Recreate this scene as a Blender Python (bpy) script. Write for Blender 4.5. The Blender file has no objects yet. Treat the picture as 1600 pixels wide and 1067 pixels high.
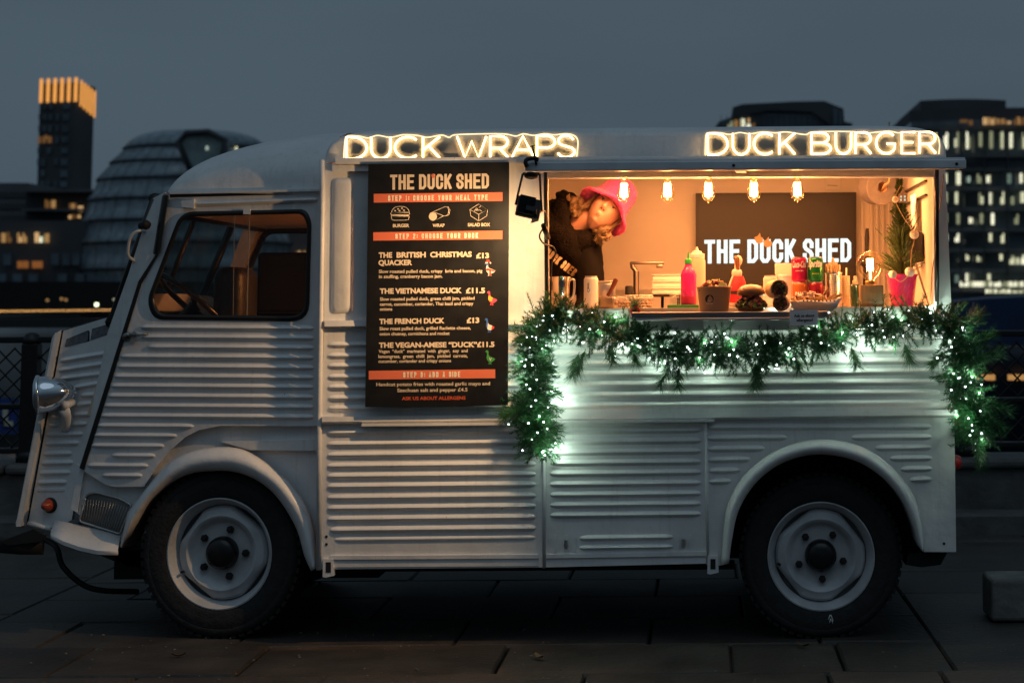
import bpy, bmesh, math, random
from mathutils import Vector, Matrix, noise
random.seed(7)
sc = bpy.context.scene
C = sc.collection
PI = math.pi
# ------------------------------------------------------------------ camera
F, CX, DIST, HOR = 2917.0, 1085.0, 7.8, 475.0        # focal length and centre in photo pixels (1600 wide)
PHI = math.atan(F / 26000.0)
CY = HOR - F * math.tan(PHI)
ROLL = 0.0065
_f = Vector((0, math.cos(PHI), math.sin(PHI)))
_u0 = Vector((0, -math.sin(PHI), math.cos(PHI)))
_r0 = Vector((1, 0, 0))
_r = _r0 * math.cos(ROLL) - _u0 * math.sin(ROLL)
_u = _u0 * math.cos(ROLL) + _r0 * math.sin(ROLL)
def _ray(px, py): return _f + _r * ((px - CX) / F) - _u * ((py - CY) / F)
_d = _ray(816, 1000)
CAMZ = -_d.z * (0.10 + DIST) / _d.y
CAM = Vector((0, -DIST, CAMZ))
def P(px, py, Y=0.0):
    """world point seen at photo pixel (px, py) on the vertical plane at depth Y"""
    d = _ray(px, py)
    return CAM + d * ((Y + DIST) / d.y)
def PG(px, py, z=0.0):
    d = _ray(px, py)
    return CAM + d * ((z - CAMZ) / d.z)
def SC(Y): return F / (DIST + Y)                      # photo pixels per metre at depth Y
cd = bpy.data.cameras.new('camera'); cam = bpy.data.objects.new('camera', cd); C.objects.link(cam)
m = Matrix((( _r.x, _u.x, -_f.x, CAM.x), (_r.y, _u.y, -_f.y, CAM.y), (_r.z, _u.z, -_f.z, CAM.z), (0, 0, 0, 1)))
cam.matrix_world = m
cd.sensor_width = 36; cd.lens = F / 1600 * 36
cd.shift_x = (800 - CX) / 1600; cd.shift_y = -(533.5 - CY) / 1600
cd.clip_start = 0.1; cd.clip_end = 5000
cd.dof.use_dof = True; cd.dof.focus_distance = DIST + 0.0; cd.dof.aperture_fstop = 3.8
sc.camera = cam
# ------------------------------------------------------------------ sky, dusk light
w = bpy.data.worlds.new('World'); sc.world = w; w.use_nodes = True
nt = w.node_tree; nt.nodes.clear()
out = nt.nodes.new('ShaderNodeOutputWorld'); bg = nt.nodes.new('ShaderNodeBackground')
sky = nt.nodes.new('ShaderNodeTexSky'); sky.sky_type = 'NISHITA'; sky.sun_disc = False
sky.sun_elevation = math.radians(1.5); sky.sun_rotation = math.radians(215); sky.air_density = 1.6; sky.dust_density = 2.5
sc1 = nt.nodes.new('ShaderNodeMix'); sc1.data_type = 'RGBA'; sc1.blend_type = 'MIX'
sc1.inputs[0].default_value = 0.955                      # thick cloud: mostly an even grey blue
nt.links.new(sky.outputs[0], sc1.inputs[6]); sc1.inputs[7].default_value = (0.80, 1.215, 1.585, 1)
wtc = nt.nodes.new('ShaderNodeTexCoord'); wsx = nt.nodes.new('ShaderNodeSeparateXYZ'); nt.links.new(wtc.outputs['Generated'], wsx.inputs[0])
wa = nt.nodes.new('ShaderNodeMapRange'); wa.inputs[1].default_value = .05; wa.inputs[2].default_value = .65; wa.inputs[3].default_value = .38; wa.inputs[4].default_value = 1.75; nt.links.new(wsx.outputs[2], wa.inputs[0])
wb = nt.nodes.new('ShaderNodeMapRange'); wb.inputs[1].default_value = -.25; wb.inputs[2].default_value = .25; wb.inputs[3].default_value = 1; wb.inputs[4].default_value = 0; nt.links.new(wsx.outputs[1], wb.inputs[0])
wc = nt.nodes.new('ShaderNodeMix'); wc.inputs[2].default_value = 1; nt.links.new(wb.outputs[0], wc.inputs[0]); nt.links.new(wa.outputs[0], wc.inputs[3])   # the low sky towards the town is already dark
wm0 = nt.nodes.new('ShaderNodeVectorMath'); wm0.operation = 'SCALE'; nt.links.new(sc1.outputs[2], wm0.inputs[0]); nt.links.new(wc.outputs[0], wm0.inputs['Scale'])
wmp = nt.nodes.new('ShaderNodeMapping'); wmp.inputs['Scale'].default_value = (1.2, 1.2, 4.5); nt.links.new(wtc.outputs['Generated'], wmp.inputs[0])
wn = nt.nodes.new('ShaderNodeTexNoise'); wn.inputs['Scale'].default_value = 1.7; wn.inputs['Detail'].default_value = 5; wn.inputs['Roughness'].default_value = .45; nt.links.new(wmp.outputs[0], wn.inputs['Vector'])
wr = nt.nodes.new('ShaderNodeMapRange'); wr.inputs[1].default_value = .3; wr.inputs[2].default_value = .7; wr.inputs[3].default_value = .86; wr.inputs[4].default_value = 1.14; nt.links.new(wn.outputs['Fac'], wr.inputs[0])
wm1 = nt.nodes.new('ShaderNodeVectorMath'); wm1.operation = 'SCALE'; nt.links.new(wm0.outputs[0], wm1.inputs[0]); nt.links.new(wr.outputs[0], wm1.inputs['Scale'])   # soft cloud
nt.links.new(wm1.outputs[0], bg.inputs[0]); bg.inputs[1].default_value = 0.077
nt.links.new(bg.outputs[0], out.inputs[0])
sun = bpy.data.lights.new('sun', 'SUN'); so = bpy.data.objects.new('sun', sun); C.objects.link(so)
sun.energy = 0.14; sun.angle = math.radians(45); sun.color = (0.72, 0.86, 1.0)
so.rotation_euler = (math.radians(32), 0, math.radians(12))
vs = sc.view_settings; vs.view_transform = 'Standard'; vs.look = 'None'; vs.exposure = 0; vs.gamma = 1
sc.cycles.use_denoising = True
sc.cycles.max_bounces = 8; sc.cycles.transparent_max_bounces = 24
sc.cycles.sample_clamp_indirect = 4.0
sc.cycles.caustics_reflective = False; sc.cycles.caustics_refractive = False
# ------------------------------------------------------------------ materials
MATS = {}
def mat(name, col, rough=.5, metal=0, var=.12, scale=8, bump=0, bscale=60, coat=0, sheen=0, trans=0, ior=1.45, detail=4, rvar=.0, spec=None):
    if name in MATS: return MATS[name]
    m = bpy.data.materials.new(name); m.use_nodes = True; t = m.node_tree; N = t.nodes; L = t.links
    b = N['Principled BSDF']
    b.inputs['Roughness'].default_value = rough; b.inputs['Metallic'].default_value = metal
    b.inputs['Coat Weight'].default_value = coat; b.inputs['Coat Roughness'].default_value = .12
    b.inputs['Sheen Weight'].default_value = sheen; b.inputs['IOR'].default_value = ior
    b.inputs['Transmission Weight'].default_value = trans
    if spec is not None: b.inputs['Specular IOR Level'].default_value = spec
    tc = N.new('ShaderNodeTexCoord')
    n = N.new('ShaderNodeTexNoise'); n.inputs['Scale'].default_value = scale; n.inputs['Detail'].default_value = detail
    L.new(tc.outputs['Object'], n.inputs['Vector'])
    r = N.new('ShaderNodeValToRGB'); e = r.color_ramp.elements
    e[0].position = .3; e[1].position = .7
    e[0].color = (*[c * (1 - var) for c in col], 1); e[1].color = (*[min(1, c * (1 + var)) for c in col], 1)
    L.new(n.outputs['Fac'], r.inputs[0]); L.new(r.outputs[0], b.inputs['Base Color'])
    if rvar:
        mr = N.new('ShaderNodeMapRange'); mr.inputs[3].default_value = rough - rvar; mr.inputs[4].default_value = rough + rvar
        L.new(n.outputs['Fac'], mr.inputs[0]); L.new(mr.outputs[0], b.inputs['Roughness'])
    if bump:
        n2 = N.new('ShaderNodeTexNoise'); n2.inputs['Scale'].default_value = bscale; n2.inputs['Detail'].default_value = 6
        L.new(tc.outputs['Object'], n2.inputs['Vector'])
        bp = N.new('ShaderNodeBump'); bp.inputs['Strength'].default_value = bump; bp.inputs['Distance'].default_value = .01
        L.new(n2.outputs['Fac'], bp.inputs['Height']); L.new(bp.outputs[0], b.inputs['Normal'])
    MATS[name] = m
    return m
def emit(name, col, s, sample=True):
    if name in MATS: return MATS[name]
    m = bpy.data.materials.new(name); m.use_nodes = True; t = m.node_tree
    t.nodes.clear(); o = t.nodes.new('ShaderNodeOutputMaterial'); e = t.nodes.new('ShaderNodeEmission')
    e.inputs[0].default_value = (*col, 1); e.inputs[1].default_value = s; t.links.new(e.outputs[0], o.inputs[0])
    if not sample: m.cycles.emission_sampling = 'NONE'
    MATS[name] = m
    return m
def glass(name, tint=(1, 1, 1), fac=.08, rough=.02, dirt=0.0, fr=1.0):
    if name in MATS: return MATS[name]
    m = bpy.data.materials.new(name); m.use_nodes = True; t = m.node_tree; t.nodes.clear(); N = t.nodes; L = t.links
    o = N.new('ShaderNodeOutputMaterial'); mx = N.new('ShaderNodeMixShader'); tr = N.new('ShaderNodeBsdfTransparent'); gl = N.new('ShaderNodeBsdfGlossy')
    lw = N.new('ShaderNodeFresnel'); lw.inputs[0].default_value = 1.45
    ad = N.new('ShaderNodeMath'); ad.operation = 'MULTIPLY_ADD'; ad.inputs[1].default_value = fr; ad.inputs[2].default_value = fac
    L.new(lw.outputs[0], ad.inputs[0]); L.new(ad.outputs[0], mx.inputs[0])
    tr.inputs[0].default_value = (*tint, 1); gl.inputs[0].default_value = (.9, .9, .9, 1); gl.inputs[1].default_value = rough
    L.new(tr.outputs[0], mx.inputs[1]); L.new(gl.outputs[0], mx.inputs[2])
    last = mx
    if dirt:
        df = N.new('ShaderNodeBsdfDiffuse'); df.inputs[0].default_value = (.5, .48, .45, 1)
        nz = N.new('ShaderNodeTexNoise'); nz.inputs['Scale'].default_value = 90; nz.inputs['Detail'].default_value = 8
        tc = N.new('ShaderNodeTexCoord'); L.new(tc.outputs['Object'], nz.inputs['Vector'])
        mr = N.new('ShaderNodeMapRange'); mr.inputs[1].default_value = .5; mr.inputs[2].default_value = .85; mr.inputs[3].default_value = dirt * .4; mr.inputs[4].default_value = dirt * 3
        L.new(nz.outputs['Fac'], mr.inputs[0])
        m2 = N.new('ShaderNodeMixShader'); L.new(mr.outputs[0], m2.inputs[0]); L.new(mx.outputs[0], m2.inputs[1]); L.new(df.outputs[0], m2.inputs[2]); last = m2
    L.new(last.outputs[0], o.inputs[0])
    MATS[name] = m
    return m
def paint_mat():
    """old white van paint: slightly wavy, grimy, with chips and drips"""
    m = bpy.data.materials.new('white_van_paint'); m.use_nodes = True; t = m.node_tree; N = t.nodes; L = t.links
    b = N['Principled BSDF']; b.inputs['Coat Weight'].default_value = .25; b.inputs['Coat Roughness'].default_value = .2
    tc = N.new('ShaderNodeTexCoord')
    n = N.new('ShaderNodeTexNoise'); n.inputs['Scale'].default_value = 3.5; n.inputs['Detail'].default_value = 8
    L.new(tc.outputs['Object'], n.inputs['Vector'])
    r = N.new('ShaderNodeValToRGB'); e = r.color_ramp.elements
    e[0].position = .28; e[1].position = .62; e[0].color = (.67, .67, .66, 1); e[1].color = (.80, .80, .79, 1)
    L.new(n.outputs['Fac'], r.inputs[0])
    mp = N.new('ShaderNodeMapping'); mp.inputs['Scale'].default_value = (40, 40, 2.2); L.new(tc.outputs['Object'], mp.inputs[0])
    st = N.new('ShaderNodeTexNoise'); st.inputs['Scale'].default_value = 1.2; st.inputs['Detail'].default_value = 5; L.new(mp.outputs[0], st.inputs['Vector'])
    sr = N.new('ShaderNodeValToRGB'); sr.color_ramp.elements[0].position = .56; sr.color_ramp.elements[1].position = .8
    sr.color_ramp.elements[0].color = (0, 0, 0, 1); sr.color_ramp.elements[1].color = (.35, .35, .35, 1); L.new(st.outputs['Fac'], sr.inputs[0])
    mx = N.new('ShaderNodeMix'); mx.data_type = 'RGBA'; L.new(sr.outputs[0], mx.inputs[0]); L.new(r.outputs[0], mx.inputs[6]); mx.inputs[7].default_value = (.46, .43, .38, 1)
    ch = N.new('ShaderNodeTexNoise'); ch.inputs['Scale'].default_value = 38; ch.inputs['Detail'].default_value = 3; ch.inputs['Roughness'].default_value = .7
    L.new(tc.outputs['Object'], ch.inputs['Vector'])
    cr = N.new('ShaderNodeValToRGB'); cr.color_ramp.elements[0].position = .735; cr.color_ramp.elements[1].position = .75
    L.new(ch.outputs['Fac'], cr.inputs[0])
    m3 = N.new('ShaderNodeMix'); m3.data_type = 'RGBA'; L.new(cr.outputs[0], m3.inputs[0]); L.new(mx.outputs[2], m3.inputs[6]); m3.inputs[7].default_value = (.16, .11, .08, 1)
    L.new(m3.outputs[2], b.inputs['Base Color'])
    mr = N.new('ShaderNodeMapRange'); mr.inputs[3].default_value = .36; mr.inputs[4].default_value = .6; L.new(n.outputs['Fac'], mr.inputs[0]); L.new(mr.outputs[0], b.inputs['Roughness'])
    n2 = N.new('ShaderNodeTexNoise'); n2.inputs['Scale'].default_value = 11; n2.inputs['Detail'].default_value = 4; L.new(tc.outputs['Object'], n2.inputs['Vector'])
    bp = N.new('ShaderNodeBump'); bp.inputs['Strength'].default_value = .30; bp.inputs['Distance'].default_value = .02
    L.new(n2.outputs['Fac'], bp.inputs['Height']); L.new(bp.outputs[0], b.inputs['Normal'])
    MATS['paint'] = m
    return m
PAINT = paint_mat()
RUBBER = mat('black_rubber', (.012, .012, .012), .6, bump=.2)
BLACKM = mat('black_metal', (.015, .015, .016), .45, .3)
STEEL = mat('brushed_steel', (.62, .6, .57), .3, 1, var=.05, rvar=.08)
CHROME = mat('chrome', (.75, .77, .8), .08, 1, var=.02)
ALU = mat('dull_aluminium', (.5, .5, .5), .42, .8)
GREYM = mat('grey_wheel_paint', (.42, .43, .44), .5, 0, var=.15, bump=.1)
WALLIN = mat('cream_wall_panel', (.74, .70, .63), .22, var=.05, scale=3, bump=.06, bscale=5, rvar=.06)
WHITE = mat('white_plastic', (.8, .79, .76), .4, var=.04)
PAPER = mat('white_paper', (.8, .79, .76), .8, var=.04)
# ------------------------------------------------------------------ building helpers
class MB:
    def __init__(s): s.bm = bmesh.new(); s.mi = 0
    def face(s, vs):
        try:
            f = s.bm.faces.new(vs); f.material_index = s.mi; return f
        except ValueError: return None
    def v(s, p): return s.bm.verts.new(p)
    def quad(s, a, b, c, d): return s.face([s.v(p) for p in (a, b, c, d)])
    def hexa(s, f4, b4):
        f = [s.v(p) for p in f4]; b = [s.v(p) for p in b4]
        s.face(f); s.face(b[::-1])
        for i in range(4): j = (i + 1) % 4; s.face([f[j], f[i], b[i], b[j]])
    def box(s, lo, hi):
        (x0, y0, z0), (x1, y1, z1) = lo, hi
        s.hexa([(x0, y0, z0), (x1, y0, z0), (x1, y0, z1), (x0, y0, z1)], [(x0, y1, z0), (x1, y1, z0), (x1, y1, z1), (x0, y1, z1)])
    def rbox(s, lo, hi, r=.004, M=None, seg=2):
        t = bmesh.new(); bmesh.ops.create_cube(t, size=1)
        ce = [(a + b) / 2 for a, b in zip(lo, hi)]; si = [abs(b - a) for a, b in zip(lo, hi)]
        for v in t.verts: v.co = Vector([c + q * z for c, q, z in zip(ce, v.co, si)])
        r = min(r, min(si) * .45)
        bmesh.ops.bevel(t, geom=t.edges[:], offset=r, segments=seg, affect='EDGES', profile=.5)
        s.merge(t, M)
    def merge(s, t, M=None):
        mp = {}
        for v in t.verts: mp[v] = s.v(M @ v.co if M else v.co)
        for f in t.faces:
            q = s.face([mp[v] for v in f.verts])
            if q: q.smooth = f.smooth
        t.free()
    def prism(s, pts, off):
        """closed outline pts (world) extruded by vector off"""
        off = Vector(off); a = [s.v(p) for p in pts]; b = [s.v(Vector(p) + off) for p in pts]
        s.face(a); s.face(b[::-1]); n = len(a)
        for i in range(n): j = (i + 1) % n; s.face([a[j], a[i], b[i], b[j]])
    def panel(s, px, Y=0.0, th=.01):
        """outline in photo pixels on the plane Y (number or function of px), thickness away from the camera"""
        fy = Y if callable(Y) else (lambda x: Y)
        s.prism([P(x, y, fy(x)) for x, y in px], (0, th, 0))
    def pbox(s, x0, y0, x1, y1, Y=0., th=.02, dy0=0, dy1=0):
        s.panel([(x0, y0), (x1, y0 + dy0), (x1, y1 + dy1), (x0, y1)], Y, th)
    def loft(s, rings, closed=True, cap=True):
        R = [[s.v(p) for p in r] for r in rings]; n = len(R[0])
        for a, b in zip(R, R[1:]):
            for i in range(n if closed else n - 1):
                j = (i + 1) % n; f = s.face([a[i], a[j], b[j], b[i]])
                if f: f.smooth = True
        if cap and closed: s.face(R[0][::-1]); s.face(R[-1])
    def tube(s, path, r, n=8, cap=True, flat=1.0):
        path = [Vector(p) for p in path]; rr = r if isinstance(r, (list, tuple)) else [r] * len(path)
        rings = []; prev = None
        for i, p in enumerate(path):
            t = (path[min(i + 1, len(path) - 1)] - path[max(i - 1, 0)])
            if t.length < 1e-9: t = Vector((0, 0, 1))
            t.normalize()
            if prev is None:
                a = t.cross(Vector((0, 1, 0)))
                if a.length < .1: a = t.cross(Vector((1, 0, 0)))
            else: a = prev - t * prev.dot(t)
            a.normalize(); prev = a; b = t.cross(a)
            rings.append([p + (a * math.cos(2 * PI * k / n) + b * math.sin(2 * PI * k / n) * flat) * rr[i] for k in range(n)])
        s.loft(rings, True, cap)
    def lathe(s, prof, o, axis=(0, 0, 1), n=32, sx=1.0, cap=True):
        """profile [(r, h)] about axis through o"""
        o = Vector(o); ax = Vector(axis).normalized()
        a = ax.cross(Vector((0, 1, 0)))
        if a.length < .1: a = ax.cross(Vector((1, 0, 0)))
        a.normalize(); b = ax.cross(a)
        rings = []
        for r, h in prof:
            r = max(r, 1e-5)
            rings.append([o + ax * h + (a * math.cos(2 * PI * k / n) * sx + b * math.sin(2 * PI * k / n)) * r for k in range(n)])
        s.loft(rings, True, cap)
    def ball(s, o, r, n=12, sc=(1, 1, 1)):
        o = Vector(o)
        rings = []
        for i in range(1, n):
            th = PI * i / n
            rings.append([o + Vector((r * math.sin(th) * math.cos(2 * PI * k / (n * 2)) * sc[0], r * math.sin(th) * math.sin(2 * PI * k / (n * 2)) * sc[1], r * math.cos(th) * sc[2])) for k in range(n * 2)])
        s.loft(rings, True, True)
    def rib(s, x0, y0, x1, y1, Y=0., hw=5.8, h=.013, taper=16, nu=None):
        """a pressed rib along photo pixels (x0,y0)-(x1,y1)"""
        fy = Y if callable(Y) else (lambda x: Y)
        L = abs(x1 - x0); taper = min(taper, L * .45)
        us = [0, .12, .3, .55, .8, 1]; xs = [x0 + taper * q for q in us]
        m = max(1, int((L - 2 * taper) / 60))
        xs += [x0 + taper + (L - 2 * taper) * i / m for i in range(1, m)] + [x1 - taper * q for q in us[::-1]]
        rows = []
        for x in xs:
            e = min(x - x0, x1 - x) / taper; e = min(1, max(0, e)); e = math.sqrt(1 - (1 - e) ** 2)
            yc = y0 + (y1 - y0) * (x - x0) / (x1 - x0); row = []
            for k in range(9):
                q = -1 + 2 * k / 8; b = (.5 + .5 * math.cos(PI * q)) ** .8
                p = P(x, yc + q * hw * (.25 + .75 * e), fy(x)); p.y += .0012 - h * e * b
                row.append(p)
            rows.append(row)
        s.loft(rows, False, False)
    def build(s, name, mt, parent=None, smooth=None, label=None, fix=True):
        if fix: bmesh.ops.recalc_face_normals(s.bm, faces=s.bm.faces[:])
        me = bpy.data.meshes.new(name); s.bm.to_mesh(me); s.bm.free()
        for q in (mt if isinstance(mt, (list, tuple)) else [mt]): me.materials.append(q)
        if smooth is True:
            for p in me.polygons: p.use_smooth = True
        elif smooth is False:
            for p in me.polygons: p.use_smooth = False
        o = bpy.data.objects.new(name, me); C.objects.link(o)
        if parent: par(o, parent)
        if label: o['label'] = label
        return o
def par(o, parent):
    o.parent = parent
    if not parent.parent: o.matrix_parent_inverse = Matrix.Translation(-parent.location)   # meshes are in world coordinates
def thing(name, label, cat, loc=(0, 0, 0), group=None):
    o = bpy.data.objects.new(name, None); C.objects.link(o); o.location = loc; o.empty_display_size = .05
    return tag(o, label, cat, group)
def tag(o, label, cat, group=None):
    o['label'] = label; o['category'] = cat
    if group: o['group'] = group
    return o
def kind(o, k): o['kind'] = k; return o
def shade(o, ang=35):
    """smooth faces but keep creases"""
    me = o.data
    for p in me.polygons: p.use_smooth = True
    me.set_sharp_from_angle(angle=math.radians(ang)); return o
def rrect(x0, y0, x1, y1, r, n=5):
    pts = []
    for cx, cy, a0 in ((x1 - r, y0 + r, -90), (x1 - r, y1 - r, 0), (x0 + r, y1 - r, 90), (x0 + r, y0 + r, 180)):
        for i in range(n + 1):
            a = math.radians(a0 + 90 * i / n); pts.append((cx + r * math.cos(a), cy + r * math.sin(a)))
    return pts
def rpoly(pts, r, n=5):
    """round the corners of a polygon"""
    o = []; k = len(pts)
    for i in range(k):
        p = Vector(pts[i]); a = Vector(pts[i - 1]) - p; b = Vector(pts[(i + 1) % k]) - p
        q = r[i] if isinstance(r, (list, tuple)) else r
        q = min(q, a.length * .48, b.length * .48); a0 = p + a.normalized() * q; b0 = p + b.normalized() * q
        for j in range(n + 1):
            t = j / n; v = a0 * (1 - t) ** 2 + p * 2 * t * (1 - t) + b0 * t * t; o.append((v.x, v.y))
    return o
def spline(pts, n=8):
    """Catmull-Rom through 2D/3D points"""
    p = [Vector(q) for q in pts]; p = [p[0] * 2 - p[1]] + p + [p[-1] * 2 - p[-2]]; o = []
    for i in range(1, len(p) - 2):
        for j in range(n):
            t = j / n; a, b, c, d = p[i - 1], p[i], p[i + 1], p[i + 2]
            o.append(.5 * ((2 * b) + (c - a) * t + (2 * a - 5 * b + 4 * c - d) * t * t + (3 * b - a - 3 * c + d) * t ** 3))
    o.append(p[-2]); return o
# ------------------------------------------------------------------ lettering
def text_tris(body, bold=0.0, shear=0.0):
    cu = bpy.data.curves.new('t', 'FONT'); cu.body = body; cu.size = 1; cu.offset = bold; cu.shear = shear; cu.resolution_u = 3; cu.fill_mode = 'FRONT'
    ob = bpy.data.objects.new('t', cu); C.objects.link(ob)
    dg = bpy.context.evaluated_depsgraph_get(); me = ob.evaluated_get(dg).to_mesh()
    vs = [v.co.copy() for v in me.vertices]; fs = [list(p.vertices) for p in me.polygons]
    ob.evaluated_get(dg).to_mesh_clear(); bpy.data.objects.remove(ob); bpy.data.curves.remove(cu)
    return vs, fs
def ptext(mb, body, x0, x1, yb0, yb1, h, Y, bold=.018, shear=0, fn=None):
    """text from photo x0 to x1 with the baseline from yb0 to yb1, cap height h pixels, in plane Y"""
    vs, fs = text_tris(body, bold, shear)
    if not vs: return
    a = min(v.x for v in vs); b = max(v.x for v in vs)
    cap = .729 + 2 * bold * .5
    V = []
    for v in vs:
        u = (v.x - a) / (b - a); x = x0 + (x1 - x0) * u; y = yb0 + (yb1 - yb0) * u - v.y / cap * h
        V.append(mb.v(fn(x, y) if fn else P(x, y, Y)))
    for f in fs: mb.face([V[i] for i in f])
BLK = {
 'A': [[(0, 0), (.42, 1), (.58, 1), (1, 0)], [(.18, .28), (.82, .28)]],
 'C': [[(1, .68), (1, .86), (.72, 1), (.28, 1), (0, .86), (0, .14), (.28, 0), (.72, 0), (1, .14), (1, .32)]],
 'D': [[(0, 0), (0, 1), (.62, 1), (1, .84), (1, .16), (.62, 0), (0, 0)]],
 'E': [[(1, 1), (0, 1), (0, 0), (1, 0)], [(0, .52), (.85, .52)]],
 'H': [[(0, 0), (0, 1)], [(1, 0), (1, 1)], [(0, .52), (1, .52)]],
 'I': [[(.5, 0), (.5, 1)]], 'K': [[(0, 0), (0, 1)], [(1, 1), (.06, .36)], [(.36, .58), (1, 0)]],
 'L': [[(0, 1), (0, 0), (1, 0)]], 'M': [[(0, 0), (0, 1), (.5, .25), (1, 1), (1, 0)]],
 'O': [[(0, .14), (0, .86), (.28, 1), (.72, 1), (1, .86), (1, .14), (.72, 0), (.28, 0), (0, .14)]],
 'P': [[(0, 0), (0, 1), (.7, 1), (1, .88), (1, .58), (.7, .45), (0, .45)]],
 'R': [[(0, 0), (0, 1), (.7, 1), (1, .88), (1, .62), (.7, .5), (0, .5)], [(.6, .5), (1, 0)]],
 'S': [[(1, .72), (1, .87), (.72, 1), (.28, 1), (0, .87), (0, .70), (.2, .58), (.8, .44), (1, .32), (1, .14), (.72, 0), (.28, 0), (0, .14), (0, .28)]],
 'T': [[(0, 1), (1, 1)], [(.5, 1), (.5, 0)]], 'U': [[(0, 1), (0, .14), (.28, 0), (.72, 0), (1, .14), (1, 1)]],
 'Y': [[(0, 1), (.5, .45), (1, 1)], [(.5, .45), (.5, 0)]],
 '1': [[(.2, .85), (.6, 1), (.6, 0)]], '2': [[(0, .75), (0, .86), (.28, 1), (.72, 1), (1, .86), (1, .68), (0, .14), (0, 0), (1, 0)]],
 '3': [[(0, .75), (0, .86), (.28, 1), (.72, 1), (1, .86), (1, .64), (.7, .52), (.35, .52)], [(.7, .52), (1, .4), (1, .14), (.72, 0), (.28, 0), (0, .14), (0, .26)]],
 ':': [[(.5, .18), (.5, .26)], [(.5, .66), (.5, .74)]]}
def stroke(mb, pts, t, fn, k=0):
    """flat thick polyline with mitred corners; fn maps 2D to 3D (k keeps overlaps apart)"""
    p = [Vector(q) for q in pts]; closed = (p[0] - p[-1]).length < 1e-6
    if closed: p = p[:-1]
    n = len(p); L = []; R = []
    for i in range(n):
        a = p[i] - p[i - 1] if (i or closed) else p[1] - p[0]; b = p[(i + 1) % n] - p[i] if (i < n - 1 or closed) else a
        a = a.normalized(); b = b.normalized(); tn = (a + b)
        tn = tn.normalized() if tn.length > 1e-6 else a
        nn = Vector((-tn.y, tn.x)); c = max(.5, nn.dot(Vector((-a.y, a.x)))); q = p[i].copy()
        if not closed and i == 0: q -= a * t * .5
        if not closed and i == n - 1: q += a * t * .5
        L.append(q + nn * t * .5 / c); R.append(q - nn * t * .5 / c)
    l = [mb.v(fn(q.x, q.y, k)) for q in L]; r = [mb.v(fn(q.x, q.y, k)) for q in R]
    for i in range(n if closed else n - 1):
        j = (i + 1) % n; mb.face([l[i], r[i], r[j], l[j]])
def block_text(mb, s, x0, x1, yb0, yb1, h, Y, t=.17, sp=.42, fn3=None):
    """tall condensed lettering, pixel placed like ptext"""
    wd = {'I': .2, '1': .6, ':': .35, ' ': .62 if sp > .3 else .34, 'M': 1.35}
    tot = sum(wd.get(c, 1) for c in s) + sp * (len(s) - 1); u = (x1 - x0) / tot; x = x0; k = 0
    th = t * h
    base = fn3 or (lambda a, b, q: P(a, b, Y) - Vector((0, q * .00008, 0)))
    for c in s:
        cw = wd.get(c, 1) * u
        for st in BLK.get(c, []):
            pts = [(x + th / 2 + q[0] * max(.1, cw - th), -(th / 2 + q[1] * (h - th))) for q in st] if c not in 'I' else [(x + cw / 2, -(th / 2 + q[1] * (h - th))) for q in st]
            k += 1
            stroke(mb, pts, th, lambda a, b, q: base(a, yb0 + (yb1 - yb0) * (a - x0) / (x1 - x0) + b, q), k % 7)
        x += cw + sp * u
# ------------------------------------------------------------------ setting: ground, paving, river
random.seed(11)
gm = mat('quay_stone', (.085, .085, .085), .75, var=.45, scale=2.2, bump=.6, bscale=35, rvar=.15)
def slab_mat():
    m = bpy.data.materials.new('paving_slab'); m.use_nodes = True; t = m.node_tree; N = t.nodes; L = t.links
    b = N['Principled BSDF']; tc = N.new('ShaderNodeTexCoord'); g = N.new('ShaderNodeNewGeometry')
    n = N.new('ShaderNodeTexNoise'); n.inputs['Scale'].default_value = 3; n.inputs['Detail'].default_value = 9; L.new(tc.outputs['Object'], n.inputs['Vector'])
    r = N.new('ShaderNodeValToRGB'); e = r.color_ramp.elements; e[0].position = .3; e[1].position = .72
    e[0].color = (.024, .0205, .017, 1); e[1].color = (.070, .061, .051, 1); L.new(n.outputs['Fac'], r.inputs[0])
    mr = N.new('ShaderNodeMapRange'); mr.inputs[3].default_value = .7; mr.inputs[4].default_value = 1.25; L.new(g.outputs['Random Per Island'], mr.inputs[0])
    mx = N.new('ShaderNodeMix'); mx.data_type = 'RGBA'; mx.blend_type = 'MULTIPLY'; mx.inputs[0].default_value = 1
    L.new(r.outputs[0], mx.inputs[6]); L.new(mr.outputs[0], mx.inputs[7])
    sp = N.new('ShaderNodeTexNoise'); sp.inputs['Scale'].default_value = 170; sp.inputs['Detail'].default_value = 2; L.new(tc.outputs['Object'], sp.inputs['Vector'])
    sr = N.new('ShaderNodeValToRGB'); sr.color_ramp.elements[0].position = .68; sr.color_ramp.elements[1].position = .75; sr.color_ramp.elements[1].color = (.5, .5, .5, 1); L.new(sp.outputs['Fac'], sr.inputs[0])
    m2 = N.new('ShaderNodeMix'); m2.data_type = 'RGBA'; L.new(sr.outputs[0], m2.inputs[0]); L.new(mx.outputs[2], m2.inputs[6]); m2.inputs[7].default_value = (.18, .17, .155, 1)
    L.new(m2.outputs[2], b.inputs['Base Color'])
    m4 = N.new('ShaderNodeMapRange'); m4.inputs[3].default_value = .42; m4.inputs[4].default_value = .8; L.new(n.outputs['Fac'], m4.inputs[0]); L.new(m4.outputs[0], b.inputs['Roughness'])
    n2 = N.new('ShaderNodeTexNoise'); n2.inputs['Scale'].default_value = 28; n2.inputs['Detail'].default_value = 8; L.new(tc.outputs['Object'], n2.inputs['Vector'])
    bp = N.new('ShaderNodeBump'); bp.inputs['Strength'].default_value = .7; bp.inputs['Distance'].default_value = .012; L.new(n2.outputs['Fac'], bp.inputs['Height']); L.new(bp.outputs[0], b.inputs['Normal'])
    return m
SLAB = slab_mat()
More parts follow.
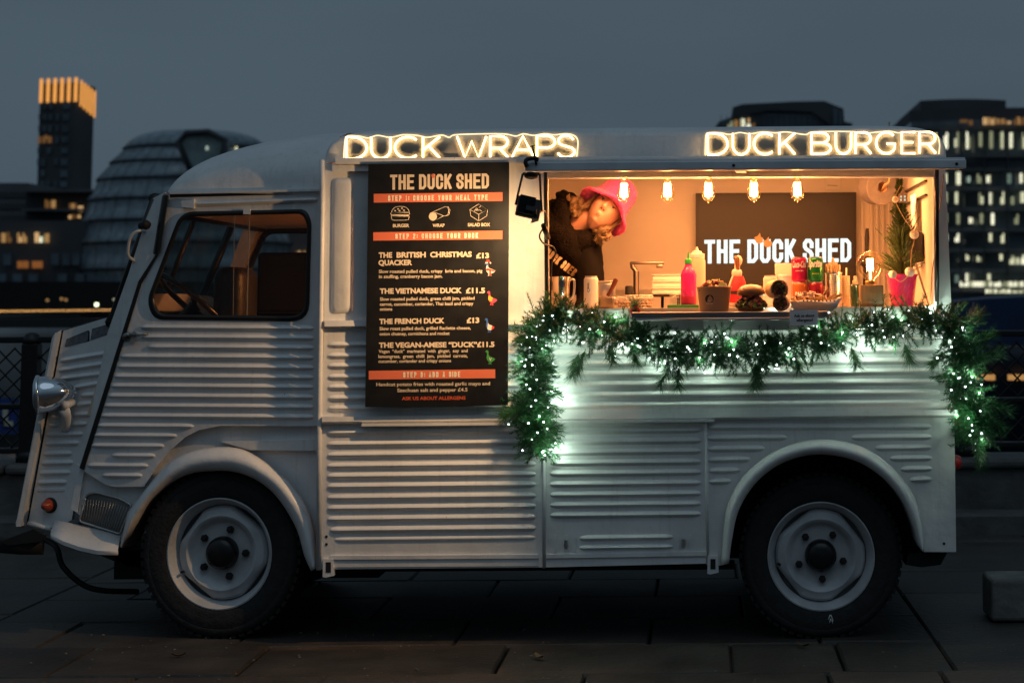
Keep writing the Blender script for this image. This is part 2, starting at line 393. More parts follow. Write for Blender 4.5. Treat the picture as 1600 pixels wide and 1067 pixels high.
b = MB(); b.box((-60, -40, -.25), (60, 4.55, -.045)); kind(b.build('ground', gm), 'structure')
b = MB()
def slab(x0, y0, x1, y1):
    g = .0042; z = random.uniform(-.004, .003); e = [random.uniform(-.003, .003) for _ in range(4)]
    j = lambda: random.uniform(-.003, .003)
    c = [(x0 + g + j(), y0 + g + j()), (x1 - g + j(), y0 + g + j()), (x1 - g + j(), y1 - g + j()), (x0 + g + j(), y1 - g + j())]
    s = .012; cx, cy = (x0 + x1) / 2, (y0 + y1) / 2
    top = [b.v((x + (s if x < cx else -s) * .6, y + (s if y < cy else -s) * .6, z + q)) for (x, y), q in zip(c, e)]
    bot = [b.v((x, y, z - .012)) for x, y in c]; low = [b.v((x, y, -.05)) for x, y in c]
    b.face(top)
    for k in range(4): l = (k + 1) % 4; b.face([bot[k], bot[l], top[l], top[k]]); b.face([low[k], low[l], bot[l], bot[k]])
KY = PG(1085, 1004).y
JX = [-6, -5.1, -4.3, -3.2, -2.45, -1.74, PG(795, 1006).x, PG(1141, 1008).x, PG(1305, 1006).x, .97, 1.9, 2.8, 3.6, 4.5, 5.4, 6.4]
y = KY
rows = [(KY - .62, KY)]
yy = KY - .62
while yy > -4.2: rows.append((yy - .6, yy)); yy -= .6
for r, (ya, yb) in enumerate(rows):
    for a, c in zip(JX, JX[1:]):
        o = 0 if r == 0 else (.35 if r % 2 else .1)
        slab(a + o, ya, c + o, yb)
# darker bay under the van, pale slabs left and right of it run away from the camera
yy = KY; r = 0
while yy < 4.4:
    d = random.choice((.55, .62, .7)); x = -3.1
    xs = [-3.1, -2.3, -1.45, -.65, .2, .97] if r % 2 else [-3.1, -2.7, -1.9, -1.0, -.2, .5, .97]
    for a, c in zip(xs, xs[1:]): slab(a, yy, c, yy + d)
    yy += d; r += 1
for xa in (-3.1 - .9 * i for i in range(1, 7)):
    yy = KY + random.uniform(-.3, 0) * 0
    while yy < 4.4: d = random.uniform(.7, 1.3); slab(xa, yy, xa + .9, yy + d); yy += d
for xa in (.97 + .95 * i for i in range(0, 6)):
    yy = KY
    while yy < 4.4: d = random.uniform(.7, 1.4); slab(xa, yy, xa + .95, yy + d); yy += d
kind(b.build('pavement', SLAB), 'structure')
random.seed(3); b = MB()
for i in range(420):
    x, y_ = random.uniform(-4, 3), random.uniform(KY - 1.6, KY + .5); r = random.uniform(.002, .006); n = random.randint(4, 6); a0 = random.random() * 6
    b.prism([(x + r * math.cos(a0 + 2 * PI * k / n) * random.uniform(.7, 1.2), y_ + r * math.sin(a0 + 2 * PI * k / n), .0005) for k in range(n)], (0, 0, r * .7))
kind(b.build('grit', mat('pale_grit', (.22, .20, .17), .8, var=.5, scale=40)), 'stuff')
lm = [mat('dead_leaf_' + c, k, .7, var=.3, scale=60) for c, k in (('brown', (.10, .055, .025)), ('tan', (.17, .11, .05)))]
for i, (x, y_, lb) in enumerate(((-2.05, KY - .25, 'small brown dead leaf on the front paving below the front wheel'), (-.62, KY - .33, 'curled tan dead leaf on the paving below the menu board'), (.42, KY - .12, 'brown dead leaf beside the joint near the rear wheel'), (1.5, KY + .25, 'tan dead leaf on the paving left of the concrete block'))):
    a = random.random() * 6; b = MB(); L_ = random.uniform(.025, .04); rows_ = []
    for k in range(7):
        u_ = k / 6; wd_ = L_ * .38 * math.sin(PI * min(.98, u_ + .04)) ** .8; c = Vector((x + math.cos(a) * L_ * (u_ - .5) * 2, y_ + math.sin(a) * L_ * (u_ - .5) * 2, .006 + .010 * (u_ - .5) ** 2 * 4)); s_d = Vector((-math.sin(a), math.cos(a), 0))
        rows_.append([c - s_d * wd_ + Vector((0, 0, .005)), c, c + s_d * wd_ + Vector((0, 0, .006))])
    b.loft(rows_, False, False); tag(b.build('dead_leaf', lm[i % 2], None, True), lb, 'leaf', 'dead leaves on the paving')
wm = mat('river_water', (.012, .018, .022), .12, var=.3, scale=.05, bump=.35, bscale=.8)
b = MB(); b.quad((-900, 4.9, -4.2), (900, 4.9, -4.2), (900, 330, -4.2), (-900, 330, -4.2)); kind(b.build('river', wm), 'structure')
b = MB(); b.box((-1500, 300, -4.5), (1500, 1400, -.3)); kind(b.build('far_bank', mat('far_bank_stone', (.03, .03, .03), .8)), 'structure')
# river wall: step, plinth, railing
SW = PG(1550, 836).y
stone = mat('wet_granite', (.10, .10, .095), .6, var=.4, scale=5, bump=.5, bscale=30, rvar=.15)
zc = P(1540, 716, SW + .30).z
t = thing('river_wall', 'low dark granite wall with a step along the river behind the van', 'wall', (0, SW, 0))
b = MB(); x = -9.
while x < 7: L = random.uniform(1.0, 1.5); b.rbox((x + .004, SW, -.04), (x + L - .004, SW + .299, P(1540, 803, SW).z), .015); x += L
b.build('step', stone, t)
b = MB(); x = -9.
while x < 7: L = random.uniform(1.3, 2.0); b.rbox((x + .003, SW + .3, -.04), (x + L - .003, SW + .75, zc - .06), .01); x += L
b.build('wall', stone, t)
b = MB(); x = -9.
while x < 7: L = random.uniform(1.3, 2.0); b.rbox((x + .003, SW + .26, zc - .058), (x + L - .003, SW + .8, zc), .02); x += L
b.build('coping', stone, t)
# railing with lattice
RY = SW + .5
iron = mat('black_painted_iron', (.012, .013, .014), .4, .2, bump=.15)
Z = lambda py: P(1085, py, RY).z
sp = 1 / SC(RY)
t = thing('iron_railing', 'black iron railing with diamond lattice panels on the river wall', 'railing', (0, RY, zc))
zt, zm, zb = Z(524), Z(628), Z(697)
b = MB()
for z0, hh in ((zt, .04), (zm, .035), (zb, .035)): b.rbox((-9, RY - .03, z0 - hh / 2), (7, RY + .03, z0 + hh / 2), .008)
b.build('rail', iron, t)
for z0, z1, nm in ((zm + .02, zt - .05, 'lattice'), (zb + .02, zm - .02, 'lattice')):
    b = MB(); st = .11; H = z1 - z0; x = -9
    while x < 7:
        b.tube([(x, RY - .006, z0), (x + H, RY - .006, z1)], .006, 5, False); b.tube([(x + H, RY + .006, z0), (x, RY + .006, z1)], .006, 5, False); x += st
    b.build(nm, iron, t)
xp0 = P(48, 600, RY).x; dxp = P(1507, 600, RY).x - xp0
for i in range(-1, 3):
    x = xp0 + dxp * i / 2
    b = MB(); b.rbox((x - .05, RY - .05, zc), (x + .05, RY + .05, Z(530)), .008)
    b.lathe([(.05, 0), (.062, .01), (.062, .03), (.05, .045), (.045, .06), (.02, .072), (0, .075)], (x, RY, Z(531)), n=16)
    b.lathe([(.075, 0), (.075, .05), (.055, .07)], (x, RY, zc), n=16)
    b.build('post', iron, t)
# concrete block at the right
y0 = PG(1560, 973).y; x0 = P(1549, 960, y0).x
b = MB(); b.rbox((x0, y0, 0.004), (x0 + 1.1, y0 + .26, .185), .018, seg=3)
for v in b.bm.verts: v.co += Vector((noise.noise(v.co * 7), noise.noise(v.co * 7 + Vector((9, 0, 0))), 0)) * .006
tag(b.build('concrete_block', mat('worn_concrete', (.20, .195, .18), .85, var=.35, scale=6, bump=.8, bscale=25)), 'low worn concrete block on the paving right of the rear wheel', 'block')
# blue covered boat moored beyond the railing
BY = 22.
blue = mat('navy_boat_cover', (.012, .03, .085), .5, var=.25, scale=1.5, bump=.3, bscale=4)
t = thing('moored_boat', 'navy blue covered boat moored beyond the railing on the right', 'boat', P(1560, 560, BY))
b = MB(); b.loft([[P(x, y, BY + dy) for y, dy in ((540, 0), (q, 0), (q - 4, 1.2), (q - 4, 2.6), (q, 3.6), (540, 3.6))] for x, q in ((1440, 482), (1490, 472), (1540, 467), (1620, 463), (1800, 458))])
shade(b.build('cover', blue, t))
b = MB(); b.loft([[P(x, 541, BY - .1), P(x, 570, BY), P(x, 760, BY + .3), P(x, 760, BY + 3.4), P(x, 541, BY + 3.7)] for x in (1440, 1800)]); b.build('hull', mat('navy_hull', (.010, .016, .035), .5), t)
b = MB(); b.pbox(1500, 585, 1555, 594, BY - .14, .03); b.pbox(1575, 585, 1640, 594, BY - .14, .03); b.build('cabin_light', emit('amber_cabin_light', (1, .5, .16), .45, False), t)
t = thing('moored_boat', 'pale hulled river boat with a blue panel seen through the left railing', 'boat', P(40, 640, 16.))
b = MB(); b.loft([[P(x, 512, 16), P(x, 522, 15.9), P(x, 700, 16.4), P(x, 700, 18), P(x, 512, 18)] for x in (-260, -60, 110)])
b.build('hull', mat('grey_hull', (.22, .23, .23), .5, var=.3, scale=.6), t)
b = MB(); b.pbox(-40, 622, 26, 678, 15.85, .05); b.build('panel', mat('blue_sign', (.02, .05, .22), .5), t)
b = MB()
for x0, x1, y0, y1 in ((4, 12, 632, 666), (4, 20, 658, 666)): b.pbox(x0, y0, x1, y1, 15.82, .02)
b.build('panel_mark', mat('cream_mark', (.6, .55, .42), .6), t)
# ------------------------------------------------------------------ far bank buildings
dark = mat('dark_cladding', (.060, .066, .073), .6, var=.3, scale=.05)
dark2 = mat('grey_cladding', (.12, .125, .135), .6, var=.25, scale=.05)
gwin = mat('dusk_window_glass', (.11, .15, .175), .12, var=.5, scale=.15, spec=.8)
warm1 = emit('warm_window', (1, .55, .2), .34, False); warm2 = emit('pale_window', (.95, .95, .62), .75, False); warm3 = emit('cool_window', (.75, .95, .8), .5, False)
gold = emit('gold_crown_light', (1, .42, .10), .95, False); dim = emit('dim_window', (1, .5, .2), .12, False)
GLOW = {warm1: [warm1, emit('warm_window_dim', (1, .48, .16), .13, False), emit('warm_window_bright', (1, .62, .28), .6, False)], warm2: [warm2, emit('pale_window_dim', (.8, .85, .5), .30, False), emit('pale_window_bright', (1, .98, .72), 1.1, False)], warm3: [warm3, emit('cool_window_dim', (.6, .85, .7), .2, False)]}
def winq(b, x0, y0, x1, y1, Y, th=.3): b.pbox(x0, y0, x1, y1, Y, th)
def win(parent, x0, y0, x1, y1, Y, m, nm='window'):
    if m in (warm1, warm2, warm3) and x1 - x0 > 5:
        n = max(2, round((x1 - x0) / 3.6)); o = None
        for i in range(n):
            b = MB(); a = x0 + (x1 - x0) * i / n; c = x0 + (x1 - x0) * (i + .82) / n; b.pbox(a, y0 + (random.random() < .3) * (y1 - y0) * random.uniform(.2, .5), c, y1, Y - .25, .2); o = b.build(nm, random.choice(GLOW[m]), parent)
        return o
    b = MB(); b.pbox(x0, y0, x1, y1, Y - .25, .2); return b.build(nm, random.choice(GLOW[m]) if m in GLOW else m, parent)
# the tower with the lit crown
TY = 420.
t = thing('tower_block', 'tall dark tower with a crown of glowing golden slats on the far left', 'building', P(100, 480, TY))
A0, A1, A2 = P(57.5, 160, TY).x, P(119, 160, TY).x, P(147, 160, TY + 10).x
top, mid, bot = P(100, 122, TY).z, P(100, 158, TY).z, P(100, 492, TY).z
foot = [(A0, TY + 2), (A1, TY), (A2, TY + 10), (A0 + 4, TY + 16)]
b = MB(); b.prism([(x, y, bot) for x, y in foot], (0, 0, mid - bot)); b.build('wall', dark, t)
b = MB(); b.prism([(x * .985 + A1 * .015, y + .6, mid + .01) for x, y in foot], (0, 0, top - mid - 1)); b.build('crown', dark, t)
def slat(p, q, k, n, lo, hi, hw):
    c = Vector(p).lerp(Vector(q), k / (n - 1)); d = (Vector(q) - Vector(p)).normalized(); nn = Vector((d.y, -d.x)) * .5; d *= hw; c += nn
    b = MB(); b.prism([(c.x - d.x, c.y - d.y, lo), (c.x + d.x, c.y + d.y, lo), (c.x + d.x, c.y + d.y, hi), (c.x - d.x, c.y - d.y, hi)], (-nn.x * .7, -nn.y * .7, 0)); b.build('lit_slat', gold, t)
for k in range(6): slat((A0 + .4, TY + 2), (A1, TY), k, 6, mid - .2, top, .32)
for k in range(1, 6): slat((A1, TY), (A2 - .2, TY + 10), k, 6, mid - .6 - k * .45, top - .4 * k, .22)
for r in range(11):
    yy = 161 + r * 17.5
    for xa, xb in ((61, 66.5), (68, 74), (76, 83), (88, 94), (98, 110)):
        if random.random() < .86:
            Y = TY + 2 - 2 * (xa - 57) / 62; lean = -(yy - 160) * .036; win(t, xa + lean, yy, xb - .8 + lean, yy + 10 + random.uniform(-1, 1), Y - .3, dim if (r == 3 and xa < 80) else gwin)
win(t, 70, 211, 77, 217, TY + 1.2, warm1)
# egg shaped glass hall
HY = 340.
t = thing('glass_hall', 'rounded dark glass building of stacked leaning rings behind the cab', 'building', P(290, 480, HY))
prof = [(204.5, 306, 6), (205.5, 306, 40), (208, 306, 66), (212, 306.5, 82), (216, 307, 92), (224, 306, 104), (233, 303, 107), (236, 302, 104), (247, 299, 112), (255, 297, 120), (259, 295, 117), (274, 292, 128), (282, 291, 135), (286, 290, 132), (305, 290, 140), (313, 290, 148), (317, 290, 145), (338, 290, 150), (346, 290, 157), (350, 290, 154), (372, 290, 158), (380, 290, 164), (384, 290, 161), (410, 290, 161), (420, 290, 166), (424, 290, 163), (455, 291, 160), (500, 292, 158)]
def ring(y, c, r, n=72, dr=0):
    o = P(c, y, HY); R = r / SC(HY) + dr
    return [o + Vector((R * math.cos(2 * PI * k / n), R * .9 * math.sin(2 * PI * k / n), 0)) for k in range(n)]
hg = bpy.data.materials.new('hall_glass'); hg.use_nodes = True
N = hg.node_tree.nodes; L = hg.node_tree.links; pb = N['Principled BSDF']; pb.inputs['Roughness'].default_value = .22; pb.inputs['Specular IOR Level'].default_value = .7
tcn = N.new('ShaderNodeTexCoord'); mpn = N.new('ShaderNodeMapping'); mpn.inputs['Scale'].default_value = (.35, .35, .35); L.new(tcn.outputs['Object'], mpn.inputs[0])
vn = N.new('ShaderNodeTexNoise'); vn.inputs['Scale'].default_value = 2.2; vn.inputs['Detail'].default_value = 6; L.new(mpn.outputs[0], vn.inputs[0])
rn = N.new('ShaderNodeValToRGB'); rn.color_ramp.elements[0].color = (.17, .22, .25, 1); rn.color_ramp.elements[1].color = (.30, .37, .42, 1); rn.color_ramp.elements[0].position = .35; rn.color_ramp.elements[1].position = .7
L.new(vn.outputs['Fac'], rn.inputs[0]); L.new(rn.outputs[0], pb.inputs['Base Color'])
b = MB(); b.loft([ring(*q) for q in prof]); b.build('glass_shell', hg, t, True)
for i in (7, 10, 13, 16, 19, 22, 25):
    y, c, r = prof[i]; b = MB(); b.loft([ring(y - 3, c, r + 3.5), ring(y - 1.4, c, r + 3.5), ring(y - .5, c, r + 1), ring(y - 3, c, r)], True, False); b.build('sun_louvre', dark, t)
b = MB()
for i in range(4, 24):
    pass
for k in range(0, 72, 2):
    path = [ring(q[0], q[1], q[2], dr=.06)[k] for q in prof[6:]]
    b.tube(path, .05, 4, False)
b.build('mullion', dark, t)
b = MB(); b.prism([P(*q, HY - 18.5) for q in ((279, 222), (291, 209), (326, 207), (352, 219), (353, 228), (340, 270), (300, 270))], (0, 2.5, 0)); b.build('facet_window', mat('facet_glass', (.24, .32, .33), .2, var=.3, scale=.4), t)
b = MB()
fw = [P(*q, HY - 18.8) for q in ((300, 272), (278, 222), (291, 208), (326, 206), (353, 219), (341, 272))]
b.tube(fw, .55, 6); b.build('facet_frame', dark, t)
for x, y, mm in ((323, 232, warm3), (369, 233, warm2)):
    b = MB(); b.pbox(x - 1.6, y - 3.5, x + 1.6, y + 2.5, HY - 19.4 if x < 360 else HY - 8, .3); b.build('lamp', mm, t)
# dark blocks at the left edge
def block(label, x0, x1, yt, Y, m, dep=30, nm='office_block', yb=492):
    t = thing(nm, label, 'building', P((x0 + x1) / 2, yb, Y)); b = MB()
    b.prism([P(x0, yb, Y), P(x1, yb, Y), P(x1, yt, Y), P(x0, yt, Y)], (0, dep, 0)); b.build('wall', m, t); return t
t = block('dark flat roofed block left of the slatted tower', -60, 43, 286, 380, dark2)
for y in (300, 318, 336): win(t, -60, y, 42, y + 9, 380, dark, 'window_band')
t = block('dark low block between the slatted tower and the glass rings', 40, 158, 300, 372, dark)
for y in (296, 326): b = MB(); b.pbox(34, y, 150, y + 4, 369, 3); b.build('balcony', dark2, t)
for q in ((70, 312, 78, 325), (80, 313, 87, 325), (108, 318, 120, 326), (122, 322, 130, 331), (107, 335, 116, 342), (118, 336, 126, 341)): win(t, *q, 371, warm1)
t = block('long dark riverside block with a row of lit windows', -70, 150, 345, 330, dark)
for x in (2, 11, 27, 35, 54, 62, 70): win(t, x, 364 + random.uniform(-1, 1), x + 7, 379, 329, warm1 if x != 62 else warm2)
for x in (27, 36, 50, 58): win(t, x, 408, x + 8, 419, 329, emit('orange_window', (1, .36, .1), .2, False))
for x in (5, 80, 97, 112, 128): win(t, x, 396, x + 12, 414, 329, gwin)
for x in (-30, -5, 20, 45, 90, 118): win(t, x, 428, x + 14, 446, 329, gwin)
t = block('dark trees and terraces line behind the far promenade', -120, 330, 440, 322, mat('dark_terrace', (.012, .013, .013), .9), nm='terrace_block')
t = block('dark riverside block seen only through the cab windows', 395, 640, 352, 380, dark2)
for q in ((462, 392, 470, 402), (474, 392, 482, 402), (440, 420, 448, 430)): win(t, *q, 379, warm1)
# promenade string of lamps, each bulb of the nearer part its own lamp
tl = thing('festoon_lights', 'long string of small amber lamps along the far promenade', 'string lights', P(90, 490, 310))
b = MB(); b.tube([P(-30, 483, 310), P(240, 480.5, 310)], .05, 5); b.build('cable', BLACKM, tl)
b0 = MB(); b0.ball(P(0, 486.5, 310), .11, 5); am = emit('amber_bulb', (1, .5, .15), 2.6, False)
fb = b0.build('bulb', am, tl)
for i in range(1, 58):
    o = fb.copy(); C.objects.link(o); o.parent = tl; o.matrix_parent_inverse = fb.matrix_parent_inverse; o.location = P(i * 4.2 - 20, 486.5 - i * .045, 310) - P(0, 486.5, 310)
for i, (x, y, mm, s, lb) in enumerate(((74, 469, warm1, .25, 'small amber lamp at far left above the lamp string'), (96, 467, warm1, .25, 'amber lamp left of its twin above the far lamp string'), (103, 468.5, warm1, .25, 'amber lamp right of its twin above the far lamp string'), (151, 476, emit('white_lamp', (.9, 1, .6), 3.0, False), .34, 'bright white lamp above the far lamp string'), (178, 468, warm2, .15, 'faint lamp nearest the windscreen on the far bank'))):
    t = thing('street_lamp', lb, 'lamp', P(x, 492, 308), 'lamps on the far promenade')
    b = MB(); b.tube([P(x, 492, 308), P(x, y, 308)], .08, 6); b.build('pole', BLACKM, t)
    b = MB(); b.ball(P(x, y, 307.8), s, 6); b.build('lantern', mm, t)
t = thing('river_kiosk', 'brightly lit kiosk edge seen just above the bonnet', 'kiosk', P(185, 500, 300))
b = MB(); b.panel([(171, 498), (188, 494), (189, 490), (180, 491)], 300, 2); b.build('lit_roof', emit('kiosk_white', (.75, 1, .8), 1.6, False), t)
b = MB(); b.panel([(165, 506), (200, 506), (195, 499), (168, 499)], 300.5, 2); b.build('wall', dark, t)
# right hand office buildings
def lit_rows(t, x0, x1, rows, Y, st=17.5):
    for y0, y1, pr, mm in rows:
        x = x0
        while x < x1:
            if random.random() < pr:
                wd = random.uniform(4, 7.5); win(t, x, y0 + random.uniform(-1, 2), x + wd, y1 + random.uniform(-2, 2), Y, random.choice(mm), 'lit_window')
            x += st * random.uniform(.85, 1.15)
Y = 330.
t = thing('office_block', 'curved glass office block with rows of pale lit windows right of the van', 'building', P(1540, 480, Y))
def arcs(x0, x1, yt, yl, Y, m, nm, bul=14, yb=490, inset=0):
    n = 14; fr = []
    for i in range(n + 1):
        u = i / n; x = x0 + (x1 - x0) * u; fr.append(P(x, yb, Y - bul * math.sin(PI * min(1, u * .75 + .1)) + bul * .35 + inset))
    zt = P((x0 + x1) / 2, yt, Y).z; b = MB()
    b.prism(fr + [fr[-1] + Vector((0, 40, 0)), fr[0] + Vector((0, 40, 0))], (0, 0, zt - fr[0].z)); return shade(b.build(nm, m, t), 30)
arcs(1429, 1760, 190, 190, Y, gwin, 'wall', 8)
arcs(1428, 1780, 172, 172, Y + 3, dark, 'roof_storey', 8)
arcs(1445, 1580, 157, 157, Y + 12, dark, 'plant_room', 4)
for y in (197, 240, 262, 292, 324, 356, 388, 420, 450): 
    b = MB(); b.pbox(1424, y, 1760, y + 6, Y - 7, 2); b.build('floor_slab', dark2 if y != 262 else dark, t)
for x in range(1430, 1740, 36):
    b = MB(); b.pbox(x, 200, x + 1.6, 490, Y - 7.2, 1.5); b.build('column', dark, t)
lit_rows(t, 1475, 1640, [(206, 231, .85, [warm2]), (270, 287, .8, [warm2, warm3]), (300, 318, .9, [warm2]), (334, 350, .75, [warm2]), (365, 378, .75, [warm2]), (398, 408, .8, [warm2]), (428, 440, .4, [warm2, warm3])], Y - 7.4)
for q in ((1536, 184, 1556, 195), (1558, 186, 1580, 194), (1584, 183, 1640, 195)): win(t, *q, Y - 7.4, warm1, 'lit_window')
for q in ((1500, 187, 1512, 192), (1514, 188, 1520, 196)): win(t, *q, Y - 7.4, dim, 'lit_window')
for q in ((1578, 403, 1640, 413), (1500, 440, 1600, 448), (1540, 452, 1640, 458)): win(t, *q, Y - 7.5, warm2, 'lit_window')
t = thing('office_block', 'round shouldered office block rising over the van roof between the two neon signs', 'building', P(1220, 480, 350))
Y = 350.
def prof_block(pts, Y, dep, m, nm):
    b = MB(); b.prism([P(x, y, Y) for x, y in pts], (0, dep, 0)); return b.build(nm, m, t)
prof_block([(1118, 490), (1118, 197), (1124, 190), (1146, 182), (1200, 176), (1270, 178), (1296, 195), (1332, 198), (1332, 490)], Y, 30, gwin, 'wall')
prof_block([(1145, 184), (1145, 168), (1160, 163), (1240, 159), (1288, 158), (1300, 163), (1318, 170), (1320, 200), (1300, 200), (1290, 190), (1268, 175), (1200, 173)], Y - 1, 26, dark, 'roof')
prof_block([(1318, 190), (1332, 193), (1332, 490), (1318, 490)], Y - 1.5, 20, dark, 'end_wall')
for x in range(1126, 1316, 9):
    b = MB(); b.pbox(x, 181, x + .9, 400, Y - .5, .4); b.build('mullion', dark, t)
for q in ((1137, 190, 1146, 200), (1148, 188, 1156, 200), (1158, 186, 1164, 199), (1166, 185, 1172, 192), (1167, 194, 1173, 200), (1175, 193, 1180, 199)): win(t, *q, Y - .5, warm1 if q[0] % 3 else warm2, 'lit_window')
for q in ((1302, 170, 1309, 196), (1311, 173, 1316, 196)): win(t, *q, Y - 1.6, gwin)
# ------------------------------------------------------------------ the van
random.seed(5)
def YC(x): return .055 + (500 - x) * .00070           # the cab narrows towards its nose
van = thing('food_truck', 'white corrugated vintage food van with a lit serving hatch', 'food van', P(900, 1000, .9) * 1.0)
van.location.z = 0
inside = mat('cab_cream_paint', (.72, .60, .46), .5, var=.1)
blackp = mat('matt_black_paint', (.012, .012, .012), .7)
seal = mat('seal_rubber', (.014, .013, .012), .35, bump=.1)
W = 1.98
# --- box body, near side
XL, XR = P(508, 500, 0).x, P(1487, 500, 0).x
def shp(o, a=40): return shade(o, a)
b = MB()
b.panel([(508, 256), (579, 255), (856, 252), (858, 500), (835, 512), (506, 515)], 0, .03)
b.pbox(579, 262, 582, 500, -.003, .006); b.pbox(818, 262, 820, 494, -.003, .006); b.pbox(834, 262, 836, 494, -.002, .006)
b.rib(538, 490, 538.5, 490, 0) if False else None
o = shp(b.build('upper_side_panel', PAINT, van))
# raised pillar pressing
b = MB(); o0 = rpoly([(519, 278), (553, 277), (552, 489), (517, 491)], 9); o1 = rpoly([(524, 284), (547, 283), (546, 482), (522, 484)], 8)
b.loft([[P(x, y, .0005) for x, y in o0], [P(x, y, -.008) for x, y in rpoly([(521, 280), (551, 279), (550, 487), (519, 489)], 9)], [P(x, y, -.014) for x, y in o1]]); shp(b.build('pillar_pressing', PAINT, van), 60)
# left middle ribbed panel
b = MB(); b.panel([(506, 515), (835, 512), (848, 648), (503, 652)], 0, .03)
for y in (539, 556, 572, 589, 605, 622, 638): b.rib(512, y, 842, y - 3.5)
shp(b.build('ribbed_side_panel', PAINT, van))
b = MB(); b.panel([(835, 512), (858, 500), (858, 484), (1459, 479), (1487, 486), (1491, 641), (848, 648)], 0, .03)
for y in (517, 533, 550, 566.5, 583, 599.5, 616, 632): b.rib(856, y + 2, 1469, y - 3.2, hw=6.4, h=.012)
shp(b.build('counter_panel', PAINT, van))
# lower panels
b = MB(); b.panel([(503, 652), (848, 648), (849, 886), (500, 889)], 0, .03)
for y in (676, 694, 711, 728, 744, 760, 777.5, 794, 811): b.rib(511, y, 838, y - 3.6, hw=6.2)
b.rib(515, 828, 838, 824.5, hw=6.5); b.rib(522, 843, 838, 839.5, hw=5, h=.008)
b.panel([(516, 868), (842, 866), (842, 872), (516, 874)], -.010, .012); b.panel([(516, 874), (842, 872), (842, 884), (516, 886)], -.004, .012)
shp(b.build('lower_side_panel', PAINT, van))
b = MB(); b.panel([(852, 648), (1101, 646), (1105, 880), (853, 886)], -.001, .03)
for y in (673, 689.5, 706, 722.5, 739, 755.5, 772, 788, 804): b.rib(859, y + 1, 1096, y - 1.5, hw=6, Y=-.001)
b.rib(905, 840.5, 1052, 838.5, hw=5.5, Y=-.001); b.rib(905, 855.5, 1052, 853.5, hw=5, Y=-.001)
b.panel([(853, 866), (1104, 861), (1104, 868), (853, 872)], -.008, .01)
for x in (866, 884, 897, 1058, 1078): b.pbox(x, 836, x + 2.5, 862, -.006, .008)
shp(b.build('lower_door_panel', PAINT, van))
b = MB(); b.tube([P(850, 650, -.002), P(850, 887, -.002)], .007, 8); b.tube([P(1103, 652, -.002), P(1106, 882, -.002)], .007, 8); b.build('panel_joint', PAINT, van, True)
for x, y in ((884, 850), (1068, 848)):
    b = MB(); b.pbox(x - 2.5, y - 6, x + 2.5, y + 6, -.011, .008); b.build('latch', STEEL, van)
# rear quarter with the wheel arch cut out
ao = [(1126, 883), (1131, 822), (1137, 788), (1158, 748), (1191, 717), (1228, 697), (1269, 687), (1309, 688), (1350, 699), (1384, 721), (1411, 748), (1431, 781), (1441, 822), (1444, 862)]
ai = [(1139, 880), (1144, 842), (1154, 798), (1178, 758), (1212, 729), (1249, 714), (1282, 710), (1316, 714), (1350, 726), (1384, 751), (1411, 785), (1428, 825), (1434, 848), (1440, 860)]
AO = spline(ao, 5); AI = spline(ai, 5)
b = MB(); b.panel([(1101, 646), (1491, 641), (1494, 862)] + [(q.x, q.y) for q in AO[::-1]] + [(1106, 884)], 0, .03)
for x0, x1, y in ((1106, 1456, 667), (1105, 1230, 684), (1106, 1195, 701), (1106, 1173, 718), (1107, 1157, 735), (1107, 1143, 752), (1330, 1456, 683), (1367, 1456, 699.5), (1390, 1457, 716), (1407, 1457, 732.5), (1421, 1457, 749)):
    b.rib(x0, y + .4, x1, y - .6, hw=6)
shp(b.build('rear_quarter_panel', PAINT, van))
def fender(AO, AI, Yf, bulge, inner=.16, nm='wheel_arch'):
    b = MB(); rows = []
    for o, i in zip(AO, AI):
        row = []
        for k in range(9):
            u = k / 8; q = o.lerp(i, u); Y = Yf(q.x) - bulge * math.sin(PI * min(1, .08 + u * .74)) ** .8
            row.append(P(q.x, q.y, Y))
        q = row[-1].copy(); q.y += .012; row.append(q); q = q.copy(); q.y = Yf(i.x) + inner; row.append(q)
        rows.append(row)
    b.loft(rows, False, False); o = b.build(nm, PAINT, van, True)
    s = o.modifiers.new('t', 'SOLIDIFY'); s.thickness = .002; return o
fender(AO, AI, lambda x: 0, .062)
# mouldings
b = MB(); b.prism([P(503, 651, 0), P(503, 651, -.028), P(503, 659, -.03), P(503, 662, -.02), P(503, 663, 0)], P(1491, 640, 0) - P(503, 651, 0)); shp(b.build('waist_moulding', PAINT, van))
b = MB(); b.panel([(565, 661.5), (789, 659.5), (789, 664), (565, 666)], -.036, .016); b.panel([(848, 657), (1116, 655), (1116, 659), (848, 661)], -.036, .016); b.build('runner_rail', PAINT, van)
b = MB(); b.prism([P(507, 501, 0), P(507, 501, -.024), P(507, 510, -.028), P(507, 512, 0)], P(858, 497.5, 0) - P(507, 501, 0)); b.build('belt_moulding', PAINT, van)
b = MB(); b.tube([P(503, 250, -.004), P(504, 300, -.008), P(501, 520, -.008), P(499, 660, -.008), P(498, 890, -.008)], .011, 10); b.build('corner_bead', PAINT, van, True)
for x, y in ((513, 889), (1114, 884)):
    b = MB(); b.panel([(x - 8, y - 16), (x + 8, y - 16), (x + 9, y + 10), (x - 4, y + 13), (x - 9, y + 12)], -.012, .03)
    jb = b.build('jack_bracket', PAINT, van); b = MB(); b.panel([(x - 4, y - 11), (x + 4, y - 11), (x + 4, y + 5), (x - 4, y + 5)], -.0135, .003); b.build('bracket_hole', blackp, jb)
b = MB()
for x, y in ((510, 838), (510, 850), (1475, 849)): b.panel([(x + 2.2 * math.cos(k), y + 2.2 * math.sin(k)) for k in (0, .8, 1.6, 2.4, 3.2, 4, 4.8, 5.6)], -.0022, .001)
b.build('bolt_hole', blackp, van)
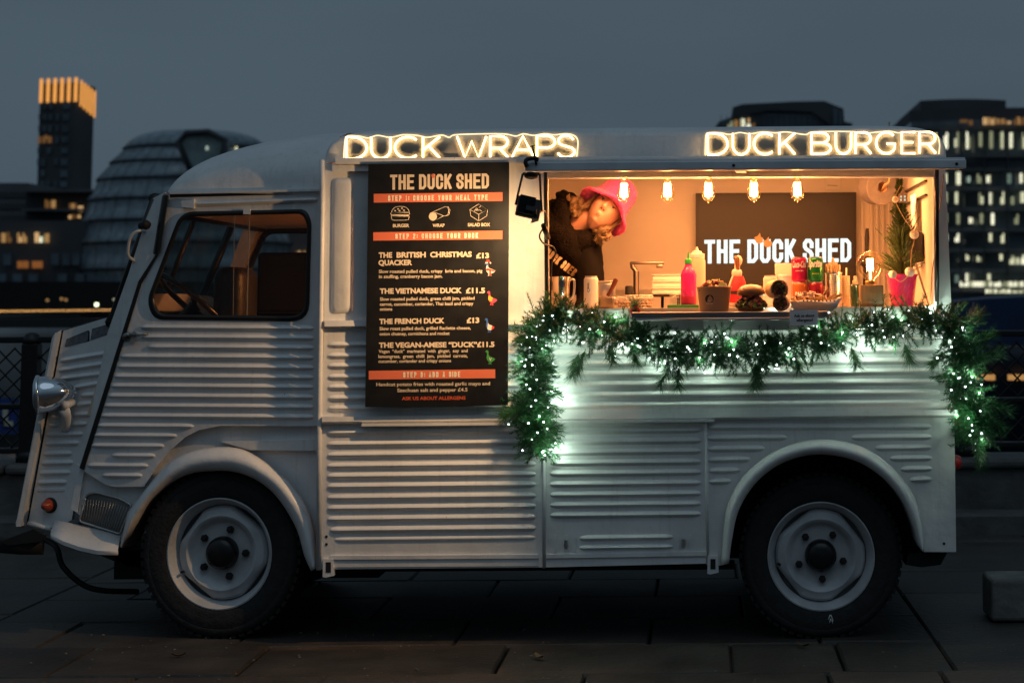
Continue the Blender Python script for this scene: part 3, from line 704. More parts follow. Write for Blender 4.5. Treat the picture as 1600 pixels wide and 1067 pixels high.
# serving hatch frame, pillars
b = MB(); b.panel([(1459, 262), (1477, 262), (1487, 490), (1459, 490)], 0, .05); b.panel([(1463, 275), (1465, 275), (1466, 486), (1464, 486)], -.004, .005); b.build('rear_pillar', PAINT, van)
b = MB(); b.panel([(856, 252), (1477, 247), (1477, 277), (856, 279)], 0, .04); b.build('hatch_header', PAINT, van)
# gutter
b = MB(); b.prism([P(524, 247, .01), P(524, 247, -.035), P(524, 252, -.04), P(524, 257, -.036), P(524, 257, .01)], P(1472, 242, 0) - P(524, 247, 0)); shp(b.build('gutter', PAINT, van))
b = MB(); b.prism([P(519, 258, .0), P(519, 258, -.02), P(519, 268, -.022), P(519, 268, 0)], P(576, 257.5, 0) - P(519, 258, 0)); b.build('gutter_end', PAINT, van)
# roof
zg = P(1000, 250, 0).z; x0, x1 = P(508, 260, 0).x, P(1479, 260, 0).x; hz = P(1000, 205, .35).z - zg
b = MB(); rows = []; nx, ny = 70, 40
for i in range(nx + 1):
    a = -math.cos(PI * i / nx); a = math.copysign(abs(a) ** .6, a); row = []
    for k in range(ny + 1):
        v = -math.cos(PI * k / ny); v = math.copysign(abs(v) ** .8, v)
        zz = max(0, (1 - abs(v) ** 9)) ** (1 / 9) * max(0, (1 - abs(a) ** 16)) ** (1 / 3.5)
        tilt = (x0 + (x1 - x0) * (a + 1) / 2) * .0022
        row.append((x0 + (x1 - x0) * (a + 1) / 2, .004 + (W - .008) * (v + 1) / 2, zg + hz * zz + tilt))
    rows.append(row)
b.loft(rows, False, False); ro = b.build('roof', PAINT, van, True)
# structure you can see through the hatch: floor, walls, ceiling
zf, zc_, zs = .40, 2.085, P(1085, 884, 0).z
BW = 1.86
Xi0, Xi1 = P(560, 400, 0).x, P(1462, 400, .03).x
b = MB(); b.box((XL, .43, zf - .05), (XR, W - .021, zf)); b.build('floor', GREYM, van)
b = MB(); b.box((XL + .10, .06, zc_), (XR - .10, W - .06, zc_ + .012)); b.build('ceiling', WALLIN, van)
cl_ = (P(930, 300, .55).x, P(1380, 300, .55).x)
b = MB(); b.rbox((cl_[0], .52, zc_ - .03), (cl_[1], .58, zc_ - .001), .008); lampb = b.build('ceiling_lamp', emit('lamp_diffuser', (1, .52, .24), 3, False), van)
ld = bpy.data.lights.new('ceiling_glow', 'AREA'); ld.shape = 'RECTANGLE'; ld.size = cl_[1] - cl_[0]; ld.size_y = .06; ld.energy = 60; ld.color = (1, .34, .10)
lo = bpy.data.objects.new('ceiling_glow', ld); C.objects.link(lo); lo.parent = van; lo.matrix_parent_inverse = Matrix.Translation(-van.location); lo.location = ((cl_[0] + cl_[1]) / 2, .55, zc_ - .034)
b = MB(); b.box((XL + .10, BW, zf), (Xi1 + .02, BW + .02, zc_ - .001))
shp(b.build('back_wall', WALLIN, van))
b = MB()
zj = P(1040, 327, BW - .01).z; zj2 = P(1040, 312, BW - .01).z
for z in (zj, zj2): b.box((XL + .02, BW - .004, z - .006), (P(1090, 345, BW).x, BW - .0005, z + .006))
for px in (1012, 906): x = P(px, 300, BW).x; b.box((x - .006, BW - .0045, zj), (x + .006, BW - .0006, zc_ - .002))
b.build('wall_trim', WALLIN, van)
b = MB(); b.box((Xi1, .03, zf), (Xi1 + .02, BW, zc_ - .001)); b.build('rear_wall', WALLIN, van)
b = MB()
for (ya, yb), dy in (((281, 303), 2.2), ((303, 317), 2.0)):
    b.hexa([(Xi1 - .012, .25, P(1445, ya, .25).z), (Xi1 - .001, .25, P(1445, ya, .25).z), (Xi1 - .001, 1.7, P(1445, ya, .25).z), (Xi1 - .012, 1.7, P(1445, ya, .25).z)],
           [(Xi1 - .012, .25, P(1445, ya + 3, .25).z), (Xi1 - .001, .25, P(1445, ya + 3, .25).z), (Xi1 - .001, 1.7, P(1445, ya + 3, .25).z), (Xi1 - .012, 1.7, P(1445, ya + 3, .25).z)])
b.build('window_track', BLACKM, van)
b = MB()
for px in (1345, 1359, 1368, 1377): x = P(px, 300, BW - .02).x; b.box((x, BW - .02, zf), (x + .012, BW - .001, P(1345, 318, BW).z if px == 1345 else zc_ - .002))
b.build('wall_batten', WALLIN, van)
# partition between kitchen and cab with an open top half
px_ = P(528, 400, .04).x
b = MB(); b.box((px_, .04, zf), (px_ + .02, BW, 1.32)); b.box((px_, .04, 1.321), (px_ + .02, .16, zc_ - .002)); b.box((px_, 1.75, 1.321), (px_ + .02, BW - .001, zc_ - .002)); b.build('partition', inside, van)
# far side and tail
b = MB(); b.box((XL, W - .02, zs), (XR, W, zg + .003)); b.build('far_side_panel', PAINT, van)
b = MB(); b.hexa([P(1486, 486, .031), P(1493, 861, .031), Vector((P(1493, 861, .031).x, W - .021, P(1493, 861, .031).z)), Vector((P(1486, 486, .03).x, W - .021, P(1486, 486, .03).z))],
                 [P(1462, 486, .0311), P(1462, 861, .0311), Vector((P(1462, 861, .031).x, W - .0211, P(1462, 861, .031).z)), Vector((P(1462, 486, .031).x, W - .0211, P(1462, 486, .031).z))]); b.build('tail_door', PAINT, van)
b = MB(); b.hexa([P(1477, 262, .051), P(1486, 485, .051), Vector((P(1486, 485, .031).x, W - .021, P(1486, 485, .031).z)), Vector((P(1477, 262, .03).x, W - .021, P(1477, 262, .03).z))],
                 [P(1466, 262, .0511), P(1466, 485, .0511), Vector((P(1466, 485, .031).x, W - .0211, P(1466, 485, .031).z)), Vector((P(1466, 262, .031).x, W - .0211, P(1466, 262, .031).z))]); b.build('tail_door', PAINT, van)
for y in (660, 722):
    b = MB(); b.lathe([(.03, 0), (.032, .01), (.026, .028), (0, .034)], P(1490, y, .09), (1, 0, 0), 16); b.build('tail_light', mat('red_lens', (.42, .02, .015), .25, coat=.5), van, True)
# undercarriage and dark wheel housings
b = MB(); b.box((P(500, 880).x, .10, zs - .02), (P(1120, 880).x, W - .06, zf - .051)); b.box((P(500, 880).x, .25, .26), (P(1150, 880).x, .33, zs - .02)); b.box((P(540, 880).x, .9, .22), (P(1300, 880).x, 1.0, .30))
b.box((P(120, 880).x, .5, .2), (P(560, 880).x, 1.5, .33)); b.build('chassis', blackp, van)
b = MB(); b.lathe([(.04, 0), (.04, 1.5)], P(1283, 876, .3), (0, 1, 0), 12); b.lathe([(.04, 0), (.04, 1.5)], P(349, 884, .3), (0, 1, 0), 12); b.build('axle', blackp, van)
b = MB(); b.box((P(1120, 880).x, .36, P(1300, 880).z), (P(1452, 880).x, .40, P(1300, 660).z)); b.box((P(1110, 880).x, .031, P(1300, 660).z), (P(1470, 880).x, .40, P(1300, 655).z))
b.box((P(1452, 880).x, .031, P(1300, 861).z), (P(1456, 880).x, .40, P(1300, 660).z)); b.box((P(1116, 880).x, .031, P(1300, 861).z), (P(1120, 880).x, .40, P(1300, 660).z)); b.build('wheel_housing', blackp, van)
b = MB(); b.box((P(195, 880).x, .45, P(1300, 880).z), (P(497, 880).x, .48, P(1300, 690).z)); b.box((P(215, 880).x, YC(215) + .05, P(300, 690).z), (P(495, 880).x, .48, P(300, 684).z)); b.build('wheel_housing', blackp, van)
b = MB(); b.panel([(1420, 864), (1480, 863), (1470, 882), (1440, 886), (1415, 882)], .12, .4); b.build('mud_flap', blackp, van)
# wheels
tyre_m = mat('tyre_rubber', (.018, .018, .018), .75, var=.3, scale=30, bump=.4, bscale=70)
rim_m = mat('rim_grey_paint', (.52, .53, .54), .45, var=.2, scale=9, bump=.15)
def wheel(c, steer, lab, phase, S=1.0):
    M = Matrix.Translation(c) @ Matrix.Scale(S, 4) @ Matrix.Rotation(steer, 4, 'Z') @ Matrix.Rotation(phase, 4, 'Y')
    ax = (0, -1, 0)
    def fin(b, nm, mt, par_, sm=True):
        for v in b.bm.verts: v.co = M @ v.co
        o = b.build(nm, mt, par_); return shade(o, 38)
    b = MB(); b.lathe([(.150, -.12), (.20, -.10), (.212, -.04), (.216, -.012), (.222, .002), (.2225, .008), (.217, .010), (.210, .002), (.203, -.008), (.196, -.028), (.190, -.042)], (0, 0, 0), ax, 64, cap=False)
    # centre plate: five flats leave slots against the rim well
    n = 80; rings = []
    for r, h, q in ((.190, -.060, 1), (.186, -.034, 1), (.176, -.022, 1), (.158, -.019, 0), (.148, -.013, 0), (.136, -.018, 0), (.126, -.034, 0), (.112, -.040, 0), (.06, -.038, 0), (.002, -.038, 0)):
        ring = []
        for k in range(n):
            a = 2 * PI * k / n; loc = (a + PI / 4 + .35) % (PI / 2) - PI / 4; rr = min(r, r * .905 / math.cos(loc)) if q else r
            ring.append((rr * math.cos(a), -h, rr * math.sin(a)))
        rings.append(ring)
    b.loft(rings, True, True)
    w_ = fin(b, 'wheel', rim_m, van); w_['label'] = lab
    b = MB(); b.lathe([(.21, -.17), (.27, -.185), (.315, -.175), (.329, -.155), (.333, -.12), (.333, -.035), (.329, -.008), (.322, .006), (.312, .011), (.300, .0135), (.296, .0118), (.27, .019), (.262, .017), (.245, .017), (.228, .011), (.221, .0)], (0, 0, 0), ax, 96, cap=False)
    for k in range(58):
        for hh, l in ((-.02, .035), (-.075, .03), (-.13, .03)):
            t = bmesh.new(); bmesh.ops.create_cube(t, size=1); 
            R = Matrix.Rotation(2 * PI * (k + (.5 if hh < -.05 else 0)) / 58, 4, 'Y') @ Matrix.Translation((.3315, -hh, 0)) @ Matrix.Diagonal((.014, l, .022, 1)); b.merge(t, R)
    fin(b, 'tyre', tyre_m, w_)
    b = MB(); b.lathe([(.066, -.04), (.066, -.02), (.062, -.004), (.05, .008), (.03, .014), (0, .016)], (0, 0, 0), ax, 32); fin(b, 'hub_cap', mat('black_hub', (.012, .012, .012), .25, bump=.1), w_)
    for k in range(5):
        a = 2 * PI * k / 5 + .3; b = MB(); b.lathe([(.0155, -.036), (.0155, -.026), (.011, -.014), (0, -.012)], (.097 * math.cos(a), 0, .097 * math.sin(a)), ax, 6); fin(b, 'wheel_nut', blackp, w_)
    b = MB(); b.tube([(.18 * math.cos(2.4), .03, -.18 * math.sin(2.4)), (.175 * math.cos(2.4), -.002, -.175 * math.sin(2.4))], .006, 8); fin(b, 'valve', blackp, w_)
    return w_
cr = P(1283, 876.5, .10); cr.z = .332; cf = P(343, 884, YC(350) + .04); cf.z = .345
wheel(cr, 0, 'rear wheel with white chalk mark on the tyre', .55)
wheel(cf, math.radians(-8), 'front wheel turned towards the kerb', .3, 1.04)
wheel(Vector((cr.x, W - .1, .332)), PI, 'far rear wheel', .2); wheel(Vector((cf.x, W - .14, .332)), PI - math.radians(17), 'far front wheel', .1)
b = MB()
for q in ([(1297, 960), (1294, 968)], [(1298, 960), (1302, 970)], [(1298, 966), (1296, 973)], [(1300, 967), (1301, 974)]): b.tube([P(x, y, .0785) for x, y in q], .0025, 5)
b.build('chalk_mark', WHITE, van)
# --- cab, near side
fa_o = [(200, 800), (233, 758), (266, 722), (298, 706), (338, 699), (377, 702), (410, 719), (436, 739), (459, 762), (479, 791), (490, 824), (496, 885)]
fa_i = [(208, 822), (233, 783), (266, 754), (298, 739), (331, 735), (364, 736), (397, 747), (426, 768), (449, 798), (466, 831), (476, 867), (487, 892)]
FO, FI = spline(fa_o, 6), spline(fa_i, 6)
fo = [(188, 852)] + [(q.x, q.y) for q in FO]; fi = [(190, 856)] + [(q.x, q.y) for q in FI]
fender([Vector(q) for q in fo], [Vector(q) for q in fi], lambda x: YC(x) + .03, .085, .2, 'front_wing')
YD = YC
dz = [(124, 731), (165, 757), (180, 760.5), (225, 760), (236, 742), (247, 725), (268, 701), (289, 683), (310, 672), (344, 665), (496, 665.5), (505, 300), (268, 303), (262, 306), (217, 440), (160, 610)]
wo = rpoly([(282, 331), (478, 327), (487, 345), (483, 503), (240, 500), (229, 470)], [22, 24, 10, 30, 34, 16])
wi = rpoly([(286, 339), (472, 334), (480, 350), (476, 494), (249, 491), (239, 466)], [17, 18, 8, 24, 26, 12])
def holed(b, outer, hole, fy, th):
    """panel with a hole"""
    for dy, s in ((0, 1), (th, -1)):
        vo = [b.v(P(x, y, fy(x)) + Vector((0, dy, 0))) for x, y in outer]; vi = [b.v(P(x, y, fy(x)) + Vector((0, dy, 0))) for x, y in hole]
        es = []
        for L_ in (vo, vi):
            for i in range(len(L_)):
                e = b.bm.edges.get((L_[i - 1], L_[i])) or b.bm.edges.new((L_[i - 1], L_[i])); es.append(e)
        bmesh.ops.triangle_fill(b.bm, use_beauty=True, use_dissolve=False, edges=es)
        if dy == 0: A = (vo, vi)
        else:
            for p, q in zip(A, (vo, vi)):
                for i in range(len(p)): b.face([p[i - 1], p[i], q[i], q[i - 1]])
b = MB(); holed(b, dz, wo, YD, .03)
ends = [(219, 511.5), (221, 526.5), (230, 542), (188, 557), (183, 572.5), (178, 588), (173, 603), (168, 618.5), (162, 634), (157, 649.5), (152, 665, 303), (146.5, 680, 277), (142, 696, 257), (174, 711.5, 243), (136, 727, 232), (159, 742.5, 223)]
for e in ends:
    x1 = e[2] if len(e) > 2 else 491; b.rib(e[0], e[1], x1, e[1] + (x1 - e[0]) * .0062, YD, hw=5.6, h=.014)
b.rib(488.5, 480, 489, 480, YD) if False else None
b.rib(284, 320, 497, 312, lambda x: YD(x) + .002, hw=6.5, h=.02, taper=10)
door = shp(b.build('cab_door', PAINT, van))
b = MB(); b.panel([(283, 314), (297, 313), (303, 311), (303, 326), (297, 325), (284, 324)], lambda x: YD(x) - .022, .02); b.build('hinge', PAINT, door)
b = MB(); b.loft([[P(x, y, YD(x) + .001) for x, y in wo], [P(x, y, YD(x) - .014) for x, y in rpoly([(284, 334), (475, 330), (484, 347), (480, 499), (244, 496), (233, 469)], [20, 21, 9, 28, 30, 14])], [P(x, y, YD(x) - .006) for x, y in wi], [P(x, y, YD(x) + .03) for x, y in wi]], True, False); b.build('window_seal', seal, door, True)
gl = glass('window_glass', (.94, .95, .94), .005, .01, dirt=.006, fr=.35)
b = MB(); b.panel([(x, y) for x, y in wi], lambda x: YD(x) + .012, .003); b.build('side_window', gl, door)
b = MB(); b.panel([(389, 336), (390.2, 336), (386.2, 494), (385, 494)], lambda x: YD(x) + .006, .005); b.panel([(366, 336), (366.5, 336), (364.3, 494), (363.8, 494)], lambda x: YD(x) + .007, .003); b.build('window_divider', mat('glass_edge', (.22, .20, .17), .3), door)
b = MB(); b.panel([(380, 327), (391, 327), (391, 335), (380, 335)], lambda x: YD(x) - .016, .01); b.build('window_catch', PAINT, door)
b = MB(); b.lathe([(.018, 0), (.02, .008), (.014, .014)], P(199, 526, YC(199) + .002), (0, -1, 0), 16); b.tube([P(199, 526, YC(199) - .012), P(205, 523, YC(199) - .03), P(218, 523.5, YC(199) - .034), P(232, 521.5, YC(199) - .026)], [.007, .006, .0045, .004], 8); b.build('handle', mat('dark_chrome', (.25, .24, .22), .2, 1), door, True)
b = MB(); b.panel([(204, 526), (209, 517), (213, 520), (212, 530), (207, 538), (203, 535)], lambda x: YC(x) - .01, .012); b.build('lock_plate', ALU, door)
b = MB(); b.rib(210, 487, 211, 487, YC) if False else None
# black door seal strip and upper gasket
b = MB(); b.panel([(216, 440), (222, 440), (131, 734), (124, 731)], lambda x: YC(x) - .006, .03); b.panel([(247, 398), (243, 398), (216, 440), (222, 442)], lambda x: YC(x) - .006, .03); b.build('door_seal', seal, van)
b = MB(); g = rpoly([(254, 303), (265, 303), (251, 397), (238, 399)], [7, 7, 6, 6]); b.loft([[P(x, y, YC(x) + .004) for x, y in g], [P(x, y, YC(x) - .03) for x, y in rpoly([(256, 305), (263, 305), (250, 394), (241, 396)], 4)]]); shp(b.build('pillar_gasket', mat('gasket', (.02, .018, .014), .22), van), 60)
b = MB(); b.panel([(239, 310), (258, 300), (245, 398), (216, 445), (132, 731), (120, 800), (110, 795), (160, 560), (168, 520), (200, 430)], lambda x: YC(x) + .014, .02); b.build('windscreen_pillar', PAINT, van)
# behind the wheel arch, under the door
b = MB(); b.panel([(496, 663), (497, 884)] + [(q.x, q.y) for q in FO[::-1]] + [(190, 850), (118, 800), (118, 725), (170, 745), (225, 745), (300, 660)], lambda x: YC(x) + .035, .02); b.build('wing_side_panel', PAINT, van)
b = MB(); b.panel([(345, 690), (497, 686), (497, 704), (390, 703), (372, 698)], lambda x: YC(x) + .012, .03); b.build('wing_flange', PAINT, van)
# fog lens, footplate
lens = mat('frosted_lens', (.17, .165, .16), .25, var=.2, bump=.2, coat=.4)
b = MB(); o = rpoly([(136, 771), (150, 769), (186, 778), (206, 789), (187, 834), (124, 814)], [10, 6, 8, 6, 4, 4]); b.panel(o, lambda x: YC(x) + .028, .02)
for k in range(17):
    u = k / 16; b.tube([P(139 + 60 * u - 10 * (1 - u), 782 + 12 * u * u - 2, YC(139 + 60 * u) + .0275), P(127 + 58 * u, 811 + 19 * u, YC(127 + 58 * u) + .0275)], .003, 5)
fl = b.build('side_lens', lens, van)
b = MB(); q = [P(x, y, YC(x) + .024) for x, y in o]; b.tube(q + [q[0]], .004, 6); b.build('lens_rim', ALU, fl, True)
b = MB(); bk = [(86, 812), (112, 817), (140, 823), (166, 829), (188, 836)]; fr = [(79, 832), (98, 842), (124, 851), (152, 857), (184, 858)]
rows = [[P(x, y, YC(x) + .03) for x, y in bk], [P(x, y, YC(x) - .08) for x, y in fr], [P(x, y + 3, YC(x) - .09) for x, y in fr], [P(x, y + 9, YC(x) - .088) for x, y in fr], [P(x, y + 10, YC(x) + .0) for x, y in fr]]
b.loft(rows, False, False); o_ = b.build('footplate', PAINT, van); s = o_.modifiers.new('t', 'SOLIDIFY'); s.thickness = .004; shade(o_, 40)
# nose
YN = lambda x: YC(x) + .05
b = MB(); b.panel([(99, 517), (190, 489), (205, 450), (222, 440), (124, 740), (112, 812), (84, 826), (44, 818)], YN, .03)
hr = [(94, 564, 169, 552), (91, 579, 165, 568), (93, 592, 160, 584), (115, 606, 155, 599), (126, 618, 151, 616.5), (118, 633, 145, 630), (114, 648, 141, 647), (77, 651, 92, 651), (111, 663, 136, 662), (74, 664, 93, 664), (72, 679, 130, 678), (70, 693, 124, 692), (67, 709, 113, 708), (64, 723.5, 115, 722.5), (61, 739, 110, 738), (57.5, 754, 105, 753)]
for x0_, y0_, x1_, y1_ in hr: b.rib(x0_, y0_, x1_, y1_, YN, hw=5.6, h=.013, taper=8)
b.panel([(57, 763), (101, 763), (100, 767), (56, 767)], lambda x: YN(x) - .005, .008)
bon = shp(b.build('bonnet_side', PAINT, van))
b = MB()
for q in ([(104, 531), (138, 517), (137, 533), (101, 543)], [(144, 515), (184, 503), (180, 518), (141, 532)]): b.panel(rpoly(q, 3), lambda x: YN(x) - .002, .006)
b.build('air_vent', mat('vent_mesh_grey', (.16, .17, .18), .6, var=.3, scale=60), bon)
b = MB(); b.panel([(96, 516), (99, 517), (44, 820), (40, 820)], lambda x: YN(x) + .004, .02); b.panel([(101, 542), (104, 530), (138, 516), (140, 518), (140, 533), (137, 534)], lambda x: YN(x) - .0005, .002); b.panel([(141, 532), (144, 514), (184, 502), (186, 504), (182, 519), (180, 519)], lambda x: YN(x) - .0005, .002); b.build('bonnet_gap', blackp, bon)
b = MB(); b.panel(rpoly([(82, 524), (96, 515), (40, 822), (24, 822)], [6, 2, 2, 3]), YN, .03); b.tube([P(26, 815, YN(30) - .004), P(38, 820, YN(30) - .004)], .012, 8); b.tube([P(44, 817, YN(50) - .004), P(80, 827, YN(80) - .004)], .011, 8); b.build('grille_flange', PAINT, van)
# front face with ribs, seen only from other positions
xf0, zf0 = P(85, 520, .36).x, P(85, 520, .36).z; xf1, zf1 = P(26, 822, .38).x, P(26, 822, .38).z
b = MB(); b.hexa([(xf0, .37, zf0), (xf1, .37, zf1), (xf1, 1.61, zf1), (xf0, 1.61, zf0)], [(xf0 + .02, .371, zf0), (xf1 + .02, .371, zf1), (xf1 + .02, 1.609, zf1), (xf0 + .02, 1.609, zf0)])
for k in range(14):
    u = (k + .7) / 15; x = xf0 + (xf1 - xf0) * u; z = zf0 + (zf1 - zf0) * u; b.tube([(x + .004, .5, z), (x + .004, 1.48, z)], .013, 8)
shp(b.build('front_grille', PAINT, van))
yn2 = W - YN(190)
b = MB(); A = [P(97, 516, YN(97)), P(140, 502, YN(140)), P(190, 489, YN(190)), P(206, 462, YN(206))]
rows = []
for p in A: rows.append([Vector((p.x, p.y + (W - 2 * p.y) * k / 12, p.z + .012 * math.sin(PI * k / 12) ** .6)) for k in range(13)])
b.loft(rows, False, False); b.build('bonnet', PAINT, van, True)
b = MB(); q = P(190, 489, YN(190)); b.hexa([(P(97, 516, .36).x, W - .37, P(97, 516, .36).z), (xf1, W - .38, zf1), (P(124, 740).x, W - .30, P(124, 740).z), (P(222, 440).x, W - .24, P(222, 440).z)],
   [(P(97, 516, .36).x, W - .39, P(97, 516, .36).z), (xf1, W - .4, zf1), (P(124, 740).x, W - .32, P(124, 740).z), (P(222, 440).x, W - .26, P(222, 440).z)]); b.build('bonnet_far_side', PAINT, van)
# indicator, headlamp, bumper, tow hose
b = MB(); b.lathe([(.026, 0), (.028, .008), (.024, .02), (.012, .045), (.006, .05), (0, .051)], P(77, 789, YN(77)), (-.25, -1, 0), 20); ind = b.build('indicator', mat('amber_lens', (.40, .05, .015), .3, coat=.5), van, True)
b = MB(); b.lathe([(.033, -.002), (.033, .006), (.02, .008)], P(79, 789, YN(77)), (-.25, -1, 0), 20); b.build('indicator_base', blackp, ind, True)
hc = P(56, 617, YN(80) - .11); hx = P(116, 612, YN(110) - .05) - hc
hl = hx.length
b = MB(); b.lathe([(.0, -.012), (.05, -.010), (.073, -.002), (.080, .006), (.081, .014), (.077, .02), (.076, .04), (.072, .07), (.062, .10), (.045, .13), (.026, .152), (.01, .165), (0, .167)], hc, hx, 40)
hd = b.build('headlamp', CHROME, van, True)
b = MB(); b.lathe([(.082, .002), (.0845, .009), (.082, .017)], hc, hx, 40); b.build('headlamp_rim', CHROME, hd, True)
b = MB(); b.tube([P(100, 640, YN(95) - .09), P(104, 650, YN(95) - .075), P(103, 668, YN(95) - .03), P(101, 673, YN(95))], [.026, .02, .018, .018], 10, flat=.45); b.tube([P(98, 634, YN(95) - .1), P(116, 628, YN(95) - .03)], [.022, .014], 8); b.build('headlamp_bracket', PAINT, hd, True)
b = MB(); b.panel([(0, 846), (52, 826), (70, 836), (64, 846), (12, 852)], .22, .03)
q = [P(-30, 848, .75), P(-24, 848, .34), P(-8, 849, .25), P(28, 852, .24), P(66, 852, .26)]
b.loft([[p + Vector((0, 0, .03)), p + Vector((0, -.012, .02)), p + Vector((0, -.012, -.03)), p + Vector((0, .02, -.04)), p + Vector((0, .03, .02))] for p in q]); b.loft([[P(-30, 846, y) + Vector((d, 0, e)) for d, e in ((0, .03), (-.02, .0), (0, -.04), (.03, 0))] for y in (.7, 1.5)])
b.build('bumper', blackp, van)
b = MB(); b.tube(spline([P(40, 835, .7), P(84, 850, .40), P(98, 884, .36), P(128, 912, .40), P(160, 922, .45), P(215, 924, .6)], 8), .012, 10); b.build('hose', RUBBER, van, True)
b = MB(); b.loft([[P(160, 860, .5), P(150, 865, .8), P(240, 870, .8), P(240, 860, .5)], [P(200, 885, .5), P(200, 885, .8), P(225, 885, .8), P(225, 885, .5)]]); b.build('gearbox_guard', blackp, van)
# cab roof
b = MB(); rows = []
gx0, gx1 = 263, 512
SIL = [(250, 301), (263, 298), (268, 290), (277, 280), (290, 269), (308, 257.5), (330, 247), (355, 238), (385, 229.5), (420, 221.5), (455, 216), (490, 211.5), (520, 209), (640, 206), (900, 204)]
def silh(x):
    for (xa, ya), (xb, yb) in zip(SIL, SIL[1:]):
        if xa <= x <= xb: return ya + (yb - ya) * (x - xa) / (xb - xa)
    return 301
for i in range(33):
    u = i / 32; u = u ** 1.5; px = gx0 + (gx1 - gx0) * u
    # raise each section until it touches the silhouette seen from the front corner
    y0 = YC(px) + .012; y1 = W - y0; g0 = P(px, 301 - (px - 263) * .013, y0); prof_ = []
    for k in range(37):
        v = -math.cos(PI * k / 36); v = math.copysign(abs(v) ** .85, v); prof_.append((y0 + (y1 - y0) * (v + 1) / 2, max(0, 1 - abs(v) ** 2.6) ** (1 / 2.6)))
    lo_h, hi_h = .004, .5
    for _ in range(22):
        h_ = (lo_h + hi_h) / 2; ok = True
        for yy_, f_ in prof_:
            q = Vector((g0.x, yy_, g0.z + h_ * f_)) - CAM; dd = q.dot(_f); qx = CX + F * q.dot(_r) / dd; qy = CY - F * q.dot(_u) / dd
            if qy < silh(qx) - .01 and f_ > .05: ok = False; break
        if ok: lo_h = h_
        else: hi_h = h_
    row = [(g0.x, yy_, g0.z + lo_h * f_) for yy_, f_ in prof_]
    rows.append(row)
b.loft(rows, False, False); b.build('cab_roof', PAINT, van, True)
b = MB(); b.panel([(265, 300), (505, 295.5), (505, 299), (265, 303.5)], lambda x: YC(x) - .022, .04); b.build('cab_gutter', PAINT, van)
b = MB(); b.panel([(265, 303.5), (500, 299), (500, 303), (265, 309)], lambda x: YC(x) + .0, .02); b.build('drip_seal', seal, van)  # thin black strip below the cab gutter
b = MB()
for k in range(5):
    x = 310 + k * 40.5; h = 8 + k * 5
    b.loft([[P(x - 3, 291 - k * .8, YC(x) + .02), P(x, 292 - k * .8, YC(x) + .012), P(x + 4, 291 - k * .8, YC(x) + .02)], [P(x - 3, 289 - h, YC(x) + .05), P(x, 289 - h, YC(x) + .045), P(x + 4, 289 - h, YC(x) + .05)]], False, False)
b.build('roof_rib', PAINT, van, True)
b = MB(); q = P(506, 300, .03); b.hexa([(q.x - .002, .02, P(505, 268).z), (q.x - .002, W - .02, P(505, 268).z), (q.x - .002, W - .30, P(505, 238).z), (q.x - .002, .30, P(505, 238).z)], [(q.x + .01, .02, P(505, 268).z), (q.x + .01, W - .02, P(505, 268).z), (q.x + .01, W - .30, P(505, 238).z), (q.x + .01, .30, P(505, 238).z)]); b.build('roof_bulkhead', inside, van)
# windscreen
n0, n1 = P(241, 311, YC(241) + .03), P(174, 503, YC(174) + .05)
def fa(p, e=0): return Vector((p.x, W - p.y - e, p.z))
b = MB(); b.hexa([n0, n1, fa(n1), fa(n0)], [n0 + Vector((.006, 0, 0)), n1 + Vector((.006, 0, 0)), fa(n1) + Vector((.006, 0, 0)), fa(n0) + Vector((.006, 0, 0))]); ws = b.build('windscreen', glass('screen_glass', (.62, .70, .70), .003, .01, dirt=.006, fr=.12), van)
b = MB()
for p, q, r in ((n0, fa(n0), .026), (n1, fa(n1), .028), (n0, n1, .018), (fa(n0), fa(n1), .02), (Vector((n0.x, W / 2, n0.z)), Vector((n1.x, W / 2, n1.z)), .014)): b.tube([p, q], r, 8)
b.build('windscreen_frame', seal, ws, True)
b = MB(); b.hexa([fa(P(264, 303, YC(264) + .02)), fa(P(132, 735, YC(150) + .03)), fa(P(160, 735, YC(150) + .03)), fa(P(290, 303, YC(264) + .02))], [q - Vector((0, .04, 0)) for q in (fa(P(264, 303, YC(264) + .02)), fa(P(132, 735, YC(150) + .03)), fa(P(160, 735, YC(150) + .03)), fa(P(290, 303, YC(264) + .02)))]); b.build('far_windscreen_pillar', inside, van)
b = MB(); b.lathe([(.012, 0), (.016, .03), (.01, .045)], P(233, 353, YC(233) + .03), (-1, -.2, 0), 12); b.tube([P(230, 353, .2), P(226, 350, .21)], .02, 10); b.build('wiper_pivot', blackp, van, True)
b = MB(); b.tube(spline([P(232, 362, YC(232) + .03), P(216, 361, YC(210) - .02), P(205, 369, YC(205) - .03), P(200.5, 386, YC(200) - .03), P(201, 400, YC(200) - .02), P(212, 409, YC(210) + .02)], 6), .0065, 10); b.build('mirror_arm', mat('silver_paint', (.6, .6, .6), .3, .3), van, True)
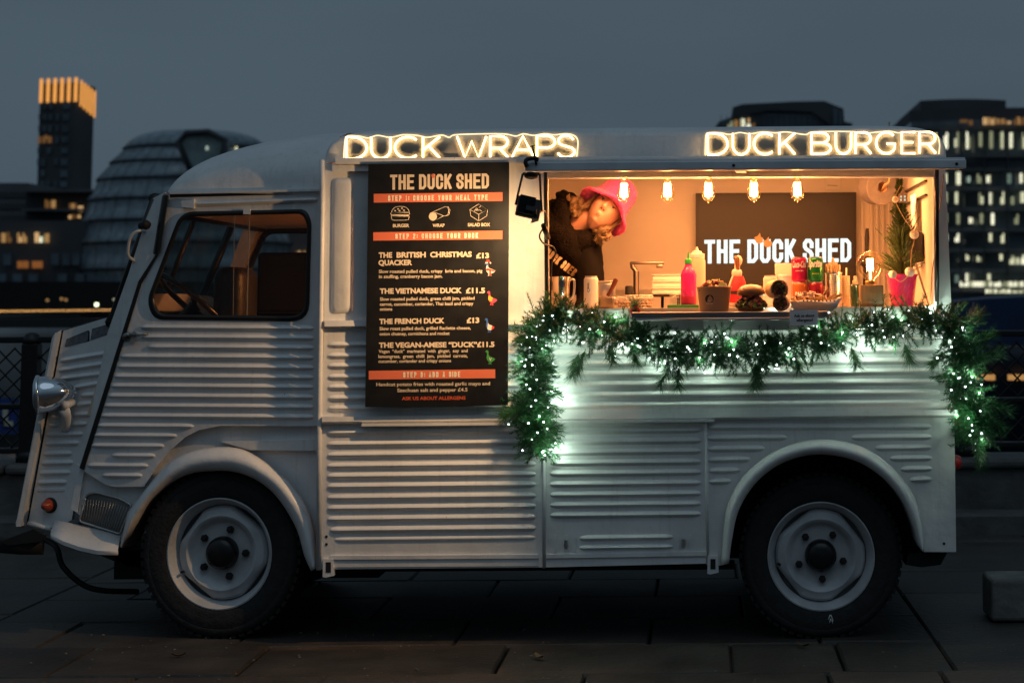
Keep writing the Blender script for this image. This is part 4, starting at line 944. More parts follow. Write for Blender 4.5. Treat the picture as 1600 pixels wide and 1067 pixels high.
# far door with its window (seen through the near one)
yF = lambda x: W - YC(x)
def F_(x, y): p = P(x, y, YC(x)); return Vector((p.x, W - p.y, p.z))
def far_hole(b, outer, hole, th):
    for dy in (0, -th):
        vo = [b.v(F_(x, y) + Vector((0, dy, 0))) for x, y in outer]; vi = [b.v(F_(x, y) + Vector((0, dy, 0))) for x, y in hole]; es = []
        for L_ in (vo, vi):
            for i in range(len(L_)): es.append(b.bm.edges.get((L_[i - 1], L_[i])) or b.bm.edges.new((L_[i - 1], L_[i])))
        bmesh.ops.triangle_fill(b.bm, use_beauty=True, use_dissolve=False, edges=es)
        if dy == 0: A = (vo, vi)
        else:
            for p, q in zip(A, (vo, vi)):
                for i in range(len(p)): b.face([p[i - 1], p[i], q[i], q[i - 1]])
b = MB(); far_hole(b, [(124, 731), (225, 760), (310, 672), (496, 665.5), (505, 300), (268, 303), (217, 440)], wi, .03); fd = b.build('far_cab_door', inside, van)
b = MB(); b.tube([F_(x, y) - Vector((0, .032, 0)) for x, y in wi + wi[:1]], .016, 8); b.tube([F_(x, y) - Vector((0, .034, 0)) for x, y in ((500, 309), (278, 311), (226, 440), (150, 690))], .012, 8); b.build('far_window_seal', seal, fd, True)
b = MB(); q = [F_(x, y) for x, y in wi]; b.prism(q, (0, -.003, 0)); b.build('far_side_window', gl, fd)
# cab interior
b = MB(); b.hexa([Vector((n1.x + .03, .3, n1.z - .005)), Vector((n1.x + .03, W - .3, n1.z - .005)), Vector((n1.x + .22, W - .25, n1.z - .03)), Vector((n1.x + .22, .25, n1.z - .03))], [Vector((n1.x - .1, .35, n1.z - .4)), Vector((n1.x - .1, W - .35, n1.z - .4)), Vector((n1.x + .2, W - .3, n1.z - .4)), Vector((n1.x + .2, .3, n1.z - .4))]); b.build('dashboard', inside, van)
b = MB(); q = P(150, 690, .3); b.box((q.x, .42, .42), (P(505, 700).x, W - .42, .46)); b.build('cab_floor', blackp, van)
zcl = P(400, 335, .4).z; b = MB(); b.hexa([(P(262, 308).x, .22, zcl - .01), (P(262, 308).x, W - .22, zcl - .01), (P(505, 308).x, W - .12, zcl), (P(505, 308).x, .12, zcl)], [(P(262, 308).x, .22, zcl), (P(262, 308).x, W - .22, zcl), (P(505, 308).x, W - .12, zcl + .01), (P(505, 308).x, .12, zcl + .01)]); b.build('headliner', inside, van)
b = MB(); b.tube([(P(258, 330).x, .24, zcl + .005), (P(258, 330).x, W - .24, zcl + .005)], .03, 10); b.build('windscreen_header', seal, van, True)
sc_ = P(305, 478, .62); ax = Vector((-.58, -.30, -.75)).normalized(); a1 = (Vector((0, 1, 0)) - ax * ax.y).normalized(); a2 = ax.cross(a1)
b = MB(); ring_ = [sc_ + (a1 * math.cos(2 * PI * k / 40) + a2 * math.sin(2 * PI * k / 40)) * .21 for k in range(41)]; b.tube(ring_, .013, 10); b.tube([sc_ + a1 * .2, sc_ - a1 * .2], .01, 8); b.tube([sc_ + a2 * .2, sc_ - ax * -.02], .01, 8); b.tube([sc_, sc_ + ax * .5], .03, 12); b.build('steering_wheel', mat('black_bakelite', (.015, .015, .015), .25), van, True)
seatm = mat('black_vinyl', (.014, .014, .015), .4, bump=.2)
for yy, nm in ((.62, 'seat'), (1.35, 'seat')):
    q = P(378, 500, yy); b = MB()
    b.rbox((q.x - .10, yy - .16, q.z - .1), (q.x + .04, yy + .16, q.z + .235), .05, seg=4); b.rbox((q.x - .12, yy - .24, q.z - .55), (q.x + .06, yy + .24, q.z - .06), .05, seg=4); b.rbox((q.x - .5, yy - .24, q.z - .7), (q.x + .06, yy + .24, q.z - .56), .05, seg=4)
    shade(b.build(nm, seatm, van), 50)
b = MB(); q = P(452, 480, 1.5); b.rbox((q.x - .16, 1.48, q.z - .03), (q.x + .3, 1.52, q.z + .27), .02); b.build('cab_locker', seatm, van)
b = MB(); p = Vector((n1.x + .0, .62, n1.z + .03)); b.tube([p - Vector((.03, 0, 0)), P(300, 444, .75) - Vector((.18, 0, 0))], [.01, .004], 8); b.build('wiper', blackp, van)
# --- counter, shelf, hatch flap
ctz = P(1085, 481, .0).z
cm = mat('counter_board', (.62, .56, .48), .35, var=.06)
b = MB(); b.box((P(862, 480).x, .032, ctz - .03), (Xi1 - .002, .46, ctz)); b.build('counter', cm, van)
b = MB(); b.box((XL + .02, .44, zf + .001), (Xi1 - .002, .458, ctz - .031)); b.build('added_leak_panel', inside, van)  # unseen panel added below the counter to stop interior light leaking out
b = MB(); b.box((P(861, 480).x, -.012, ctz - .045), (P(1457, 480).x, -.0005, ctz - .002)); b.build('counter_fascia', mat('galvanised', (.55, .55, .53), .38, .7, var=.1), van)
b = MB(); b.box((P(860, 480).x, .0, ctz - .0022), (P(1459, 480).x, .031, ctz + .0005)); b.build('counter_edge', cm, van)
sx0, sx1 = P(986, 490, -.26).x, P(1293, 490, -.26).x
shz = P(1085, 487.5, -.27).z
b = MB(); b.rbox((sx0, -.285, shz - .024), (sx1, -.013, shz), .004)
shelf = b.build('shelf', mat('grey_shelf', (.20, .19, .18), .3, .2), van)
b = MB(); b.tube([(sx0 + .02, -.288, shz - .028), (sx1 - .02, -.288, shz - .028)], .006, 8); b.build('shelf_edge', STEEL, shelf, True)
b = MB(); b.box((sx0 + .04, -.05, shz - .075), (sx1 - .02, -.013, shz - .026)); b.build('shelf_bracket', ALU, shelf)
b = MB(); b.box((P(850, 470).x, -.024, P(900, 500).z - .004), (P(1462, 470).x, -.0005, P(900, 488).z - .002)) if False else None
# flap: hinged at the top, swung out flat over the counter
fY = -.55
fl0, fl1 = P(820, 258, fY).x, P(1510, 258, fY).x
zt0, zb0 = P(1085, 252, fY).z, P(1085, 266, fY).z
hz0 = P(1085, 262, -.04).z
flapm = mat('flap_grey_paint', (.66, .67, .69), .45, .1, var=.15, scale=6, bump=.1)
b = MB(); b.hexa([(fl0 + .05, -.042, hz0), (fl1 - .05, -.042, hz0), (fl1, fY + .022, zt0), (fl0, fY + .022, zt0)], [(fl0 + .05, -.042, hz0 - .012), (fl1 - .05, -.042, hz0 - .012), (fl1, fY + .022, zt0 - .014), (fl0, fY + .022, zt0 - .014)])
flap = b.build('hatch_flap', PAINT, van)
b = MB(); b.rbox((fl0, fY, zb0), (fl1, fY + .02, zt0), .004); b.box((fl0 + .02, fY + .0205, zb0), (fl1 - .02, fY + .06, zb0 + .003)); b.build('flap_edge', flapm, flap)
b = MB(); b.panel([(855, 262), (1459, 257), (1459, 275.5), (855, 278)], -.12, .012); b.build('flap_inner_lip', PAINT, flap)
b = MB(); b.box((fl0 + .001, fY + .0225, zt0 + .0002), (fl1 - .001, fY + .05, zt0 + .010)); b.build('flap_seam', PAINT, flap)
b = MB(); 
for x in (P(842, 258).x, P(1142, 258).x, P(1466, 258).x): b.lathe([(.006, 0), (.006, .003), (.002, .005)], (x, fY, (zt0 + zb0) / 2), (0, -1, 0), 10)
b.build('flap_bolt', BLACKM, flap, True)
b = MB(); b.hexa([(P(1152, 272).x - .02, -.3, hz0 - .03), (P(1152, 272).x + .02, -.3, hz0 - .03), (P(1160, 272).x + .02, -.06, hz0 - .03), (P(1160, 272).x - .02, -.06, hz0 - .03)], [(P(1152, 272).x - .02, -.3, hz0 - .016), (P(1152, 272).x + .02, -.3, hz0 - .016), (P(1160, 272).x + .02, -.06, hz0 - .016), (P(1160, 272).x - .02, -.06, hz0 - .016)]); b.build('flap_brace', PAINT, flap)
for xx, px in ((P(854, 300, -.05).x, 854), (P(1461, 300, -.03).x, 1461)):
    b = MB(); b.tube([(xx + (.0 if px < 1000 else -.0), fY + .08 if False else -.10, hz0 - .02), (xx, -.02, ctz + .02)], .009, 8); b.tube([(xx, -.06 - .0, hz0 - .1), (xx + .004, -.012, ctz - .02)], .005, 8); b.build('flap_strut', mat('strut_black', (.03, .028, .025), .3, .6), van, True)
# ------------------------------------------------------------------ menu board
random.seed(21)
BYF = -.062
boardm = mat('menu_black', (.010, .0095, .009), .38, var=.2, scale=20, rvar=.06)
cream = mat('menu_cream', (.72, .58, .42), .6, var=.02)
orange = mat('menu_orange', (.74, .17, .085), .5, var=.04)
redtxt = mat('menu_red', (.62, .10, .035), .6, var=.02)
mb_ = thing('menu_board', 'tall black menu board with cream lettering and three orange bars', 'menu board', P(683, 636, BYF))
b = MB(); b.panel([(575.5, 256.5), (795.5, 253.5), (793.5, 633), (570.5, 636)], BYF, .009); b.build('panel', boardm, mb_)
b = MB()
for x, y in ((600, 300), (770, 300), (600, 600), (770, 600)): b.tube([P(x, y, BYF + .0092), P(x, y, -.001)], .012, 10)
b.build('spacer', ALU, mb_)
YT = BYF - .0018
b = MB(); block_text(b, 'THE DUCK SHED', 609.5, 764, 296.8, 294.7, 23.5, YT, .175, .16); b.build('title', cream, mb_, False, fix=False)
def poly(nm, pts, m, Y=YT, th=.001, par_=mb_):
    b = MB(); b.panel(pts, Y, th); return b.build(nm, m, par_)
poly('crest', [(673, 272), (675, 274.5), (677, 271.2), (678.4, 274.5), (680.5, 272.5), (680, 276), (677.5, 279), (675, 278)], orange, YT - .001)
for q, tx in ((((584, 303.2), (785.2, 300.6), (785.2, 314.4), (584, 316.8)), ('STEP 1: CHOOSE YOUR MEAL TYPE', 606, 762, 314.2, 312.7, 8.4)),
              (((583.2, 363.1), (785, 360.4), (785, 373.9), (583.2, 376.2)), ('STEP 2: CHOOSE YOUR DUCK', 617.5, 747, 373.6, 372.2, 8.3)),
              (((576.2, 579.3), (773.8, 576.8), (773.8, 590.8), (576.2, 592.9)), ('STEP 3: ADD A SIDE', 629.8, 719.2, 590, 588.9, 8.6))):
    br = poly('step_bar', q, orange)
    b = MB(); block_text(b, *tx, YT - .0012, .20, .5); b.build('lettering', mat('bar_cream', (.88, .80, .62), .6), br, False, fix=False)
S7 = 6.957
def tl(o, t, x0, x1, ya, yb, h, m=cream, nm='menu_text', bold=.022):
    b = MB()
    for i, (tt, a, c) in enumerate(zip(t, x0, x1)): ptext(b, tt, 570 + a / S7, 570 + c / S7, o + (ya + (yb - ya) * (a - x0[0]) / max(1, (x1[-1] - x0[0]))) / S7, o + (ya + (yb - ya) * (c - x0[0]) / max(1, (x1[-1] - x0[0]))) / S7, h, YT, bold)
    return b.build(nm, m, mb_, False, fix=False)
T1 = lambda o, s_, a, c, ya, yb, h, **k: tl(o, [s_], [a], [c], ya, yb, h, **k)
tl(380, ['THE', 'BRITISH', 'CHRISTMAS'], [150, 345, 710], [298, 663, 1163], 158, 148, 8.8, bold=.045)
for o, s_, a, c, ya, yb, h in ((380, '£13', 1210, 1350, 163, 162, 8.6), (380, 'QUACKER', 148, 515, 240, 237, 8.6), (380, 'THE VIETNAMESE DUCK', 162, 1055, 548, 540, 8.6), (380, '£11.5', 1098, 1308, 543, 541, 8.7),
    (380, 'THE FRENCH DUCK', 157, 867, 877, 868, 8.5), (380, '£13', 1107, 1245, 866, 864, 8.6), (510, 'THE VEGAN-AMESE \u201cDUCK\u201d£11.5', 153, 1410, 230, 221, 8.4)):
    T1(o, s_, a, c, ya, yb, h, bold=.045)
for o, s_, a, c, ya, yb in ((380, 'Slow roasted pulled duck, crispy  brie and bacon, pig', 153, 1278, 325, 317), (380, 'in stuffing, cranberry bacon jam.', 153, 845, 381, 375), (380, 'Slow roasted pulled duck, green chilli jam, pickled', 165, 1193, 625, 614),
    (380, 'carrot, cucumber, coriander, Thai basil and crispy', 163, 1180, 680, 672), (380, 'onions', 163, 298, 733, 732), (380, 'Slow roast pulled duck, grilled Raclette cheese,', 160, 1152, 946, 936), (510, 'onion chutney, cornichons and rocket', 160, 922, 98, 92),
    (510, 'Vegan  \u201cduck\u201d  marinated  with  ginger,  soy  and', 150, 1118, 288, 280), (510, 'lemongrass,  green  chilli  jam,  pickled  carrots,', 148, 1118, 343, 335), (510, 'cucumber, coriander and crispy onions', 148, 938, 395, 388)):
    T1(o, s_, a, c, ya, yb, 5.4)
T1(510, 'Handcut potato fries with roasted garlic mayo and', 125, 1362, 648, 637, 5.7); T1(510, 'Szechuan salt and pepper £4.5', 353, 1117, 712, 704, 5.8)
T1(510, 'ASK US ABOUT ALLERGENS', 403, 1095, 800, 793, 5.6, m=redtxt, bold=.03)
for s_, a, c, y in (('BURGER', 305, 483, 732), ('WRAP', 737, 868, 730), ('SALAD BOX', 1120, 1362, 722)): T1(250, s_, a, c, y, y - 2, 5.4, bold=.035, nm='icon_caption')
def ic(paths, nm='icon', th=.55):
    b = MB()
    for i, p in enumerate(paths):
        q = [P(570 + x / S7, 250 + y / S7, YT) for x, y in p]; b.tube(q, th / SC(YT), 4, flat=.3)
    return b
b = ic([spline([(290, 572), (296, 545), (330, 515), (384, 506), (440, 515), (474, 545), (482, 572)], 4) + [Vector((290, 572))], [(284, 575), (280, 590), (290, 597), (480, 595), (488, 585), (482, 574)], spline([(286, 612), (292, 640), (305, 655), (384, 656), (462, 652), (476, 638), (482, 610)], 4) + [Vector((286, 612))]])
for x, y in ((330, 552), (362, 534), (378, 553), (405, 527), (426, 548)): b.panel([(570 + (x + 11 * math.cos(k)) / S7, 250 + (y + 8 * math.sin(k)) / S7) for k in (0, 1, 2, 3, 4, 5)], YT, .0008)
b.panel([(570 + x / S7, 250 + y / S7) for x, y in ((284, 600), (484, 598), (484, 610), (284, 613))], YT, .0008); b.build('burger_icon', cream, mb_)
b = ic([[(697, 600), (712, 580), (740, 566), (870, 510), (905, 512), (925, 545), (918, 590), (890, 608), (855, 608), (770, 575), (745, 570)], [(855, 608), (780, 650)], [(895, 515), (912, 545), (905, 585), (885, 606)]])
b.panel([(570 + (740 + 44 * math.cos(k * .42)) / S7, 250 + (615 + 46 * math.sin(k * .42)) / S7) for k in range(15)], YT, .0008); b.build('wrap_icon', cream, mb_)
b = ic([[(1238, 480), (1333, 542), (1238, 592), (1142, 540), (1238, 480)], [(1142, 540), (1152, 610), (1238, 664), (1325, 610), (1333, 542)], [(1238, 592), (1238, 664)], spline([(1190, 560), (1195, 545), (1215, 550), (1225, 535), (1215, 525), (1205, 535), (1225, 548), (1250, 545), (1270, 560)], 4), [(1240, 520), (1262, 500)]]); b.build('salad_box_icon', cream, mb_)
duck = [(0, .12), (.1, .03), (.2, 0), (.3, .04), (.34, .13), (.33, .25), (.36, .38), (.5, .46), (.75, .52), (1, .62), (.88, .74), (.72, .82), (.60, .85), (.61, .96), (.68, 1), (.48, 1), (.52, .86), (.44, .86), (.44, .96), (.46, 1), (.28, 1), (.36, .95), (.36, .82), (.2, .7), (.13, .55), (.16, .38), (.18, .24), (.14, .17)]
def mduck(x0, y0, x1, y1, col, patches):
    f = lambda q: [(x0 + (x1 - x0) * x, y0 + (y1 - y0) * y) for x, y in q]
    o = poly('duck_icon', f(duck), mat('ink_' + col[0], col[1], .6, var=.02))
    for i, (c, q) in enumerate(patches): poly('duck_patch', f(q), mat('ink_' + c[0], c[1], .6, var=.02), YT - .0011 - .0003 * i, .0006, o)
CW, CR, CB, CYl, CP, CG = ('white', (.75, .7, .62)), ('red', (.65, .05, .04)), ('blue', (.04, .12, .40)), ('yellow', (.75, .45, .05)), ('pink', (.72, .07, .12)), ('green', (.05, .27, .06))
mduck(757, 410, 774, 431, CW, [(CB, [(0, .12), (.1, .03), (.2, 0), (.3, .04), (.34, .2), (.18, .24), (.14, .17)]), (CR, [(.14, .5), (.3, .44), (.95, .6), (.9, .68), (.6, .62), (.6, 1), (.44, .99), (.45, .62), (.13, .6)]), (CR, [(.04, .02), (.22, -.2), (.42, -.2), (.56, .02), (.48, .06), (.36, -.05), (.3, .03)]), (CW, [(.05, .01), (.3, -.02), (.36, .05), (.1, .09)]), (CW, [(.48, .0), (.6, .0), (.6, .1), (.48, .1)])])
mduck(760.5, 454.7, 777, 477, CP, [(CYl, [(.16, .36), (.34, .3), (.4, .4), (.6, .48), (.5, .6), (.54, .74), (.36, .7), (.2, .68), (.13, .55)])])
mduck(757, 497, 773, 519.5, CB, [(CW, [(.33, .28), (.36, .38), (.5, .46), (.75, .52), (.66, .84), (.36, .82), (.28, .74)]), (CR, [(.75, .52), (1, .62), (.88, .74), (.72, .82), (.66, .84)])])
mduck(758, 547, 773.8, 569, CG, [])
b = MB(); ptext(b, 'V', 764.2, 768.4, 563.4, 563.3, 4.6, YT - .0013, .03); b.build('duck_letter', mat('ink_white', (.75, .7, .62)), mb_, False, fix=False)
# ------------------------------------------------------------------ neon signs on the roof edge
def arc(cx, cy, rx, ry, a0, a1, n=14): return [(cx + rx * math.cos(math.radians(a0 + (a1 - a0) * i / n)), cy + ry * math.sin(math.radians(a0 + (a1 - a0) * i / n))) for i in range(n + 1)]
NEO = {'D': [[(0, 0), (0, 1), (.35, 1)] + arc(.35, .5, .65, .5, 90, -90) + [(0, 0)]], 'U': [[(0, 1), (0, .42)] + arc(.5, .42, .5, .42, 180, 360) + [(1, 1)]],
 'C': [arc(.56, .5, .56, .5, 48, 312, 20)], 'K': [[(0, 0), (0, 1)], [(1, 1), (.02, .38)], [(.3, .58), (1, 0)]], 'W': [[(0, 1), (.27, 0), (.5, .78), (.73, 0), (1, 1)]],
 'R': [[(0, 0), (0, 1), (.5, 1)] + arc(.55, .72, .42, .28, 90, -90) + [(0, .44)], [(.5, .44), (1, 0)]], 'A': [[(0, 0), (.5, 1), (1, 0)], [(.2, .34), (.8, .34)]],
 'P': [[(0, 0), (0, 1), (.5, 1)] + arc(.55, .72, .45, .28, 90, -90) + [(0, .44)]], 'S': [spline([(.92, .82), (.7, .98), (.35, 1), (.08, .84), (.12, .62), (.5, .5), (.9, .38), (.98, .18), (.7, .01), (.3, .0), (.02, .18)], 4)],
 'B': [[(0, 0), (0, 1), (.45, 1)] + arc(.5, .76, .38, .24, 90, -90) + [(0, .52)], [(.45, .52)] + arc(.5, .26, .5, .26, 90, -90) + [(0, 0)]],
 'G': [arc(.53, .5, .53, .5, 45, 318, 20) + [(1, .46), (.55, .46)]], 'E': [[(1, 1), (0, 1), (0, 0), (1, 0)], [(0, .52), (.85, .52)]]}
neon_m = emit('neon_tube', (1, .58, .21), 11.0); neon_e = emit('neon_edge', (1, .70, .36), 2.0, False)
acryl = glass('clear_acrylic', (.98, .98, .97), .0, .05)
def neon(label, letters, yt, yb, outline, sl):
    t = thing('neon_sign', label, 'neon sign', P(letters[0][1], yb, -.015))
    for ch, x0, x1 in letters:
        b = MB()
        for st in NEO[ch]:
            pts = [P(x0 + (x1 - x0) * x, yb + sl * (x0 - letters[0][1]) - (yb - yt) * y, -.016) for x, y in st]
            b.tube(pts, .0040, 7)
        b.build('letter', neon_m, t, True)
    b = MB(); b.tube([P(x, y, -.008) for x, y in spline(outline, 6)], .0024, 6); b.build('lit_edge', neon_e, t, True)
    b = MB(); b.panel([(x, y) for x, y in outline], -.010, .004); b.build('backing', acryl, t)
neon('glowing neon sign reading DUCK WRAPS on the roof edge', [('D', 541, 573), ('U', 580, 610), ('C', 617, 653), ('K', 661, 687), ('W', 714, 760), ('R', 766, 794), ('A', 800, 834), ('P', 839, 867), ('S', 871, 898)], 215, 248,
     [(537, 248), (539, 222), (543, 213), (560, 213), (575, 216), (590, 212), (610, 215), (630, 211), (652, 212), (668, 215), (690, 211.5), (702, 215), (712, 211), (760, 209.5), (790, 210), (806, 213), (818, 209.5), (834, 212), (850, 209.5), (866, 211), (886, 209.5), (898, 213), (903, 222), (901, 246)], -.008)
neon('glowing neon sign reading DUCK BURGER on the roof edge', [('D', 1106, 1137), ('U', 1145, 1171), ('C', 1178, 1209), ('K', 1218, 1242), ('B', 1268, 1298), ('U', 1306, 1330), ('R', 1337, 1361), ('G', 1369, 1399), ('E', 1409, 1430), ('R', 1437, 1462)], 209, 242,
     [(1102, 243), (1103, 214), (1107, 208), (1125, 208), (1140, 210.5), (1156, 207.5), (1172, 209.5), (1192, 206.5), (1210, 208), (1228, 206.5), (1245, 209), (1260, 210.5), (1272, 206.5), (1330, 206), (1350, 209), (1368, 207), (1390, 205.5), (1405, 208), (1430, 206), (1452, 207), (1464, 212), (1468, 225), (1467, 241)], -.007)
# ------------------------------------------------------------------ bulbs along the hatch
warmL = (1.0, .40, .13)
bglass = glass('amber_bulb_glass', (1, .90, .70), .02, .03, fr=.3)
fil = emit('filament', (1, .62, .26), 30, False)
for i, (x, lab) in enumerate(((975, 'glowing filament bulb in front of the pink hat'), (1043, 'glowing filament bulb second along the hatch right of the pink hat'), (1107, 'glowing filament bulb over the left corner of the wall screen'), (1178, 'glowing filament bulb over the middle of the wall screen'), (1246, 'glowing filament bulb nearest the hanging roll'))):
    yt = 272; Yb = -.05; k = 1 / SC(Yb); p = P(x, 316 - (x - 975) * .006, Yb)
    t = thing('light_bulb', lab, 'light bulb', p, 'filament bulbs along the hatch')
    hgt = 36 * k
    b = MB(); b.lathe([(0, 0), (4 * k, .8 * k), (8.5 * k, 5 * k), (11 * k, 11 * k), (10.2 * k, 18 * k), (7.5 * k, 26 * k), (5.6 * k, 33 * k), (5.2 * k, 37 * k)], p, n=24); b.lathe([(0, -1.6 * k), (1.6 * k, -.8 * k), (1.8 * k, .6 * k)], p, n=10); b.build('glass', bglass, t, True)
    b = MB()
    for q in range(6):
        a = q * PI / 3; c = Vector((math.cos(a), math.sin(a), 0)) * 4.6 * k; b.tube([p + c + Vector((0, 0, 8 * k)), p + c * .8 + Vector((0, 0, 29 * k))], 1.5 * k, 6)
    b.build('filament', fil, t)
    b = MB(); b.lathe([(5.2 * k, 36 * k), (5.8 * k, 38 * k), (5.8 * k, 49 * k), (2 * k, 52 * k), (1 * k, 60 * k)], p, n=16); b.build('socket', mat('brass', (.5, .33, .12), .35, 1), t, True)
    ld = bpy.data.lights.new('bulb_glow', 'POINT'); ld.energy = 17; ld.color = warmL; ld.shadow_soft_size = .012
    lo = bpy.data.objects.new('bulb_glow', ld); C.objects.link(lo); lo.parent = t; lo.location = (0, 0, 16 * k)
# ------------------------------------------------------------------ work lamp clamped to the flap
fp = P(826, 325, fY - .02)
t = thing('work_lamp', 'black floodlight clamped under the corner of the flap facing the van side', 'lamp', fp)
aim = Vector((-.30, 1, -.38)).normalized()
xa = aim.cross(Vector((0, 0, 1))).normalized(); za = xa.cross(aim); 
M = Matrix((xa, aim, za)).transposed().to_4x4(); M.translation = fp
rot = M @ Matrix.Rotation(math.radians(14), 4, 'Y')
b = MB(); b.rbox((-.047, -.012, -.040), (.047, .012, .040), .005, rot)
for k in range(13): b.rbox((-.042, -.024, -.036 + k * .006), (.020, -.0125, -.0335 + k * .006), .0008, rot, 1)
b.rbox((-.015, -.034, -.028), (.03, -.0245, -.004), .004, rot); b.build('housing', BLACKM, t)
b = MB(); b.rbox((-.040, .0125, -.033), (.040, .0135, .033), .0003, rot, 1); b.build('lens', emit('flood_lens', (1, .75, .42), 6, False), t)
b = MB()
top_ = P(830, 272, fY - .01)
for sx in (-1, 1):
    e = rot @ Vector((sx * .052, 0, 0)); u_ = top_ + Vector((sx * .033, 0, 0)); b.tube([e, e + (u_ - e) * .3, u_], .0045, 6)
b.tube([top_ - Vector((.033, 0, 0)), top_ + Vector((.033, 0, 0))], .006, 6); b.build('bracket', BLACKM, t)
b = MB(); b.lathe([(.02, 0), (.028, .004), (.026, .012), (.012, .018)], top_, (0, -.4, -1), 16)
cl = [P(824, 262, fY - .028), P(821, 253, fY - .028), P(826, 248.5, fY - .02), P(838, 247.5, fY - .012), P(838, 252, fY - .006)]
b.tube(spline(cl, 4), .0085, 8); b.tube([P(838, 258, fY - .004), P(832, 228, fY - .004)], .004, 8); b.tube([P(828, 229.5, fY - .004), P(837, 227, fY - .004)], .002, 6); b.build('clamp', BLACKM, t)
cab = spline([tuple(rot @ Vector((.03, -.02, -.03))), P(851, 330, fY + .1), P(853, 348, fY + .2), P(843, 368, fY + .3), P(850, 381, fY + .35), P(864, 386, fY + .42), P(868, 396, fY + .45), P(862, 412, fY + .48), P(861, 440, -.03), P(860, 470, -.02)], 6)
b = MB(); b.tube(cab, .0035, 6); b.build('cable', BLACKM, t, True)
b = MB(); b.tube([P(849, 352, fY + .22), P(856, 372, fY + .30)], .011, 8); b.build('junction', BLACKM, t, True)
ld = bpy.data.lights.new('flood_glow', 'AREA'); ld.shape = 'RECTANGLE'; ld.size = .016; ld.size_y = .016; ld.energy = 7.8; ld.color = (1, .60, .28); ld.spread = math.radians(142)
lo = bpy.data.objects.new('flood_glow', ld); C.objects.link(lo); lo.parent = t; lo.matrix_parent_inverse = Matrix.Translation(-fp)
beam = Vector((-.66, .50, -.52)).normalized()
lo.matrix_basis = Matrix.Translation(fp + Vector((-.005, .06, -.012))) @ beam.to_track_quat('-Z', 'Y').to_matrix().to_4x4()
LP_ = fp + Vector((-.005, .06, -.012))
dA = (P(880, 330, 0) - LP_).normalized(); dB = (P(795, 850, 0) - LP_).normalized()
b = MB(); b.hexa([LP_ + dA * .075, LP_ + dB * .05, rot @ Vector((.047, .012, -.040)), rot @ Vector((.047, .012, .040))], [q + Vector((.002, 0, 0)) for q in (LP_ + dA * .075, LP_ + dB * .05, rot @ Vector((.047, .012, -.040)), rot @ Vector((.047, .012, .040)))]); b.build('added_shade_plate', BLACKM, t)  # added plate, keeps the lamp's light off the panels to its right
# ------------------------------------------------------------------ garland with fairy lights
random.seed(33)
def leafmat(nm, c0, c1):
    m = bpy.data.materials.new(nm); m.use_nodes = True; t = m.node_tree; N = t.nodes; L = t.links; b = N['Principled BSDF']; b.inputs['Roughness'].default_value = .5
    g = N.new('ShaderNodeNewGeometry'); r = N.new('ShaderNodeValToRGB'); r.color_ramp.elements[0].color = (*c0, 1); r.color_ramp.elements[1].color = (*c1, 1)
    L.new(g.outputs['Random Per Island'], r.inputs[0]); L.new(r.outputs[0], b.inputs['Base Color'])
    MATS[nm] = m; return m
firm = leafmat('fir_needles', (.008, .060, .014), (.032, .17, .045)); pinem = leafmat('pine_needles', (.016, .085, .020), (.055, .19, .05)); pineb = leafmat('browned_needles', (.05, .045, .014), (.13, .085, .03))
gp = [(842, 704, -.03), (838, 672, -.05), (832, 640, -.05), (838, 604, -.05), (834, 566, -.06), (838, 528, -.07), (852, 500, -.08), (882, 496, -.09), (920, 508, -.10), (958, 520, -.11), (1000, 528, -.10), (1042, 542, -.08), (1085, 548, -.08), (1130, 545, -.08), (1180, 550, -.08), (1228, 542, -.08), (1275, 530, -.09), (1322, 514, -.09), (1370, 510, -.09), (1420, 502, -.09), (1466, 500, -.10), (1494, 520, -.10), (1502, 556, -.09), (1503, 592, -.08), (1516, 626, -.08), (1524, 660, -.07), (1526, 690, -.06)]
GP = spline(gp, 10)
gar = thing('garland', 'green artificial fir garland draped along the counter edge with hanging ends', 'garland', P(1170, 530, -.08))
def needle(b, o, d, L, wd):
    s = d.cross(Vector((random.gauss(0, 1), random.gauss(0, 1), random.gauss(0, 1)))); 
    if s.length < 1e-6: return
    s = s.normalized() * wd * .5; e = o + d * L
    b.face([b.v(o - s), b.v(o + s), b.v(e)])
def sprig(b, o, d, L, nl, n, wd, cone=.9, bend=.12, start=.1):
    d = d.normalized(); g = Vector((0, 0, -bend)); pts = [o]
    for i in range(4): d = (d + g * .5 + Vector((random.gauss(0, .06), random.gauss(0, .06), random.gauss(0, .06)))).normalized(); pts.append(pts[-1] + d * L / 4)
    b.tube(pts, .0016, 3, False)
    for i in range(n):
        u = start + (1 - start) * (i + random.random()) / n; k = min(3, int(u * 4)); f = u * 4 - k; p = pts[k].lerp(pts[k + 1], f); ax = (pts[k + 1] - pts[k]).normalized()
        q = Vector((random.gauss(0, 1), random.gauss(0, 1), random.gauss(0, 1))); q = (q - ax * q.dot(ax)).normalized()
        if p.y + q.y * nl > -.004 and p.x < P(1490, 600).x: q.y = -abs(q.y)
        needle(b, p, (ax * random.uniform(.35, 1.0) + q * cone).normalized(), nl * random.uniform(.75, 1.15) * (1 - .35 * max(0, u - .8) * 5 * .5), wd)
    return pts
fb_, pb_, bb_ = MB(), MB(), MB()
core = MB(); core.tube([P(x, y, z * .5) for x, y, z in GP], .004, 6); core.build('wire_core', mat('green_wire', (.01, .03, .012), .6), gar, True)
NG = len(GP)
